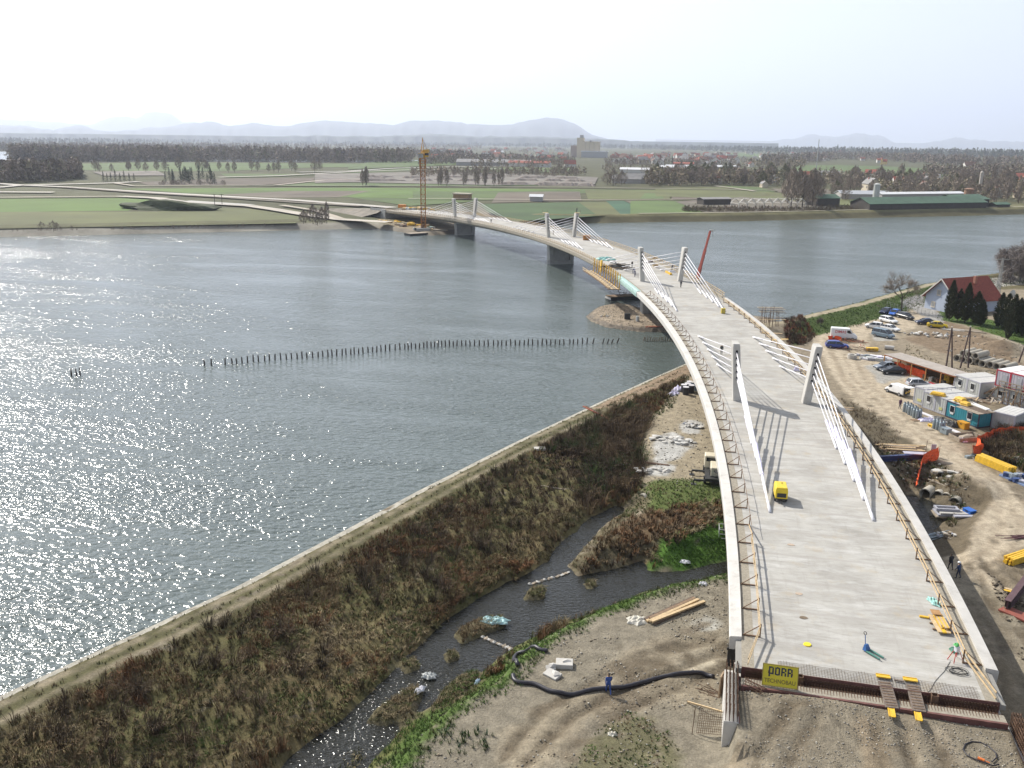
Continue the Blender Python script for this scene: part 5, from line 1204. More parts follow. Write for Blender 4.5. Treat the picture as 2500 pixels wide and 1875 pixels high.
# things on the cabin roofs
def tray(px, py, lw, label, rz, z=-1.28, n=2):
    root = empty('formwork_tray', S(px, py, z), rz, label, 'formwork', 'yellow formwork on the cabin roofs')
    for i in range(n):
        mb = MB(); k = lw*(1-.12*i); mb.prism([(-k/2, -.5), (k/2, -.5), (k/2, .5), (-k/2, .5)], i*.24+.02, i*.24+.24, top=[(-k/2+.12, -.38), (k/2-.12, -.38), (k/2-.12, .38), (-k/2+.12, .38)]); mb.build('tray', M_YEL, root)
    return root
tray(*Z5(1050, 470), 2.3, 'wide yellow formwork tray on the roof of the windowed grey cabin', hd_+.5)
tray(*Z5(1350, 560), 2.0, 'stacked yellow formwork trays on the flat roof beside the teal cabin', hd_, n=3); tray(*Z5(1420, 600), 1.4, 'small yellow formwork tray nearest the corner of the teal roof', hd_+.2)
bar_pile('beam_stack', S(*Z5(1600, 620), -1.3), hd_-.1, 5, 4.0, .16, .12, 1, [M_WHITE, M_CWHITE], 'white steel rails lying along the back of the teal cabin roof', 'rails', .05, part='rail')
bar_pile('timber_pile', S(*Z5(1560, 665), -1.36), hd_, 6, 4.4, .5, .05, 1, [M_PLK[2], M_PLK[3]], 'flat grey boards laid on top of the teal cabin', 'boards', .04, part='board')
for (x_, y_, sx) in ((1010, 405, 3.0),):
    root = empty('guard_frame', S(*Z5(x_, y_), -1.1), hd_+1.2, 'low steel guard frame on the roof of the leftmost grey cabin', 'guard rail')
    mb = MB(); mb.bar((-2.6, 0, .45), (2.6, 0, .45), .04); mb.bar((-2.6, 0, .2), (2.6, 0, .2), .04); mb.build('rail', M_CFRAME, root)
    for i in range(8): mb = MB(); mb.bar((-2.6+i*.74, 0, 0), (-2.6+i*.74, 0, .5), .04); mb.build('post', M_CFRAME, root)
# gas cylinders standing in front
M_GAS = mat('grey_cylinder', (.27, .32, .35), .4, .1, 2., metal=.3)
gi = 0; ev_f = ev
def cyl_thing(p_, label, group):
    root = empty('gas_cylinder', p_, 0, label, 'gas cylinder', group); mb = MB(); rg = []
    for z, r in ((0, .23), (.05, .25), (1.25, .25), (1.4, .2), (1.46, .1)): rg.append([(r*math.cos(k*.524), r*math.sin(k*.524), z) for k in range(12)])
    mb.loft(rg); mb.build('tank', M_GAS, root, sm=True); mb = MB(); mb.cyl((0, 0, 1.46), (0, 0, 1.62), .07, n=8); mb.build('valve', M_RUST, root)
    for k_ in (0.,): mb = MB(); mb.pipe((0, 0, 1.4), (0, 0, 1.62), .16, .145, 12); mb.build('collar', M_GAS, root)
    return root
for (zx, zy, nx_, ny_, grp) in ((585, 690, 2, 2, 'cylinders by the standing person'), (650, 730, 2, 2, 'cylinders in the middle of the row'), (715, 770, 2, 2, 'cylinders next to the brown board'), (985, 915, 3, 2, 'cylinders beside the lilac sheets')):
    p0 = G(*Z5(zx, zy))
    for i in range(nx_):
        for j in range(ny_): q = p0+ev*(.62*i+.1)+nv*(.6*j); q.z = float(hz(q.x, q.y)); cyl_thing(q, {'cylinders by the standing person': 'grey gas cylinder in the cluster beside the standing person', 'cylinders in the middle of the row': 'grey gas cylinder in the middle cluster of the front row', 'cylinders next to the brown board': 'grey gas cylinder in the cluster next to the brown board', 'cylinders beside the lilac sheets': 'grey gas cylinder in the cluster beside the lilac sheets'}[grp], grp)
mb = MB(); mb.box((0, 0, .05), (1.8, 1.0, .1)); o_ = mb.build('board', M_DTIM); o_.location = G(*Z5(775, 810)); o_.rotation_euler = (0, 0, .3); tag(o_, 'brown board lying flat beside the gas cylinders', 'board')
person(G(*Z5(533, 655)), -1.2, dict(stride=.05), ((.12, .06, .10), (.05, .06, .09), SKIN, HAIR, BOOT), 'person in a plum jacket standing beside the gas cylinders')
cloth('plastic_sheet', G(*Z5(900, 810)), 1.6, .9, .5, M_FOIL, 'lilac plastic sheets crumpled behind the second cylinder cluster', 'plastic sheet', 3, .4)
cloth('plastic_sheet', G(*Z5(1120, 820)), 2.6, .8, .6, M_PLASTIC, 'black plastic sheeting heaped in front of the teal cabin', 'plastic sheet', 4, hd_); cloth('plastic_sheet', G(*Z5(1260, 890)), 1.1, .8, .9, M_PLASTIC, 'black plastic bundle beside the orange box', 'plastic sheet', 5, hd_)
bar_pile('pipe_bundle', G(*Z5(950, 760)), hd_-.02, 4, 6.5, .16, .14, 1, [M_WHITE], 'white plastic pipes laid in a line in front of the grey cabins', 'pipes', .05, part='pipe'); bar_pile('pipe_bundle', G(*Z5(1180, 920)), hd_-.05, 4, 5.5, .16, .14, 1, [M_WHITE], 'white plastic pipes leading towards the orange netting', 'pipes', .06, part='pipe')
def crate(px, label, d_, m, rz=None, cat='box', z0=0):
    root = empty('storage_box', G(*px), hd_ if rz is None else rz, label, cat); mb = MB(); mb.box((0, 0, d_[2]/2), d_); mb.build('body', m, root, bevel=.04)
    mb = MB(); mb.box((0, 0, d_[2]+.03), (d_[0]+.06, d_[1]+.06, .06)); mb.build('lid', m, root); mb = MB(); mb.box((0, -d_[1]/2-.02, d_[2]*.8), (.3, .05, .1)); mb.build('latch', M_PLASTIC, root); return root
crate(Z5(1385, 915), 'orange yellow storage box standing beside the teal cabin', (1.5, 1.0, .95), mat('orange_box', (.55, .27, .02), .5, .15, 2.))
crate(Z5(1150, 985), 'grey steel tank with a pale lid by the road edge', (1.3, 1.0, .8), M_GAS, cat='tank'); crate(Z5(955, 895), 'flat yellow box at the feet of the last cylinder cluster', (.9, .5, .3), M_YEL)
root = empty('timber_crate', G(*Z5(1430, 1060)), .45, 'open wooden crate frame with rubble in it next to the orange netting', 'crate')
for (x, y, sx, sy) in ((0, -1.2, 4.0, .08), (0, 1.2, 4.0, .08), (-2, 0, .08, 2.32), (2, 0, .08, 2.32)): mb = MB(); mb.box((x, y, .3), (sx, sy, .6)); mb.build('side_board', M_PLK[2], root)
mb = MB(); mb.box((0, 0, .05), (3.9, 2.3, .06)); mb.build('floor_board', M_PLK[3], root); mb = MB(); mb.blob((.3, .1, .2), (1.3, .8, .4), 9, sub=2); mb.build('rubble', M_PLK[2], root)
cloth('plastic_sheet', G(*Z5(1380, 1090)), .8, .7, .5, M_FOIL, 'lilac sheet hanging out of the open crate', 'plastic sheet', 8)
bar_pile('timber_pile', G(*Z5(1020, 265)), hd_+.4, 7, 3.4, .35, .12, 3, [M_TIMBER, M_PLK[2]], 'pile of sawn beams between the long shed and the second row of cabins', 'timber pile', .08, part='beam')
crate(Z5(1190, 300), 'yellow steel box standing in front of the second row cabins', (1.2, 1.1, 1.3), M_YEL); bar_pile('timber_pile', G(*Z5(1010, 340)), hd_, 6, 4.6, .2, .1, 1, [M_WHITE, M_CRED], 'red and white boards lying behind the silver hatchback', 'boards', .2, part='board')
# long open shed
F0, F1, B0 = S(2158, 866, -1.55), S(2332, 920, -1.55), S(2190, 859.5, -1.5); v_ = (F1-F0); Ls = v_.length; v_.normalize(); ns = Vector((-v_.y, v_.x, 0)); ws = 4.0
sh = empty('open_shed', (F0.x, F0.y, -4.), math.atan2(v_.y, v_.x), 'long low open fronted shed with a pale flat roof and timber posts', 'shed')
mb = MB(); mb.box((Ls/2, ws/2, 2.55), (Ls, ws, .08))
for i in range(int(Ls/.7)): mb.box((.35+i*.7, ws/2, 2.60), (.05, ws-.1, .03))
mb.build('roof', mat('shed_roof', (.40, .355, .31), .8, .15, .6, stain=((.31, .26, .21), .5, .6)), sh)
for i in range(int(Ls/3.4)+1):
    for y in (.15, ws-.15): mb = MB(); mb.box((.1+i*3.4, y, 1.25), (.14, .14, 2.5)); mb.build('post', mat('orange_post', (.42, .20, .06), .7, .2), sh)
mb = MB(); mb.box((Ls/2, .12, 2.42), (Ls, .08, .2)); mb.build('fascia', mat('orange_fascia', (.50, .14, .04), .7, .2, 2.), sh)
mb = MB(); mb.box((Ls/2, ws-.06, 1.2), (Ls, .05, 2.3)); mb.build('back_wall', M_DTIM, sh)
rd = random.Random(8)
for i in range(int(Ls/1.6)):
    q = Vector(sh.location)+v_*(1+i*1.6)+ns*rd.uniform(1., 2.6); q.z = float(hz(q.x, q.y)); k = i % 4
    nm, lb, mt = (('steel_drum', 'dark drum stored under the long shed roof', M_PLASTIC), ('tool_chest', 'brown chest stored under the long shed roof', M_DTIM), ('sack_stack', 'stack of pale sacks stored under the long shed roof', M_CONC), ('steel_drum', 'dark drum stored under the long shed roof', M_RUST))[k]
    mb = MB()
    if k in (0, 3): mb.cyl((0, 0, 0), (0, 0, .9), .3, n=12)
    elif k == 1: mb.box((0, 0, .35), (1.1, .7, .7)); mb.box((0, 0, .74), (1.14, .74, .07))
    else:
        for j in range(4): mb.box((0, 0, .1+j*.19), (.9, .6, .17), .05*j)
    o_ = mb.build(nm, mt, bevel=.03); o_.location = q; o_.rotation_euler = (0, 0, rd.random()); tag(o_, lb, nm.replace('_', ' '), 'goods under the long shed roof')
netting([Vector((F0.x, F0.y, -4))+v_*(Ls*.1)+ns*1.2, Vector((F0.x, F0.y, -4))+v_*(Ls*.55)+ns*1.3], 1.6, 'orange netting hung along the inside of the long shed', wob=.08)
# scrap and materials around the left end of the shed
tr_ = empty('tyre_stack', G(*Z8(352, 1395)), 0, 'white washed ring stack beside the cobalt blue car', 'rings')
for i in range(2): mb = MB(); mb.pipe((0, 0, .02+i*.42), (0, 0, .42+i*.42), .85, .55, 18); mb.build('ring', M_CONC, tr_)
heap_of('scrap_heap', G(*Z8(400, 1305)), (4.2, 2.0, 1.3), 46, [M_RUST, mat('rust_red', (.28, .075, .04), .8, .3), M_DTIM], 'rusty red heap of scaffold parts beside the cobalt blue car', 'scrap heap', (.25, .55), .6, 'scrap_bar', 21, 'bar', 1.2)
heap_of('scrap_heap', G(*Z8(480, 1380)), (3.0, 1.5, .5), 24, [M_PLASTIC, M_CFRAME, M_GAS], 'dark heap of fittings between the ring stack and the shed', 'scrap heap', (.2, .5), .5, 'fitting', 22, 'box')
heap_of('material_heap', G(*Z8(610, 1405)), (2.8, 1.6, .6), 16, [M_FOIL, M_CGREY, M_WHITE, M_CFRAME], 'heap of lilac and grey packages at the end of the long shed', 'packages', (.4, .9), .55, 'package', 23, 'box')
crate(Z8(570, 1312), 'yellow trough beside the rusty scaffold heap', (2.2, 1.0, .6), M_YEL, .2, 'trough')
netting([G(*Z8(95, 1195)), G(*Z8(150, 1190)), G(*Z8(240, 1205))], 1.0, 'orange red netting behind the cobalt blue car', wob=.1); heap_of('brush_heap', G(*Z8(320, 1215)), (4.0, 1.6, .8), 40, [mat('rust_brush', (.27, .10, .05), .9, .3), M_DTIM], 'rusty brown heap of brushwood in front of the white lettered van', 'brush heap', (.25, .6), .4, 'branch', 24, 'bar')
mb = MB(); mb.pipe((-.9, 0, .45), (.9, 0, .45), .45, .36, 16); o_ = mb.build('concrete_ring', M_CONC); o_.location = G(*Z8(755, 1300)); o_.rotation_euler = (0, 0, -.2); tag(o_, 'single concrete pipe lying alone behind the long shed', 'concrete pipe')
# concrete pipes in a row
pa, pb = G(*Z8(1575, 1450)), G(*Z8(1760, 1398)); pd = (pb-pa).normalized(); ph = math.atan2(pd.y, pd.x)
q0, q1 = G(*Z8(1490, 1420)), G(*Z8(1990, 1530))
for i in range(8):
    q = q0.lerp(q1, i/7)+pd*rd.uniform(1.6, 2.4); q.z = float(hz(q.x, q.y))
    mb = MB(); mb.pipe((-2.2, 0, .62), (2.2, 0, .62), .62, .48, 22); mb.pipe((-2.3, 0, .62), (-1.9, 0, .62), .70, .63, 22); o_ = mb.build('concrete_pipe', mat('pipe_concrete', (.37, .34, .28), .85, .15, 1., stain=((.25, .22, .18), 1., .5))); o_.location = q; o_.rotation_euler = (0, 0, ph)
    tag(o_, 'pale concrete pipe lying in the row of pipes below the mound', 'concrete pipe', 'row of concrete pipes')
for i in range(3):
    q = q0.lerp(q1, .10+i*.14)+pd*2.1; q.z = float(hz(q.x, q.y))+1.12; mb = MB(); mb.pipe((-2.2, 0, .62), (2.2, 0, .62), .60, .47, 22); o_ = mb.build('concrete_pipe', mat('pipe_concrete', (.37, .34, .28))); o_.location = q; o_.rotation_euler = (0, 0, ph); tag(o_, 'concrete pipe resting on top of the row of pipes', 'concrete pipe', 'upper concrete pipes')
# A-frame poles
def apole(px0, px1, top, label, brace=True, third=None):
    a, b = G(*px0), G(*px1); c = (a+b)/2; d_ = (np.array(c)-CAM)@FWD; tp = Vector(CAM)+Vector(ray(*top))*d_
    root = empty('power_pole', c, 0, label, 'power pole'); ac, bc, tc_ = a-c, b-c, tp-c
    for n_, q in enumerate((ac, bc)): mb = MB(); mb.tube([q-Vector((0, 0, .4)), tc_+(q-tc_)*.02], [.17, .11], 8); mb.build('leg', mat('tarred_timber', (.075, .05, .045), .9, .3, 2.), root)
    if brace: mb = MB(); m1, m2 = ac.lerp(tc_, .42), bc.lerp(tc_, .42); mb.bar(m1, m2, .12, .16); mb.build('cross_brace', M_CONC, root)
    mb = MB(); mb.cyl(tc_, tc_+Vector((0, 0, .12)), .16, n=8); mb.build('cap', M_CONC, root)
    return root
apole(Z8(1368, 1500), Z8(1437, 1500), Z8(1435, 1055), 'left hand A shaped tarred pole with a pale brace', True); apole(Z8(1520, 1500), Z8(1610, 1495), Z8(1635, 1050), 'wide legged A shaped tarred pole beside the concrete pipes', False)
apole(Z8(2150, 1440), Z8(2230, 1450), (2518, 800), 'tarred A pole at the right edge beside the earth mound', False)
# lattice post by the house
c = G(*Z8(1905, 830)); root = empty('lattice_pole', c, .3, 'concrete lattice power pole with a wide crossarm behind the house', 'power pole'); hp = 12.5
for sx in (-1, 1):
    for y in (-1, 1): mb = MB(); mb.bar((sx*.55, y*.35, 0), (sx*.16, y*.14, hp), .14); mb.build('leg', M_PIER, root)
mb = MB()
for i in range(11):
    k0, k1 = 1-i/12, 1-(i+1)/12
    for y in (-1, 1): s_ = 1 if i % 2 else -1; mb.bar((s_*(.16+.39*k0), y*(.14+.21*k0), hp*i/12), (-s_*(.16+.39*k1), y*(.14+.21*k1), hp*(i+1)/12), .08)
mb.build('lattice', M_PIER, root)
for z, w_ in ((hp-.3, 3.4), (hp-2.2, 2.2)): mb = MB(); mb.bar((-w_/2, 0, z), (w_/2, 0, z), .14, .16); cc = mb.build('crossarm', M_PIER, root)
for x in (-1.5, -.9, 0, .9, 1.5): mb = MB(); mb.cyl((x, 0, hp-.22), (x, 0, hp+.25), .07, n=8); mb.build('insulator', M_PLASTIC, root)
# house
M_HWALL = mat('house_render', (.40, .45, .54), .85, .05, .8); M_HROOF = mat('red_tiles', (.23, .055, .035), .8, .3, 3., bump=.6, bscale=9, stain=((.33, .10, .055), .3, .5)); M_EAVE = mat('eave_board', (.55, .52, .47), .7, .1)
hA, hB = G(2256.5, 751), G(2322, 766); hv_ = (hB-hA); hw = 9.6; hv_.normalize(); hr = math.atan2(hv_.y, hv_.x); hl = 14.5
hs_ = empty('house', (hA.x, hA.y, -4.), hr, 'blue grey gabled house with a large red tiled roof behind dark cypresses', 'house')
wh, rh = 3.6, 8.0
mb = MB(); mb.v = []; mb.add([(0, 0, 0), (hw, 0, 0), (hw, 0, wh), (hw/2, 0, rh), (0, 0, wh), (0, hl, 0), (hw, hl, 0), (hw, hl, wh), (hw/2, hl, rh), (0, hl, wh)], [(0, 1, 2, 3, 4), (9, 8, 7, 6, 5), (0, 4, 9, 5), (1, 6, 7, 2), (4, 3, 8, 9), (3, 2, 7, 8), (0, 5, 6, 1)]); mb.build('wall', M_HWALL, hs_)
sl_ = (rh-wh)/(hw/2)
for sd in (-1, 1):
    mb = MB(); x0 = hw/2; x1 = hw/2+sd*(hw/2+.9); z1 = rh-sl_*(hw/2+.9)
    mb.add([(x0, -.8, rh+.06), (x1, -.8, z1+.06), (x1, hl+.8, z1+.06), (x0, hl+.8, rh+.06), (x0, -.8, rh+.26), (x1, -.8, z1+.26), (x1, hl+.8, z1+.26), (x0, hl+.8, rh+.26)], [(3, 2, 1, 0), (4, 5, 6, 7), (0, 1, 5, 4), (1, 2, 6, 5), (2, 3, 7, 6)]); mb.build('roof', M_HROOF, hs_)
    mb = MB(); mb.bar((x0, -.83, rh+.12), (x1, -.83, z1+.12), .05, .28); mb.build('verge_board', M_EAVE, hs_)
mb = MB(); mb.box((hw/2+1.6, hl*.62, rh-.3), (.7, .7, 1.9)); mb.build('chimney', mat('chimney_brick', (.30, .13, .09), .9, .2), hs_)
for (x, z) in ((2.6, 1.4), (3.9, 4.6), (7.4, 1.6)):
    mb = MB(); mb.box((x, -.02, z), (1.25, .12, 1.4)); f_ = mb.build('window', mat('window_surround', (.50, .45, .38), .7, .1), hs_); mb = MB(); mb.box((x, -.07, z), (.85, .06, 1.05)); mb.build('pane', M_GLASS if x > 7 else mat('lit_pane', (.28, .28, .27), .3, .1), f_)  # pale grey panes, dark glass only in the right hand window
    mb = MB(); mb.box((x, -.12, z-.74), (1.35, .2, .07)); mb.build('sill', M_EAVE, f_)
mb = MB(); mb.box((hw+.04, 5.2, 1.1), (.1, 1.0, 2.1)); mb.build('door', M_DTIM, hs_)
# wire fence along the drive
fp = [G(*Z8(a, b)) for a, b in ((730, 835), (880, 880), (1020, 905), (1180, 940), (1330, 975))]; wf = empty('wire_fence', fp[0], 0, 'thin wire fence along the drive in front of the house', 'fence'); o0 = Vector(fp[0])
for a, b in zip(fp[:-1], fp[1:]):
    for i in range(4): q = a.lerp(b, i/4)-o0; mb = MB(); mb.bar(q, q+Vector((0, 0, 1.4)), .07); mb.build('post', M_PIER, wf)
    mb = MB()
    for z in (.5, .95, 1.35): mb.bar(a-o0+Vector((0, 0, z)), b-o0+Vector((0, 0, z)), .025)
    mb.build('wire', M_CFRAME, wf)
fp = [G(*Z8(a, b)) for a, b in ((900, 870), (930, 820), (1010, 800), (1105, 770))]; wf = empty('wire_fence', fp[0], 0, 'short fence running from the bare tree to the house gable', 'fence'); o0 = Vector(fp[0])
for a, b in zip(fp[:-1], fp[1:]):
    for i in range(3): q = a.lerp(b, i/3)-o0; mb = MB(); mb.bar(q, q+Vector((0, 0, 1.5)), .08); mb.build('post', M_PIER, wf)
    mb = MB()
    for z in (.4, .8, 1.2, 1.45): mb.bar(a-o0+Vector((0, 0, z)), b-o0+Vector((0, 0, z)), .03)
    mb.build('wire', M_CFRAME, wf)
# cypresses, hedge trees, bare tree, birches
for i, (zx, zy, h_, r_) in enumerate(((1400, 985, 9.6, 1.45), (1490, 985, 7.6, 1.3), (1570, 1010, 9.4, 1.5), (1680, 1030, 7.8, 1.8), (1740, 1045, 6.2, 1.7))):
    t_ = conifer(h_, r_, 400+i, M_EVER2, empty('cypress_tree', G(*Z8(zx, zy)), i, ['tallest dark cypress nearest the house gable', 'short cypress squeezed between the two tall ones', 'tall dark cypress in the middle of the row before the red roof', 'broad cypress right of the middle of the row', 'lowest and broadest cypress at the right end of the row'][i], 'tree', 'cypresses before the house'), True, 1100, .105)
for i, (zx, zy, h_, r_) in enumerate(((1935, 1060, 8, 1.6), (2000, 1100, 8.5, 1.7), (2065, 1140, 9, 1.6), (2130, 1130, 8, 1.7), (2190, 1150, 8.5, 1.8), (2250, 1170, 8, 1.8), (2035, 1190, 6.5, .9))):
    conifer(h_, r_, 420+i, M_EVER2, empty('hedge_conifer', G(*Z8(zx, zy)), i*.7, 'dark ragged conifer in the tall hedge at the right edge', 'tree', 'tall hedge of conifers'), True, 800, .12)
bare_tree(12.8, 301, 1500, .3, M_TWIG2, tw=.018, levels=4, trunk_h=.24, nb=3, tl=1.2, root=empty('bare_tree', G(*Z8(890, 880)), 1.1, 'lone bare tree with a forked trunk beside the parked blue cars', 'tree'))
for i, (zx, zy, h_) in enumerate(((2090, 570, 17), (2160, 560, 18), (2210, 545, 19), (2270, 560, 18), (2310, 540, 17))):
    bare_tree(h_, 310+i, 2600, .75, M_GREYTW, M_BIRCH, .03, .2, 4, .5, 3, empty('birch_tree', G(*Z8(zx, zy)), i, 'weeping leafless birch on the river bank at the right edge', 'tree', 'birches on the river bank'), 1.25)
for i, (zx, zy, h_) in enumerate(((230, 775, 4.8), (185, 790, 3.2), (80, 800, 2.0))):
    bare_tree(h_, 330+i, 420, .9, M_TWIG, M_BARK, .04, .1, 3, 0, 5, empty('bare_shrub', G(*Z8(zx, zy)), i, ['tallest leafless bush on the levee edge by the two cyclists', 'middle leafless bush on the levee edge', 'smallest leafless bush on the levee edge'][i], 'shrub'))
bare_tree(5.5, 335, 420, .8, M_TWIG, M_BARK, .04, .12, 3, 0, 5, empty('bare_shrub', G(2004, 794), 0, 'leafless bush on the levee between the bridge and the cyclists', 'shrub'))
# satellite dish, garden hedge
sd_ = empty('satellite_dish', G(*Z8(2085, 770)), 2.2, 'grey dish standing in the garden behind the house', 'dish'); mb = MB(); rg = []
for t in range(5): r = .3*t; rg.append([(.16*r*r, r*math.cos(k*.4488)+1e-4, 1.7+r*math.sin(k*.4488)) for k in range(14)])
mb.loft(rg, caps=False); mb.build('bowl', M_CGREY, sd_); mb = MB(); mb.bar((0, 0, 0), (0, 0, 1.5), .12); mb.build('mast', M_PIER, sd_)
# people on the levee with bicycles
for i, (zx, zy) in enumerate(((400, 770), (447, 768))):
    p_ = G(*Z8(zx, zy)); person(p_, 2.2-i*.4, dict(stride=.2), ((.03, .03, .05), (.10, .10, .12), SKIN, HAIR, BOOT), ['person in dark clothes on the levee path, farther from the house', 'person in dark clothes on the levee path, nearer the house'][i])
    bk = empty('bicycle', p_+Vector((.55, -.25, 0)), 2.2-i*.4, ['bicycle held by the person farther from the house', 'bicycle held by the person nearer the house'][i], 'bicycle')
    for x in (-.52, .52):
        mb = MB(); mb.pipe((x, -.02, .34), (x, .02, .34), .34, .30, 18); mb.build('wheel', M_TYRE, bk)
    mb = MB(); J = dict(r=(-.52, 0, .34), f=(.52, 0, .34), b=(-.08, 0, .30), s=(-.2, 0, .85), h=(.38, 0, .88))
    for a, b in ('rb', 'bs', 'rs', 'bh', 'sh', 'hf'): mb.bar(J[a], J[b], .035)
    mb.build('frame', M_PLASTIC, bk); mb = MB(); mb.bar((.38, -.28, .98), (.38, .28, .98), .03); mb.build('handlebar', M_PLASTIC, bk); mb = MB(); mb.box((-.2, 0, .9), (.26, .14, .05)); mb.build('saddle', M_PLASTIC, bk)
# rubble heap, timber on the grass
heap_of('rubble_heap', G(*Z8(1275, 1150)), (7., 2.2, .7), 44, [M_CONC, M_PLK[2], mat('white_stone', (.5, .49, .46), .9, .2)], 'low heap of broken grey stone in the dirt behind the poles', 'rubble', (.25, .6), .6, 'stone', 31)
bar_pile('timber_pile', G(*Z8(1440, 1085)), -.3, 7, 5.5, .3, .16, 1, [M_PLK[2], M_CONC], 'grey beams lying on the grass below the cypresses', 'beams', .25, part='beam'); bar_pile('timber_pile', G(*Z8(1670, 1105)), -.4, 5, 5.0, .3, .16, 1, [M_PLK[2], M_CONC], 'short grey beams on the grass nearer the hedge', 'beams', .25, part='beam')
# between the bridge and the road
bar_pile('timber_pile', G(*Z7c(330, 610)), .12, 22, 6.5, .34, .1, 3, M_PLK, 'pile of loose brown planks beside the bridge by the blue girder', 'timber pile', .28)
bar_pile('timber_pile', G(2042+18, 978+20), -.1, 8, 4.0, .22, .08, 1, M_PLK, 'thin scatter of planks behind the near right pylon', 'timber pile', .3)
a, b = G(*Z7c(-40, 800)), G(*Z7c(830, 760)); root = empty('steel_girder', (a+b)/2, heading(a, b), 'dark blue steel girder lying beside the plank pile', 'girder'); L_ = (b-a).length
for (z, w_, t_) in ((.05, .45, .08), (.75, .45, .08)): mb = MB(); mb.box((0, 0, z), (L_, w_, t_)); mb.build('flange', mat('blue_steel', (.03, .05, .14), .5, .2), root)
mb = MB(); mb.box((0, 0, .4), (L_, .06, .62)); mb.build('web', mat('blue_steel', (.03, .05, .14)), root)
mb = MB(); mb.box((0, 0, .06), (3.6, 1.0, .1), 0); o_ = mb.build('steel_plate', mat('pale_plate', (.42, .40, .47), .5, .1)); o_.location = G(*Z7c(560, 770), .82); o_.rotation_euler = (0, 0, .1); tag(o_, 'pale steel plate resting on the blue girder', 'plate')
N1 = [G(*q) for q in (Z7c(880, 770), Z7c(640, 850), Z7c(600, 1000), Z7c(545, 1200))]; netting(N1, 1.25, 'orange netting by the culverts below the bridge', [G(*Z7c(885, 765)), G(*Z7c(690, 680)), G(*Z7c(640, 850))], wob=.1, top=(1.9, .9))
N2 = [G(*q) for q in (Z7c(1410, 700), Z7c(1560, 680), Z7c(1470, 560), Z7c(1755, 430), Z7c(2080, 390), Z7c(2230, 410))]; netting(N2, 1.5, 'orange netting fence round the brush beside the teal cabin', [G(*Z7c(1410, 700)), G(*Z7c(1745, 440)), G(*Z7c(1470, 560))], wob=.1)
mb = MB(); mb.box((0, 0, 1.2), (.65, .05, 1.0)); mb.bar((0, .06, 0), (0, .06, 1.7), .06); o_ = mb.build('sign_board', M_CFRAME); o_.location = G(*Z7c(800, 720)); o_.rotation_euler = (0, 0, .2); tag(o_, 'small grey board on a post beside the road', 'board')
bar_pile('beam_stack', G(*Z7c(1760, 890)), heading(G(*Z7c(1480, 800)), G(*Z7c(1900, 980))), 12, 5.6, .26, .3, 3, [M_YEL], 'stack of yellow formwork beams at the road edge below the orange netting', 'formwork beams', .04, part='beam', gap=1.3)
heap_of('scrap_heap', G(*Z7c(1960, 800)), (5.0, 1.6, .8), 46, [M_GAS, mat('blue_scrap', (.04, .07, .18), .5, .3), M_PLASTIC, M_CONC], 'bluish heap of steel fittings behind the yellow beam stack', 'scrap heap', (.2, .5), .6, 'fitting', 41, 'box'); heap_of('scrap_heap', G(2492, 1172), (2.6, 2.0, .7), 30, [M_GAS, mat('blue_scrap', (.04, .07, .18)), M_CFRAME], 'blue and grey heap of formwork parts at the right edge', 'scrap heap', (.25, .6), .6, 'fitting', 42, 'box')
bar_pile('beam_stack', G(2478, 1176), heading(G(*ZR(1130, 340)), G(*ZR(1380, 450))), 3, 5.0, .2, .18, 1, [mat('blue_steel2', (.16, .22, .36), .4, .2)], 'pale blue steel channels lying at the road edge', 'steel channels', .06, part='channel')
# culverts
for i, (zx, zy) in enumerate(((45, 590), (215, 620), (325, 650), (440, 710))):
    c = S(*ZR(zx, zy), CW+.5); d_ = Vector((.55, .83, 0)).normalized(); mb = MB(); mb.pipe((0, 0, 0), tuple(d_*1.9), .72, .60, 20); o_ = mb.build('culvert_pipe', mat('pipe_concrete', (.37, .34, .28))); o_.location = c
    tag(o_, ['leftmost concrete culvert opening nearest the bridge', 'second concrete culvert opening from the bridge', 'third concrete culvert opening from the bridge', 'last concrete culvert opening at the rough bank'][i], 'culvert', 'culverts at the dark pool')
heap_of('rubble_heap', G(*ZR(340, 320)), (2.2, 1.4, .4), 16, [M_CONC, M_PLK[2]], 'pale broken slabs on the bank above the culverts', 'rubble', (.3, .7), .35, 'slab', 44, 'box'); bar_pile('timber_pile', G(*ZR(230, 440)), -1.0, 3, 3.0, .16, .1, 1, [M_PLK[2], M_TIMBER], 'two pale boards slid down the bank above the culverts', 'boards', .3, part='board')
root = empty('formwork_stack', G(*ZR(430, 900)), .12, 'stack of grey formwork panels beside the culvert pool', 'formwork')
for i, (x, y, z, l, w_) in enumerate(((-.4, .5, .1, 3.4, 2.0), (-.2, .6, .3, 3.4, 1.9), (.1, .4, .5, 3.5, 1.3), (.9, -.9, .3, 2.6, .6), (.9, -.95, .6, 2.6, .5))): mb = MB(); mb.box((x, y, z), (l, w_, .16), .03*i); mb.build('panel', [M_PLK[2], M_CFRAME, M_CONC][i % 3], root)
fr = MB()
for (x, y, sx, sy) in ((-.6, 1.3, 2.6, .2), (-.6, .4, 2.6, .2), (-1.8, .85, .2, .7), (.6, .85, .2, .7)): fr.box((x, y, .74), (sx, sy, .26))
fr.build('frame_panel', M_CFRAME, root)
crate(ZR(640, 850), 'bright blue plastic box on the formwork stack', (1.2, .9, .5), mat('blue_plastic', (.02, .12, .45), .4, .15)); 
bar_pile('rebar_bundle', G(*ZR(260, 1150)), .55, 40, 5.6, .06, .06, 3, [mat('grey_rebar2', (.20, .22, .21), .5, .2, metal=.4), M_GAS], 'grey green bundle of reinforcing bars splayed below the bridge edge', 'rebar', .9, part='bar', gap=1.6)
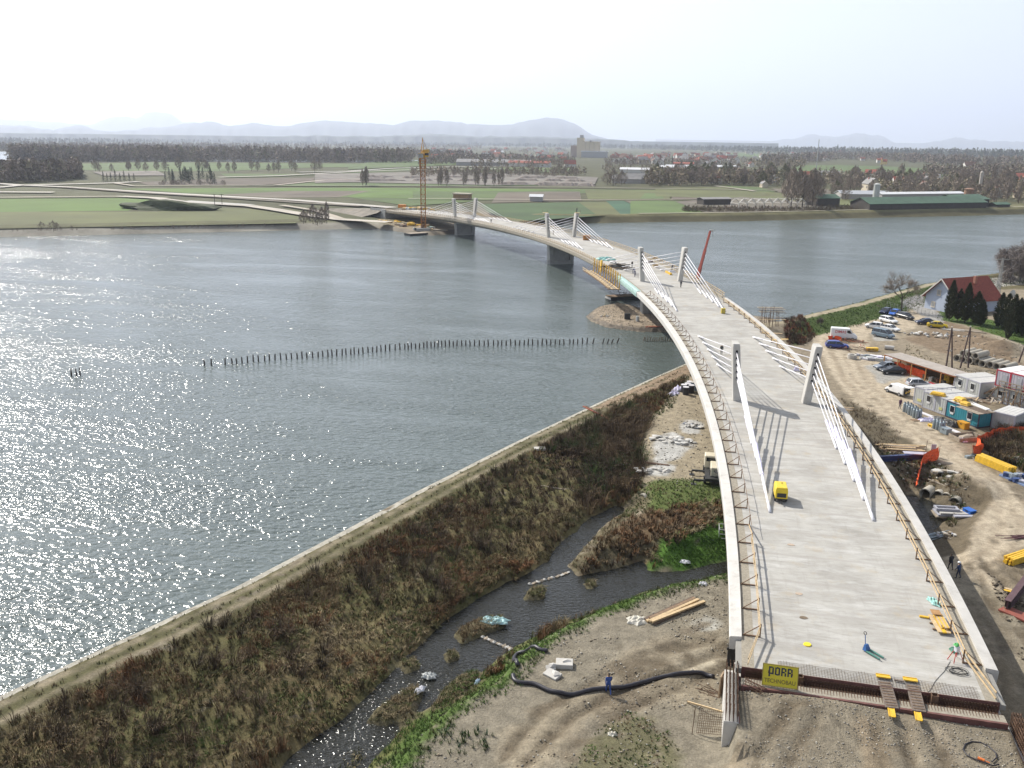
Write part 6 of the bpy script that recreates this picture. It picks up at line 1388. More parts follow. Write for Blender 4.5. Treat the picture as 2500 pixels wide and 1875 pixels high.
heap_of('scrap_heap', G(*ZR(350, 1170)), (1.4, 1.0, .6), 24, [M_PLK[2], M_CFRAME, M_CONC], 'heap of loose fittings at the end of the rebar bundle', 'scrap heap', (.12, .3), .6, 'fitting', 45, 'box')
person(G(*ZR(385, 1610)), 1.9, dict(stride=.5, lean=.12), ((.025, .025, .03), (.03, .03, .04), SKIN, HAIR, BOOT), 'bareheaded person in black walking in the shade of the bridge'); person(G(*ZS(490, 345)), 2.4, dict(stride=.35, lean=.1, arm=.4), ((.05, .08, .16), (.03, .04, .07), SKIN, HAIR, BOOT), 'person in blue overalls and a white helmet in the shade of the bridge', helmet=(.8, .8, .8))
bar_pile('beam_stack', G(*ZS(1340, 90)), .75, 12, 4.6, .22, .22, 3, [M_YEL], 'stack of yellow formwork beams at the right edge by the tyre tracks', 'formwork beams', .06, part='beam', gap=1.35); bar_pile('timber_pile', G(*ZS(1130, 500)), -.25, 2, 2.6, .35, .1, 1, [M_YEL, M_TIMBER], 'short yellow plank lying in the mud beside the rusty girder', 'plank', .2)
a, b = G(*ZS(1140, 770)), G(2520, 1408); root = empty('steel_girder', (a+b)/2, heading(a, b), 'rusty purple brown I girder lying at the right edge', 'girder'); L_ = (b-a).length
for (z, w_, t_) in ((.05, .55, .08), (.95, .55, .08)): mb = MB(); mb.box((0, 0, z), (L_, w_, t_)); mb.build('flange', mat('oxide_steel', (.10, .055, .06), .7, .25), root)
mb = MB(); mb.box((0, 0, .5), (L_, .08, .82)); mb.build('web', mat('oxide_steel', (.10, .055, .06)), root); mb = MB(); mb.box((-L_/2+.5, 0, .5), (.3, .5, .8)); mb.build('stiffener', M_PLASTIC, root)
mb = MB(); mb.box((0, 0, .15), (4.2, 1.4, .16)); o_ = mb.build('steel_plate', mat('red_oxide', (.26, .075, .05), .7, .2)); o_.location = G(2503, 1512); o_.rotation_euler = (0, 0, -.75); tag(o_, 'red oxide steel plate at the right edge below the girder', 'plate')
bar_pile('rebar_bundle', G(2496, 1312), .45, 30, 4.2, .05, .05, 3, [mat('dark_red_rebar', (.11, .045, .05), .7, .2)], 'dark red fan of reinforcing bars by the road at the right edge', 'rebar', .9, part='bar', gap=1.4)
# scaffold and red brush where the bridge meets the bank
root = empty('scaffold_landing', G(1880, 800), .2, 'timber scaffold landing at the right edge of the bridge by the levee', 'scaffold')
for i in range(14): rd2 = random.Random(i); mb = MB(); x, y = rd2.uniform(-2.5, 2.5), rd2.uniform(-2, 2); mb.bar((x, y, 0), (x+rd2.uniform(-.2, .2), y, 3.2+rd2.random()*1.6), .09); mb.build('pole', M_RUST, root)
for i in range(9): rd2 = random.Random(i+50); mb = MB(); z = [2.2, 3.6, 4.2][i % 3]; mb.bar((-2.8, -2+i*.45, z), (2.8, -1.9+i*.45, z), .28, .05); mb.build('board', M_PLK[i % 4], root)
# ------------------------------------------------------------------ on the deck
def DK(px, py, lift=0.):             # photograph pixel -> point on the deck
    z = 0.
    for _ in range(6):
        v = S(px, py, z); s = math.atan2(v.y, v.x+BR)*BR; z = dzs(s)
    v.z = z+.006+lift; return v
gen = empty('generator', DK(1904, 1218), .05, 'yellow wheeled generator standing on the deck', 'generator')
mb = MB(); mb.loft([[(x*k, y*k2, z) for (x, y) in ((-.62, -1.05), (.62, -1.05), (.62, 1.05), (-.62, 1.05))] for (z, k, k2) in ((.42, 1, 1), (1.25, 1, 1), (1.55, .92, .95), (1.6, .84, .9))]); mb.build('hood', mat('generator_yellow', (.72, .52, .02), .4, .1, 1.), gen, bevel=.03)
mb = MB(); mb.box((0, 0, .36), (1.2, 2.1, .16)); mb.build('chassis', M_PLASTIC, gen)
for x in (-.55, .55):
    for y in (-.55, .6): mb = MB(); mb.cyl((x-.09, y, .27), (x+.09, y, .27), .27, n=14); mb.build('wheel', M_TYRE, gen)
mb = MB(); mb.cyl((.1, .3, 1.6), (.1, .3, 1.72), .05, n=8); mb.build('exhaust', M_PLASTIC, gen); mb = MB(); mb.bar((0, -1.0, .36), (0, -1.9, .2), .08); mb.build('tow_bar', M_PLASTIC, gen)
mb = MB(); mb.box((0, -1.06, .8), (.9, .03, .45)); mb.build('grille', M_PLASTIC, gen)
# pallet jack
pj = empty('pallet_jack', DK(2130, 1598), -2.55, 'blue hand pallet jack with a raised handle, forks pointing to the joint', 'pallet jack'); MBL = mat('jack_blue', (.03, .11, .30), .4, .15); MGN = mat('fork_green', (.07, .20, .16), .5, .15)
jv = heading(DK(2113, 1588), DK(2152, 1612)); pj.rotation_euler = (0, 0, jv); pj.location = DK(2114, 1588)
for y in (-.2, .2): mb = MB(); mb.prism([(.2, y-.08), (1.35, y-.06), (1.45, y), (1.35, y+.06), (.2, y+.08)], .06, .14); mb.build('fork', MGN, pj)
mb = MB(); mb.prism([(-.12, -.27), (.22, -.27), (.22, .27), (-.12, .27)], .08, .5, top=[(-.1, -.15), (.05, -.15), (.05, .15), (-.1, .15)]); mb.build('pump', MBL, pj); mb = MB(); mb.tube([(-.1, 0, .35), (-.22, 0, 1.2)], .03, 8); hj = mb.build('handle', MBL, pj)
mb = MB(); mb.pipe((-.24, -.02, 1.32), (-.24, .02, 1.32), .14, .11, 14); mb.build('grip', M_PLASTIC, hj)
for y in (-.1, .1): mb = MB(); mb.cyl((-.1, y-.03, .1), (-.1, y+.03, .1), .1, n=12); mb.build('wheel', M_TYRE, pj)
mb = MB(); mb.cyl((0, 0, 0), (0, 0, .07), .30, .27, n=24); o_ = mb.build('inlet_cover', mat('signal_yellow', (.78, .60, .02), .5, .05)); o_.location = DK(1971, 1574); tag(o_, 'round yellow cover lying on the deck near the joint', 'cover')
M_PATCH = mat('repair_patch', (.42, .33, .25), .9, .2, 3.); 
for i, (px, py, m, lb) in enumerate(((1962, 1508, mat('dark_patch', (.16, .12, .08), .9, .4, 6.), 'dark brown debris spot on the deck above the yellow cover'), (1951, 1450, M_PATCH, 'pale pinkish filled inlet on the deck, nearer the joint'), (1931, 1330, M_PATCH, 'pale pinkish filled inlet on the deck, farther from the joint'))):
    mb = MB(); rd = random.Random(i); mb.prism([(.33*math.cos(a)*rd.uniform(.8, 1.1), .24*math.sin(a)*rd.uniform(.8, 1.1)) for a in [k*.45 for k in range(14)]], 0, .02); o_ = mb.build('inlet_patch', m); o_.location = DK(px, py); tag(o_, lb, 'patch')
# timber on the deck
tp = DK(2294, 1525); hdk = heading(DK(2318, 1590), DK(2270, 1490))
t_ = empty('timber_stack', tp, hdk, 'stack of pale timber and yellow boards on the deck beside the railing', 'timber stack'); rd = random.Random(12)
for i in range(3): mb = MB(); mb.box((-.9+i*.9, .1, .06), (.14, 1.3, .1)); mb.build('bearer', M_DTIM, t_)
for i in range(3): mb = MB(); mb.box((-.2, -.28+i*.34, .16), (2.7, .30, .09), .02*i); mb.build('board', [M_PLK[0], M_YEL, M_PLK[0]][i], t_)
for i in range(12): mb = MB(); mb.bar((-1.0+rd.uniform(-.2, .2), -.4+(i % 6)*.1, .27+.1*(i//6)), (1.1+rd.uniform(-.3, .2), -.35+(i % 6)*.1, .27+.1*(i//6)), .09, .09); mb.build('batten', [M_TIMBER, M_YEL, M_TIMBER][i % 3], t_)
mb = MB(); mb.box((1.0, .1, .52), (.8, .7, .04)); mb.build('plywood', mat('plywood', (.36, .20, .08), .8, .2), t_)
mb = MB(); mb.box((0, 0, .07), (.7, .22, .12)); o_ = mb.build('formwork_board', M_YEL); o_.location = DK(2256, 1508); o_.rotation_euler = (0, 0, -.1); tag(o_, 'short yellow board lying left of the timber stack', 'board')
M_TARP = mat('tarp_green', (.25, .47, .42), .5, .2, 2.)
cloth('tarpaulin', DK(2280, 1470), .45, 1.0, .3, M_TARP, 'pale green tarpaulin crumpled beyond the timber stack', 'tarpaulin', 6, .35); cloth('tarpaulin', DK(2328, 1590), .28, .5, .3, mat('tarp_dark', (.07, .2, .14), .5, .2), 'dark green sheet between the timber stack and the red trestle', 'tarpaulin', 7, .3)
# red legged pump/trestle
tr = empty('trestle', DK(2332, 1612), .6, 'red legged trestle with a white container and green bag on top', 'trestle'); mr_ = mat('red_tube', (.45, .04, .03), .4, .1)
for (x, y) in ((-.45, -.3), (.45, -.3), (-.45, .3), (.45, .3)): mb = MB(); mb.tube([(x*.4, y*.4, .75), (x, y, 0)], .03, 6); mb.build('leg', mr_, tr)
mb = MB(); mb.box((0, 0, .95), (.34, .3, .42)); mb.build('container', M_WHITE, tr, bevel=.03); mb = MB(); mb.blob((-.05, .05, 1.25), (.22, .18, .16), 5); mb.build('bag', mat('green_bag', (.10, .42, .12), .6, .2), tr)
mb = MB(); rd = random.Random(9); pts = []
for i in range(90): a = i*.42; r = .18+.32*abs(math.sin(i*.13)); pts.append((r*1.5*math.cos(a)+.12*math.sin(i*.31), r*math.sin(a), .02+.0012*i+.02*rd.random()))
mb.tube(pts, .018, 5); o_ = mb.build('cable_coil', M_PLASTIC); o_.location = DK(2338, 1640); tag(o_, 'tangled dark cable coil on the deck beside the trestle', 'cable')
mb = MB(); p0 = DK(2320, 1615); pts = [DK(x, y, .02)-p0 for x, y in ((2320, 1615), (2305, 1640), (2295, 1650), (2282, 1665), (2272, 1684), (2266, 1690))]; mb.tube(pts, .015, 5); o_ = mb.build('power_cable', M_PLASTIC); o_.location = p0; tag(o_, 'thin dark cable running from the trestle to the joint', 'cable')
# steel boxes set in the joint
for i, (px, py) in enumerate(((1953, 1650), (2279, 1690))):
    q = DK(px, py, 0); s_ = math.atan2(q.y, q.x+BR)*BR; o__ = math.hypot(q.y, q.x+BR)-BR; q = Bp(-1.62, o__, -.25); root = empty('steel_box', q, 0, ['rusty steel box in the joint beside the yellow sign', 'rusty steel box in the joint right of the ramps'][i], 'steel box')
    for (x, y, sx, sy) in ((-.2, 0, .05, .42), (.2, 0, .05, .42), (0, -.2, .36, .04), (0, .2, .36, .04)): mb = MB(); mb.box((x, y, 0), (sx, sy, .75)); mb.build('side_plate', M_RUST, root)
# ramps with yellow boards
M_RAMP = mat('worn_ramp', (.165, .13, .105), .9, .35, 2.5)
for i, ((ax, ay), (bx_, by_)) in enumerate((((2161, 1668), (2175, 1732)), ((2229, 1675), (2242, 1742)))):
    a, b = S(ax, ay, .06), S(bx_, by_, -.62); c = (a+b)/2; d_ = b-a; L_ = 2.55; rz = math.atan2(d_.y, d_.x); root = empty('loading_ramp', (a+b)/2+Vector((0, 0, .12)), 0, ['worn timber ramp bridging the joint, nearer the yellow sign', 'worn timber ramp bridging the joint, farther from the sign'][i], 'ramp', 'ramps over the joint')
    root.rotation_euler = (0, math.asin(.16), rz)
    for j in range(4): mb = MB(); mb.box((0, -.33+j*.22, 0), (L_, .21, .09)); mb.build('plank', M_RAMP, root)
    for j in range(9): mb = MB(); mb.box((-1.1+j*.27, 0, .06), (.05, .7, .03)); mb.build('cleat', M_DTIM, root)
mb = MB(); a, b = S(2183, 1660, .1), S(2207, 1664, .1); mb.bar((0, 0, 0), tuple(b-a), .1, .1); o_ = mb.build('spacer_bar', M_RAMP); o_.location = a; tag(o_, 'timber spacer between the upper ends of the two ramps', 'beam')
mb = MB(); mb.box((0, 0, 0), (.9, .55, .06)); o_ = mb.build('board', M_PLK[2]); o_.location = S(2207, 1728, -.55); tag(o_, 'grey brown board between the lower ends of the two ramps', 'board')
for i, (px, py, z, rz) in enumerate(((2156, 1652, .1, 1.42), (2222, 1660, .1, 1.42), (2177, 1741, -.86, 1.42), (2242, 1750, -.86, 1.42))):
    mb = MB(); mb.box((0, 0, .04), (.95, .44, .05)); mb.box((0, .19, .08), (.95, .05, .04)); mb.box((0, -.19, .08), (.95, .05, .04)); o_ = mb.build('formwork_board', M_YEL); o_.location = S(px, py, z if z > 0 else -.36)
    if z < 0: o_.location.z = max(-.38, float(hz(o_.location.x, o_.location.y))+.05); o_.rotation_euler = (0, 0, rz+.1)
    tag(o_, ['yellow formwork board at the deck end of the ramp nearer the sign', 'yellow formwork board at the deck end of the ramp farther from the sign', 'yellow formwork board at the gravel end of the ramp nearer the sign', 'yellow formwork board at the gravel end of the ramp farther from the sign'][i], 'board', 'yellow boards at the ramps')
# company sign
sa, sb = Bp(-2.5, -7.2), Bp(-2.5, -4.75); sg = empty('company_sign', (sa+sb)/2+Vector((0, 0, .42)), .0, 'yellow company sign board standing at the end of the deck', 'sign')
M_SY = mat('sign_yellow', (.60, .50, .02), .45, .06, 1.); M_SN = mat('sign_navy', (.015, .02, .045), .5, .1)
TI = Matrix.Rotation(R_(72), 4, 'X')
W_, Hh = 2.4, 1.5
mb = MB(); mb.box((0, 0, 0), (W_, Hh, .05)); 
sgp = empty('panel_pivot'); bpy.data.objects.remove(sgp)
def onsign(o): o.data.transform(TI); return o
onsign(mb.build('panel', M_SY, sg)); mb = MB()
for (x, y, a, b) in ((0, Hh/2, W_+.06, .05), (0, -Hh/2, W_+.06, .05), (-W_/2, 0, .05, Hh-.05), (W_/2, 0, .05, Hh-.05)): mb.box((x, y, 0), (a, b, .09))
onsign(mb.build('rim', mat('sign_rim', (.30, .23, .05), .5, .1), sg))
# blocky capital letters
def letters():
    mb = MB(); h, w_, t = .58, .34, .1; x = -.80; y0 = .02
    def b(cx, cy, sx, sy): mb.box((x+cx, y0+cy, .032), (sx, sy, .016))
    for ch in 'PORR':
        if ch == 'P': b(t/2, h/2-.06, t, h+.12); b(w_-t/2, h/2, t, h-.10); b(w_/2, h-t/2, w_-2*t, t); b(w_/2, .05+t/2, w_-2*t, t)
        if ch == 'O': b(t/2, h/2, t, h-.06); b(w_-t/2, h/2, t, h-.06); b(w_/2, h-t/2, w_-2*t, t); b(w_/2, t/2, w_-2*t, t)
        if ch == 'R': b(t/2, h/2, t, h); b(w_-t/2, h*.73, t, h*.38); b(w_-t/2, h*.2, t, h*.4); b(w_/2, h-t/2, w_-2*t, t); b(w_/2, h*.47, w_-2*t, t)
        x += w_+.085
    return mb
onsign(letters().build('lettering', M_SN, sg))
tx = text_mesh('lettering', 'TECHNOBAU', .40, mat('sign_brown', (.17, .12, .02), .5, .1), sg, TI @ Matrix.Translation((0, -.40, .034)) @ Matrix.Scale(.88, 4, (1, 0, 0)))
for x in (-.8, .8): mb = MB(); mb.bar((x, .12, -1.0), (x, .04, .3), .08); mb.build('post', M_RUST, sg)
# people and small things along the deck
def dkperson(px, py, rz, pose, cols, label, helmet=None): return person(DK(px, py), rz, pose, cols, label, helmet=helmet)
dkperson(1662, 702, 1.0, dict(stride=.1), ((.03, .03, .035), (.03, .03, .035), SKIN, HAIR, BOOT), 'person in black standing alone on the deck below the right second pylon')
dkperson(1761, 866, -1.7, dict(stride=.3), ((.02, .025, .025), (.02, .02, .025), SKIN, HAIR, BOOT), 'person in black walking on the deck by the back stays')
dkperson(1545, 668, .4, dict(lean=.5, arm=.6), ((.04, .05, .13), (.04, .05, .13), SKIN, HAIR, BOOT), 'worker in navy overalls bending beside the left second pylon'); dkperson(1550, 676, 2.4, dict(lean=.25, arm=.5), ((.04, .05, .12), (.05, .05, .1), SKIN, HAIR, BOOT), 'worker in navy overalls standing just behind the bending one', (.05, .12, .4)); dkperson(1543, 653, 1.4, dict(stride=.1), ((.05, .04, .04), (.05, .05, .06), SKIN, HAIR, BOOT), 'worker in brown standing beside the rope pile', (.6, .1, .05))
dkperson(1199, 544, 2., dict(stride=.2), ((.05, .05, .06), (.05, .05, .06), SKIN, HAIR, BOOT), 'person walking on the left edge of the far deck')
dkperson(1351, 574, 2., dict(stride=.2), ((.5, .45, .35), (.08, .07, .06), SKIN, HAIR, BOOT), 'person in a pale shirt by the left third pylon')
dkperson(1640, 661, 1., dict(lean=.4, arm=.5), ((.06, .05, .06), (.05, .05, .07), SKIN, HAIR, BOOT), 'worker crouching by the rolled sheet near the right second pylon')
def dcrate(px, py, d_, m, label, rz=.2, cat='box'):
    root = empty('storage_box', DK(px, py), rz, label, cat); mb = MB(); mb.box((0, 0, d_[2]/2), d_); mb.build('body', m, root, bevel=.04); mb = MB(); mb.box((0, 0, d_[2]+.03), (d_[0]+.05, d_[1]+.05, .06)); mb.build('lid', m, root); return root
dcrate(1765, 765, (.8, .8, 1.0), mat('dull_yellow', (.48, .38, .06), .5, .2), 'small yellow box at the foot of the outermost stay of the second right pylon'); dcrate(1432, 586, (2.4, 1.6, 1.5), mat('brown_orange', (.34, .15, .03), .6, .2), 'orange brown box on the deck by the third right pylon')
cloth('tarpaulin', DK(1479, 634), 3.6, 2.6, .9, M_TARP, 'pale green sheets heaped on the deck edge beside the third span', 'tarpaulin', 15, .7)
heap_of('rope_pile', DK(1510, 655), (4.2, 2.6, 1.3), 60, [mat('dark_net', (.05, .06, .05), .9, .4), M_PLASTIC, M_DTIM], 'dark heap of cables and brushwood behind the left second pylon', 'cable heap', (.5, 1.0), .5, 'cable', 61, 'bar', 1.3)
bar_pile('beam_stack', DK(1632, 668), heading(DK(1618, 660), DK(1650, 678)), 4, 5.0, .25, .2, 2, [M_YEL, M_TIMBER], 'yellow beams on the deck beside the right second pylon', 'beams', .05, part='beam'); cloth('plastic_sheet', DK(1640, 664), 1.2, .8, .5, M_WHITE, 'white sheet crumpled on the yellow beams by the right second pylon', 'plastic sheet', 17)
for i, (px, py) in enumerate(((1588, 640), (1600, 650), (1613, 637), (1598, 632))): dcrate(px, py, (1.4, .8, .5), [M_RUST, M_TIMBER, M_CGREY, M_DTIM][i], ['rusty crate on the deck under the back stays of the right second pylon', 'pale wooden crate under the back stays of the right second pylon', 'grey crate nearest the edge under the right second back stays', 'brown wooden crate farthest from the right second pylon'][i], .4*i)
bar_pile('beam_stack', DK(1885, 815), .15, 3, 4.5, .24, .1, 1, [M_DTIM, M_TIMBER], 'brown boards lying across the right deck edge by the scaffold landing', 'boards', .15, part='board'); bar_pile('timber_pile', DK(1905, 830), .5, 4, 3.2, .2, .1, 1, [M_TIMBER, M_YEL], 'light boards lying on the right deck edge nearer the pylon', 'boards', .15, part='board')
cloth('foil_sheet', DK(1944, 905), .5, .4, .9, M_FOIL, 'lilac foil hanging from a lower back stay by the right near pylon', 'foil', 19)
# far end of the deck
heap_of('material_heap', DK(1025, 512), (9, 3, 1.6), 26, [M_TARP, M_YEL, M_CGREY, M_TIMBER], 'pale green and yellow material stacked at the far end of the deck', 'materials', (.9, 1.8), .5, 'package', 71, 'box'); dcrate(982, 507, (4.0, 2.0, 1.6), mat('machine_orange', (.62, .22, .03), .5, .15), 'orange machine standing at the far end of the deck', 0., 'machine')
for i, (px, py, lb) in enumerate(((1335, 525, 'small work platform hung on the left third pylon top'), (1403, 523, 'small work platform hung on the right third pylon top'))):
    base = Bp(265, (-1 if i == 0 else 1)*5.5, 8.3); root = empty('work_platform', base, Bh(265), lb, 'platform'); mb = MB(); mb.box((0, -.9 if i else 1.5, .1), (1.8, 1.5, .1)); mb.build('floor_board', M_TIMBER, root)
    for x in (-.8, .8): mb = MB(); mb.bar((x, -1.5 if i else 2.1, .1), (x, -1.5 if i else 2.1, 1.1), .06); mb.build('post', M_RUST, root)
dkw = person(Bp(265, 5.55, 8.46), 1., dict(stride=.05), ((.1, .12, .1), (.05, .05, .06), SKIN, HAIR, BOOT), 'worker standing on the top of the right third pylon')
mb = MB()
for i in range(10):
    for j in range(9):
        pass
scf = empty('scaffold', Bp(266.5, 3.4, 0), Bh(265), 'thin tube scaffold between the third pylons', 'scaffold')
for i in range(5):
    for y in (0, 1.2): mb = MB(); mb.bar((-1.4+i*.8, y, 0), (-1.4+i*.8, y, 5.2), .06); mb.build('standard', M_CGREY, scf)
for z in (1.2, 2.2, 3.2, 4.2, 5.1): mb = MB(); mb.bar((-1.5, 0, z), (1.9, 0, z), .05); mb.build('ledger', M_CGREY, scf)
# hanging formwork carriage on the left edge
fc = empty('formwork_carriage', Bp(184, -9.5), Bh(184)+math.pi/2, 'yellow and timber formwork carriage hanging outside the left deck edge', 'formwork carriage'); rd = random.Random(31)
def FCp(s, o, z): return fc_inv @ (Bp(s, o, z))
bpy.context.view_layer.update(); fc_inv = fc.matrix_world.inverted()
for i in range(12):
    s = 168+i*2.7; mb = MB(); mb.bar(FCp(s, -9.55, 1.3), FCp(s, -9.75, -2.7), .16, .22); mb.build('hanger', M_YEL, fc); mb = MB(); mb.bar(FCp(s, -9.2, -2.6), FCp(s, -12.6, -2.5), .14, .18); mb.build('cantilever', M_RUST, fc); mb = MB(); mb.bar(FCp(s, -9.8, 0), FCp(s, -12.4, -2.4), .09); mb.build('brace', M_DTIM, fc)
for j, o_2 in enumerate((-10.2, -10.9, -11.6, -12.3)): mb = MB(); n = 8; [mb.bar(FCp(167+i*4, o_2, -2.35), FCp(171+i*4, o_2, -2.35), .5, .08) for i in range(n)]; mb.build('walk_board', M_PLK[[0, 2, 0, 1][j]], fc)
for z in (-1.9, -1.4): mb = MB(); [mb.bar(FCp(167+i*4, -12.6, z), FCp(171+i*4, -12.6, z), .08, .16) for i in range(8)]; mb.build('toe_rail', M_TIMBER, fc)
mb = MB(); mb.bar(FCp(188, -10.0, 2.0), FCp(188, -10.2, -1.2), 1.2, .3); mb.build('end_panel', M_YEL, fc)
# ------------------------------------------------------------------ left bank, creek side and river
def Z1c(a, b): return (650+a/1.9235, 1250+b/1.9235)
def Z3(a, b): return (1300+a/3.318, 850+b/3.318)
M_HOSE = mat('black_hose', (.018, .016, .022), .45, .2, 4.)
def hose(pts, r, label, name='drain_hose'):
    P_ = [G(*Z1c(*q)) for q in pts]; o = P_[0]; Q = []
    for i in range(len(P_)-1):
        p0, p1, p2, p3 = P_[max(i-1, 0)], P_[i], P_[i+1], P_[min(i+2, len(P_)-1)]
        for t in (0, .2, .4, .6, .8):
            q = .5*((2*p1)+(p2-p0)*t+(2*p0-5*p1+4*p2-p3)*t*t+(3*p1-p0-3*p2+p3)*t**3); q.z = float(hz(q.x, q.y))+r*.9; Q.append(q-o)
    mb = MB(); mb.tube(Q, r, 9); o_ = mb.build(name, M_HOSE, sm=True); o_.location = o; return tag(o_, label, 'hose')
hose([(1180, 728), (1163, 695), (1200, 665), (1280, 650), (1328, 658)], .17, 'short curved piece of thick black hose in the grass')
h2_ = hose([(1158, 772), (1165, 795), (1190, 808), (1260, 815), (1340, 850), (1420, 865), (1480, 855), (1540, 840), (1600, 835), (1700, 825), (1780, 805), (1850, 785), (1920, 770), (1980, 763), (2050, 765), (2110, 783)], .17, 'long thick black hose winding from the creek to the abutment')
person(G(*Z1c(1606, 856)), math.pi*.62, dict(stride=.75, lean=.06), ((.03, .07, .24), (.03, .065, .22), SKIN, HAIR, BOOT), 'person in blue overalls walking across the gravel by the long hose')
def slab(px, d_, rz, label, m=None, name='concrete_slab', cat='slab', tilt=0):
    root = empty(name, G(*px), rz, label, cat); root.rotation_euler = (tilt, 0, rz); mb = MB(); mb.box((0, 0, d_[2]/2), d_); mb.build('block', m or M_CONC, root, bevel=.03); mb = MB(); mb.blob((.2, .1, d_[2]), (.35, .3, .14), int(px[0]), sub=1); mb.build('broken_edge', m or M_CONC, root); return root
slab(Z1c(1400, 722), (1.35, 1.0, .38), .15, 'square pale concrete slab lying on the gravel'); slab(Z1c(1345, 768), (1.3, .85, .22), -.5, 'broken concrete slab tilted beside the square slab', tilt=.15); slab(Z1c(1335, 740), (.7, .55, .3), .6, 'lump of broken concrete on the tilted slab', tilt=.3)
bar_pile('timber_pile', G(*Z1c(1910, 470)), heading(G(*Z1c(1810, 500)), G(*Z1c(2015, 415))), 7, 6.4, .3, .16, 2, [M_PLK[1], M_PLK[3], M_PLK[0]], 'pile of long dark beams on the left bank near the bridge', 'timber pile', .12, part='beam')
cloth('plastic_sheet', G(*Z1c(1740, 512)), 1.0, .9, .4, mat('cream_sheet', (.55, .52, .44), .7, .15), 'cream coloured sheet crumpled at the end of the dark beams', 'plastic sheet', 21); cloth('plastic_sheet', G(*Z1c(2052, 340)), .5, .4, .3, M_WHITE, 'small white rag caught on the bank under the bridge', 'rag', 22)
cloth('tarpaulin', S(*Z1c(1075, 512), CW+.35), 1.5, .8, .35, mat('cyan_sheet', (.28, .44, .44), .5, .25), 'pale turquoise sheet snagged on the brown islet in the creek', 'sheet', 23, .2); cloth('plastic_sheet', S(*Z1c(765, 772), CW+.1), .7, .55, .35, M_CGREY, 'grey white sheet caught in the shallow creek', 'sheet', 24); cloth('plastic_sheet', S(*Z1c(720, 838), CW+.3), .35, .8, .3, M_WHITE, 'white strip of plastic at the tip of the middle islet', 'sheet', 25, -.4)
cloth('plastic_bag', G(*Z1c(1965, 237)), .7, .4, .3, M_WHITE, 'white bag lying on the bright green grass', 'bag', 26); cloth('plastic_bag', G(*Z1c(992, 800)), .25, .5, .25, mat('blue_white', (.35, .45, .55), .5, .2), 'bluish plastic bag on the islet edge', 'bag', 27); cloth('plastic_bag', G(*Z1c(1625, 1045)), .4, .3, .2, mat('cream_sheet', (.55, .52, .44)), 'cream scrap of plastic on the weedy mound', 'scrap', 28)
# wing walls with reinforcement
def wing(o_in, o_out, y0, y1, top, label, zb=-4.2, rebar=1.3):
    root = empty('wing_wall', (0, 0, 0), 0, label, 'wall'); mb = MB(); mb.prism([(o_in, y0), (o_out, y0), (o_out, y1), (o_in, y1)], zb, top); mb.build('wall', M_BEAM, root)
    mb = MB(); mb.prism([(o_in+(.03 if o_in > o_out else -.03), y0+.02), (o_in-(.0), y0+.02), (o_in, y1), (o_in+(.03 if o_in > o_out else -.03), y1)], zb+.5, top+.02); mb.build('shutter_board', mat('red_shutter', (.20, .04, .04), .6, .2), root)
    mb = MB(); n = int((y1-y0)/.2); x0, x1 = min(o_in, o_out)+.12, max(o_in, o_out)-.12
    for i in range(n):
        for x in (x0, (2*x0+x1)/3, (x0+2*x1)/3, x1): mb.bar((x, y0+.1+i*.2, top-.1), (x+.03*math.sin(i), y0+.1+i*.2, top+rebar*(.9+.1*math.sin(i*2.3+x))), .045)
    for z in (.25, .55, .85, 1.15):
        if z < rebar:
            for x in (x0, (2*x0+x1)/3, (x0+2*x1)/3, x1): mb.bar((x, y0+.05, top+z), (x, y1-.05, top+z), .035)
    mb.build('starter_bars', M_RUST, root); return root
wing(-8.75, -9.75, -6.9, -.6, -.9, 'pale concrete wing wall left of the joint with rusty bars on top', rebar=1.1); wing(9.0, 9.75, -13.5, -2.2, -1.25, 'pale concrete wing wall right of the joint with bars standing up', rebar=1.4)
mb = MB(); mb.box((0, 0, .7), (.9, .5, 1.4)); mb.box((0, -.28, 1.5), (1.1, .1, .2)); o_ = mb.build('pump_box', M_PLASTIC); o_.location = G(1788, 1622); tag(o_, 'small black box at the head of the left wing wall', 'box')
root = empty('leaning_board', G(1757, 1700), 1.35, 'tilted wooden panel leaning on the left wing wall', 'panel'); root.rotation_euler = (.0, .35, 1.45); mb = MB(); mb.box((0, 0, .9), (2.3, .08, 1.5)); mb.build('sheet', mat('weathered_ply', (.38, .27, .17), .85, .25, 2.), root)
for x in (-.9, 0, .9): mb = MB(); mb.box((x, -.09, .9), (.12, .1, 1.6)); mb.build('rib', M_DTIM, root)
rm = empty('mesh_panel', (0, 0, 0), 0, 'rusty reinforcement mesh panel standing left of the wing wall', 'mesh panel'); a, b = G(1700, 1790), G(1772, 1796); mb = MB()
for i in range(16): q = a.lerp(b, i/15); mb.bar(q, q+Vector((.1, .1, 1.9)), .018)
for j in range(10): mb.bar(a+Vector((.01*j, .01*j, .19*j+.05)), b+Vector((.01*j, .01*j, .19*j+.05)), .018)
mb.build('mesh', M_RUST, rm); mb = MB(); mb.tube([a-Vector((.3, .2, .2)), a+Vector((-.2, 0, 2.0))], .03, 6); mb.build('post', M_RUST, rm)
mb = MB(); a, b = G(1678, 1716), G(1770, 1752); mb.bar((0, 0, .1), tuple(b-a+Vector((0, 0, .4))), .1, .12); o_ = mb.build('timber_beam', M_TIMBER); o_.location = a; tag(o_, 'long pale timber leaning towards the left wing wall', 'beam')
bar_pile('rebar_bundle', G(1735, 1690), -.5, 14, 3.2, .03, .03, 2, [M_RUST], 'rusty bars scattered behind the wooden panel', 'rebar', .9, part='bar', gap=6)
rb = empty('rebar_cage', S(1842, 1690, -.85), -.55, 'rusty rolled reinforcement cage leaning in the corner by the sign', 'rebar cage')
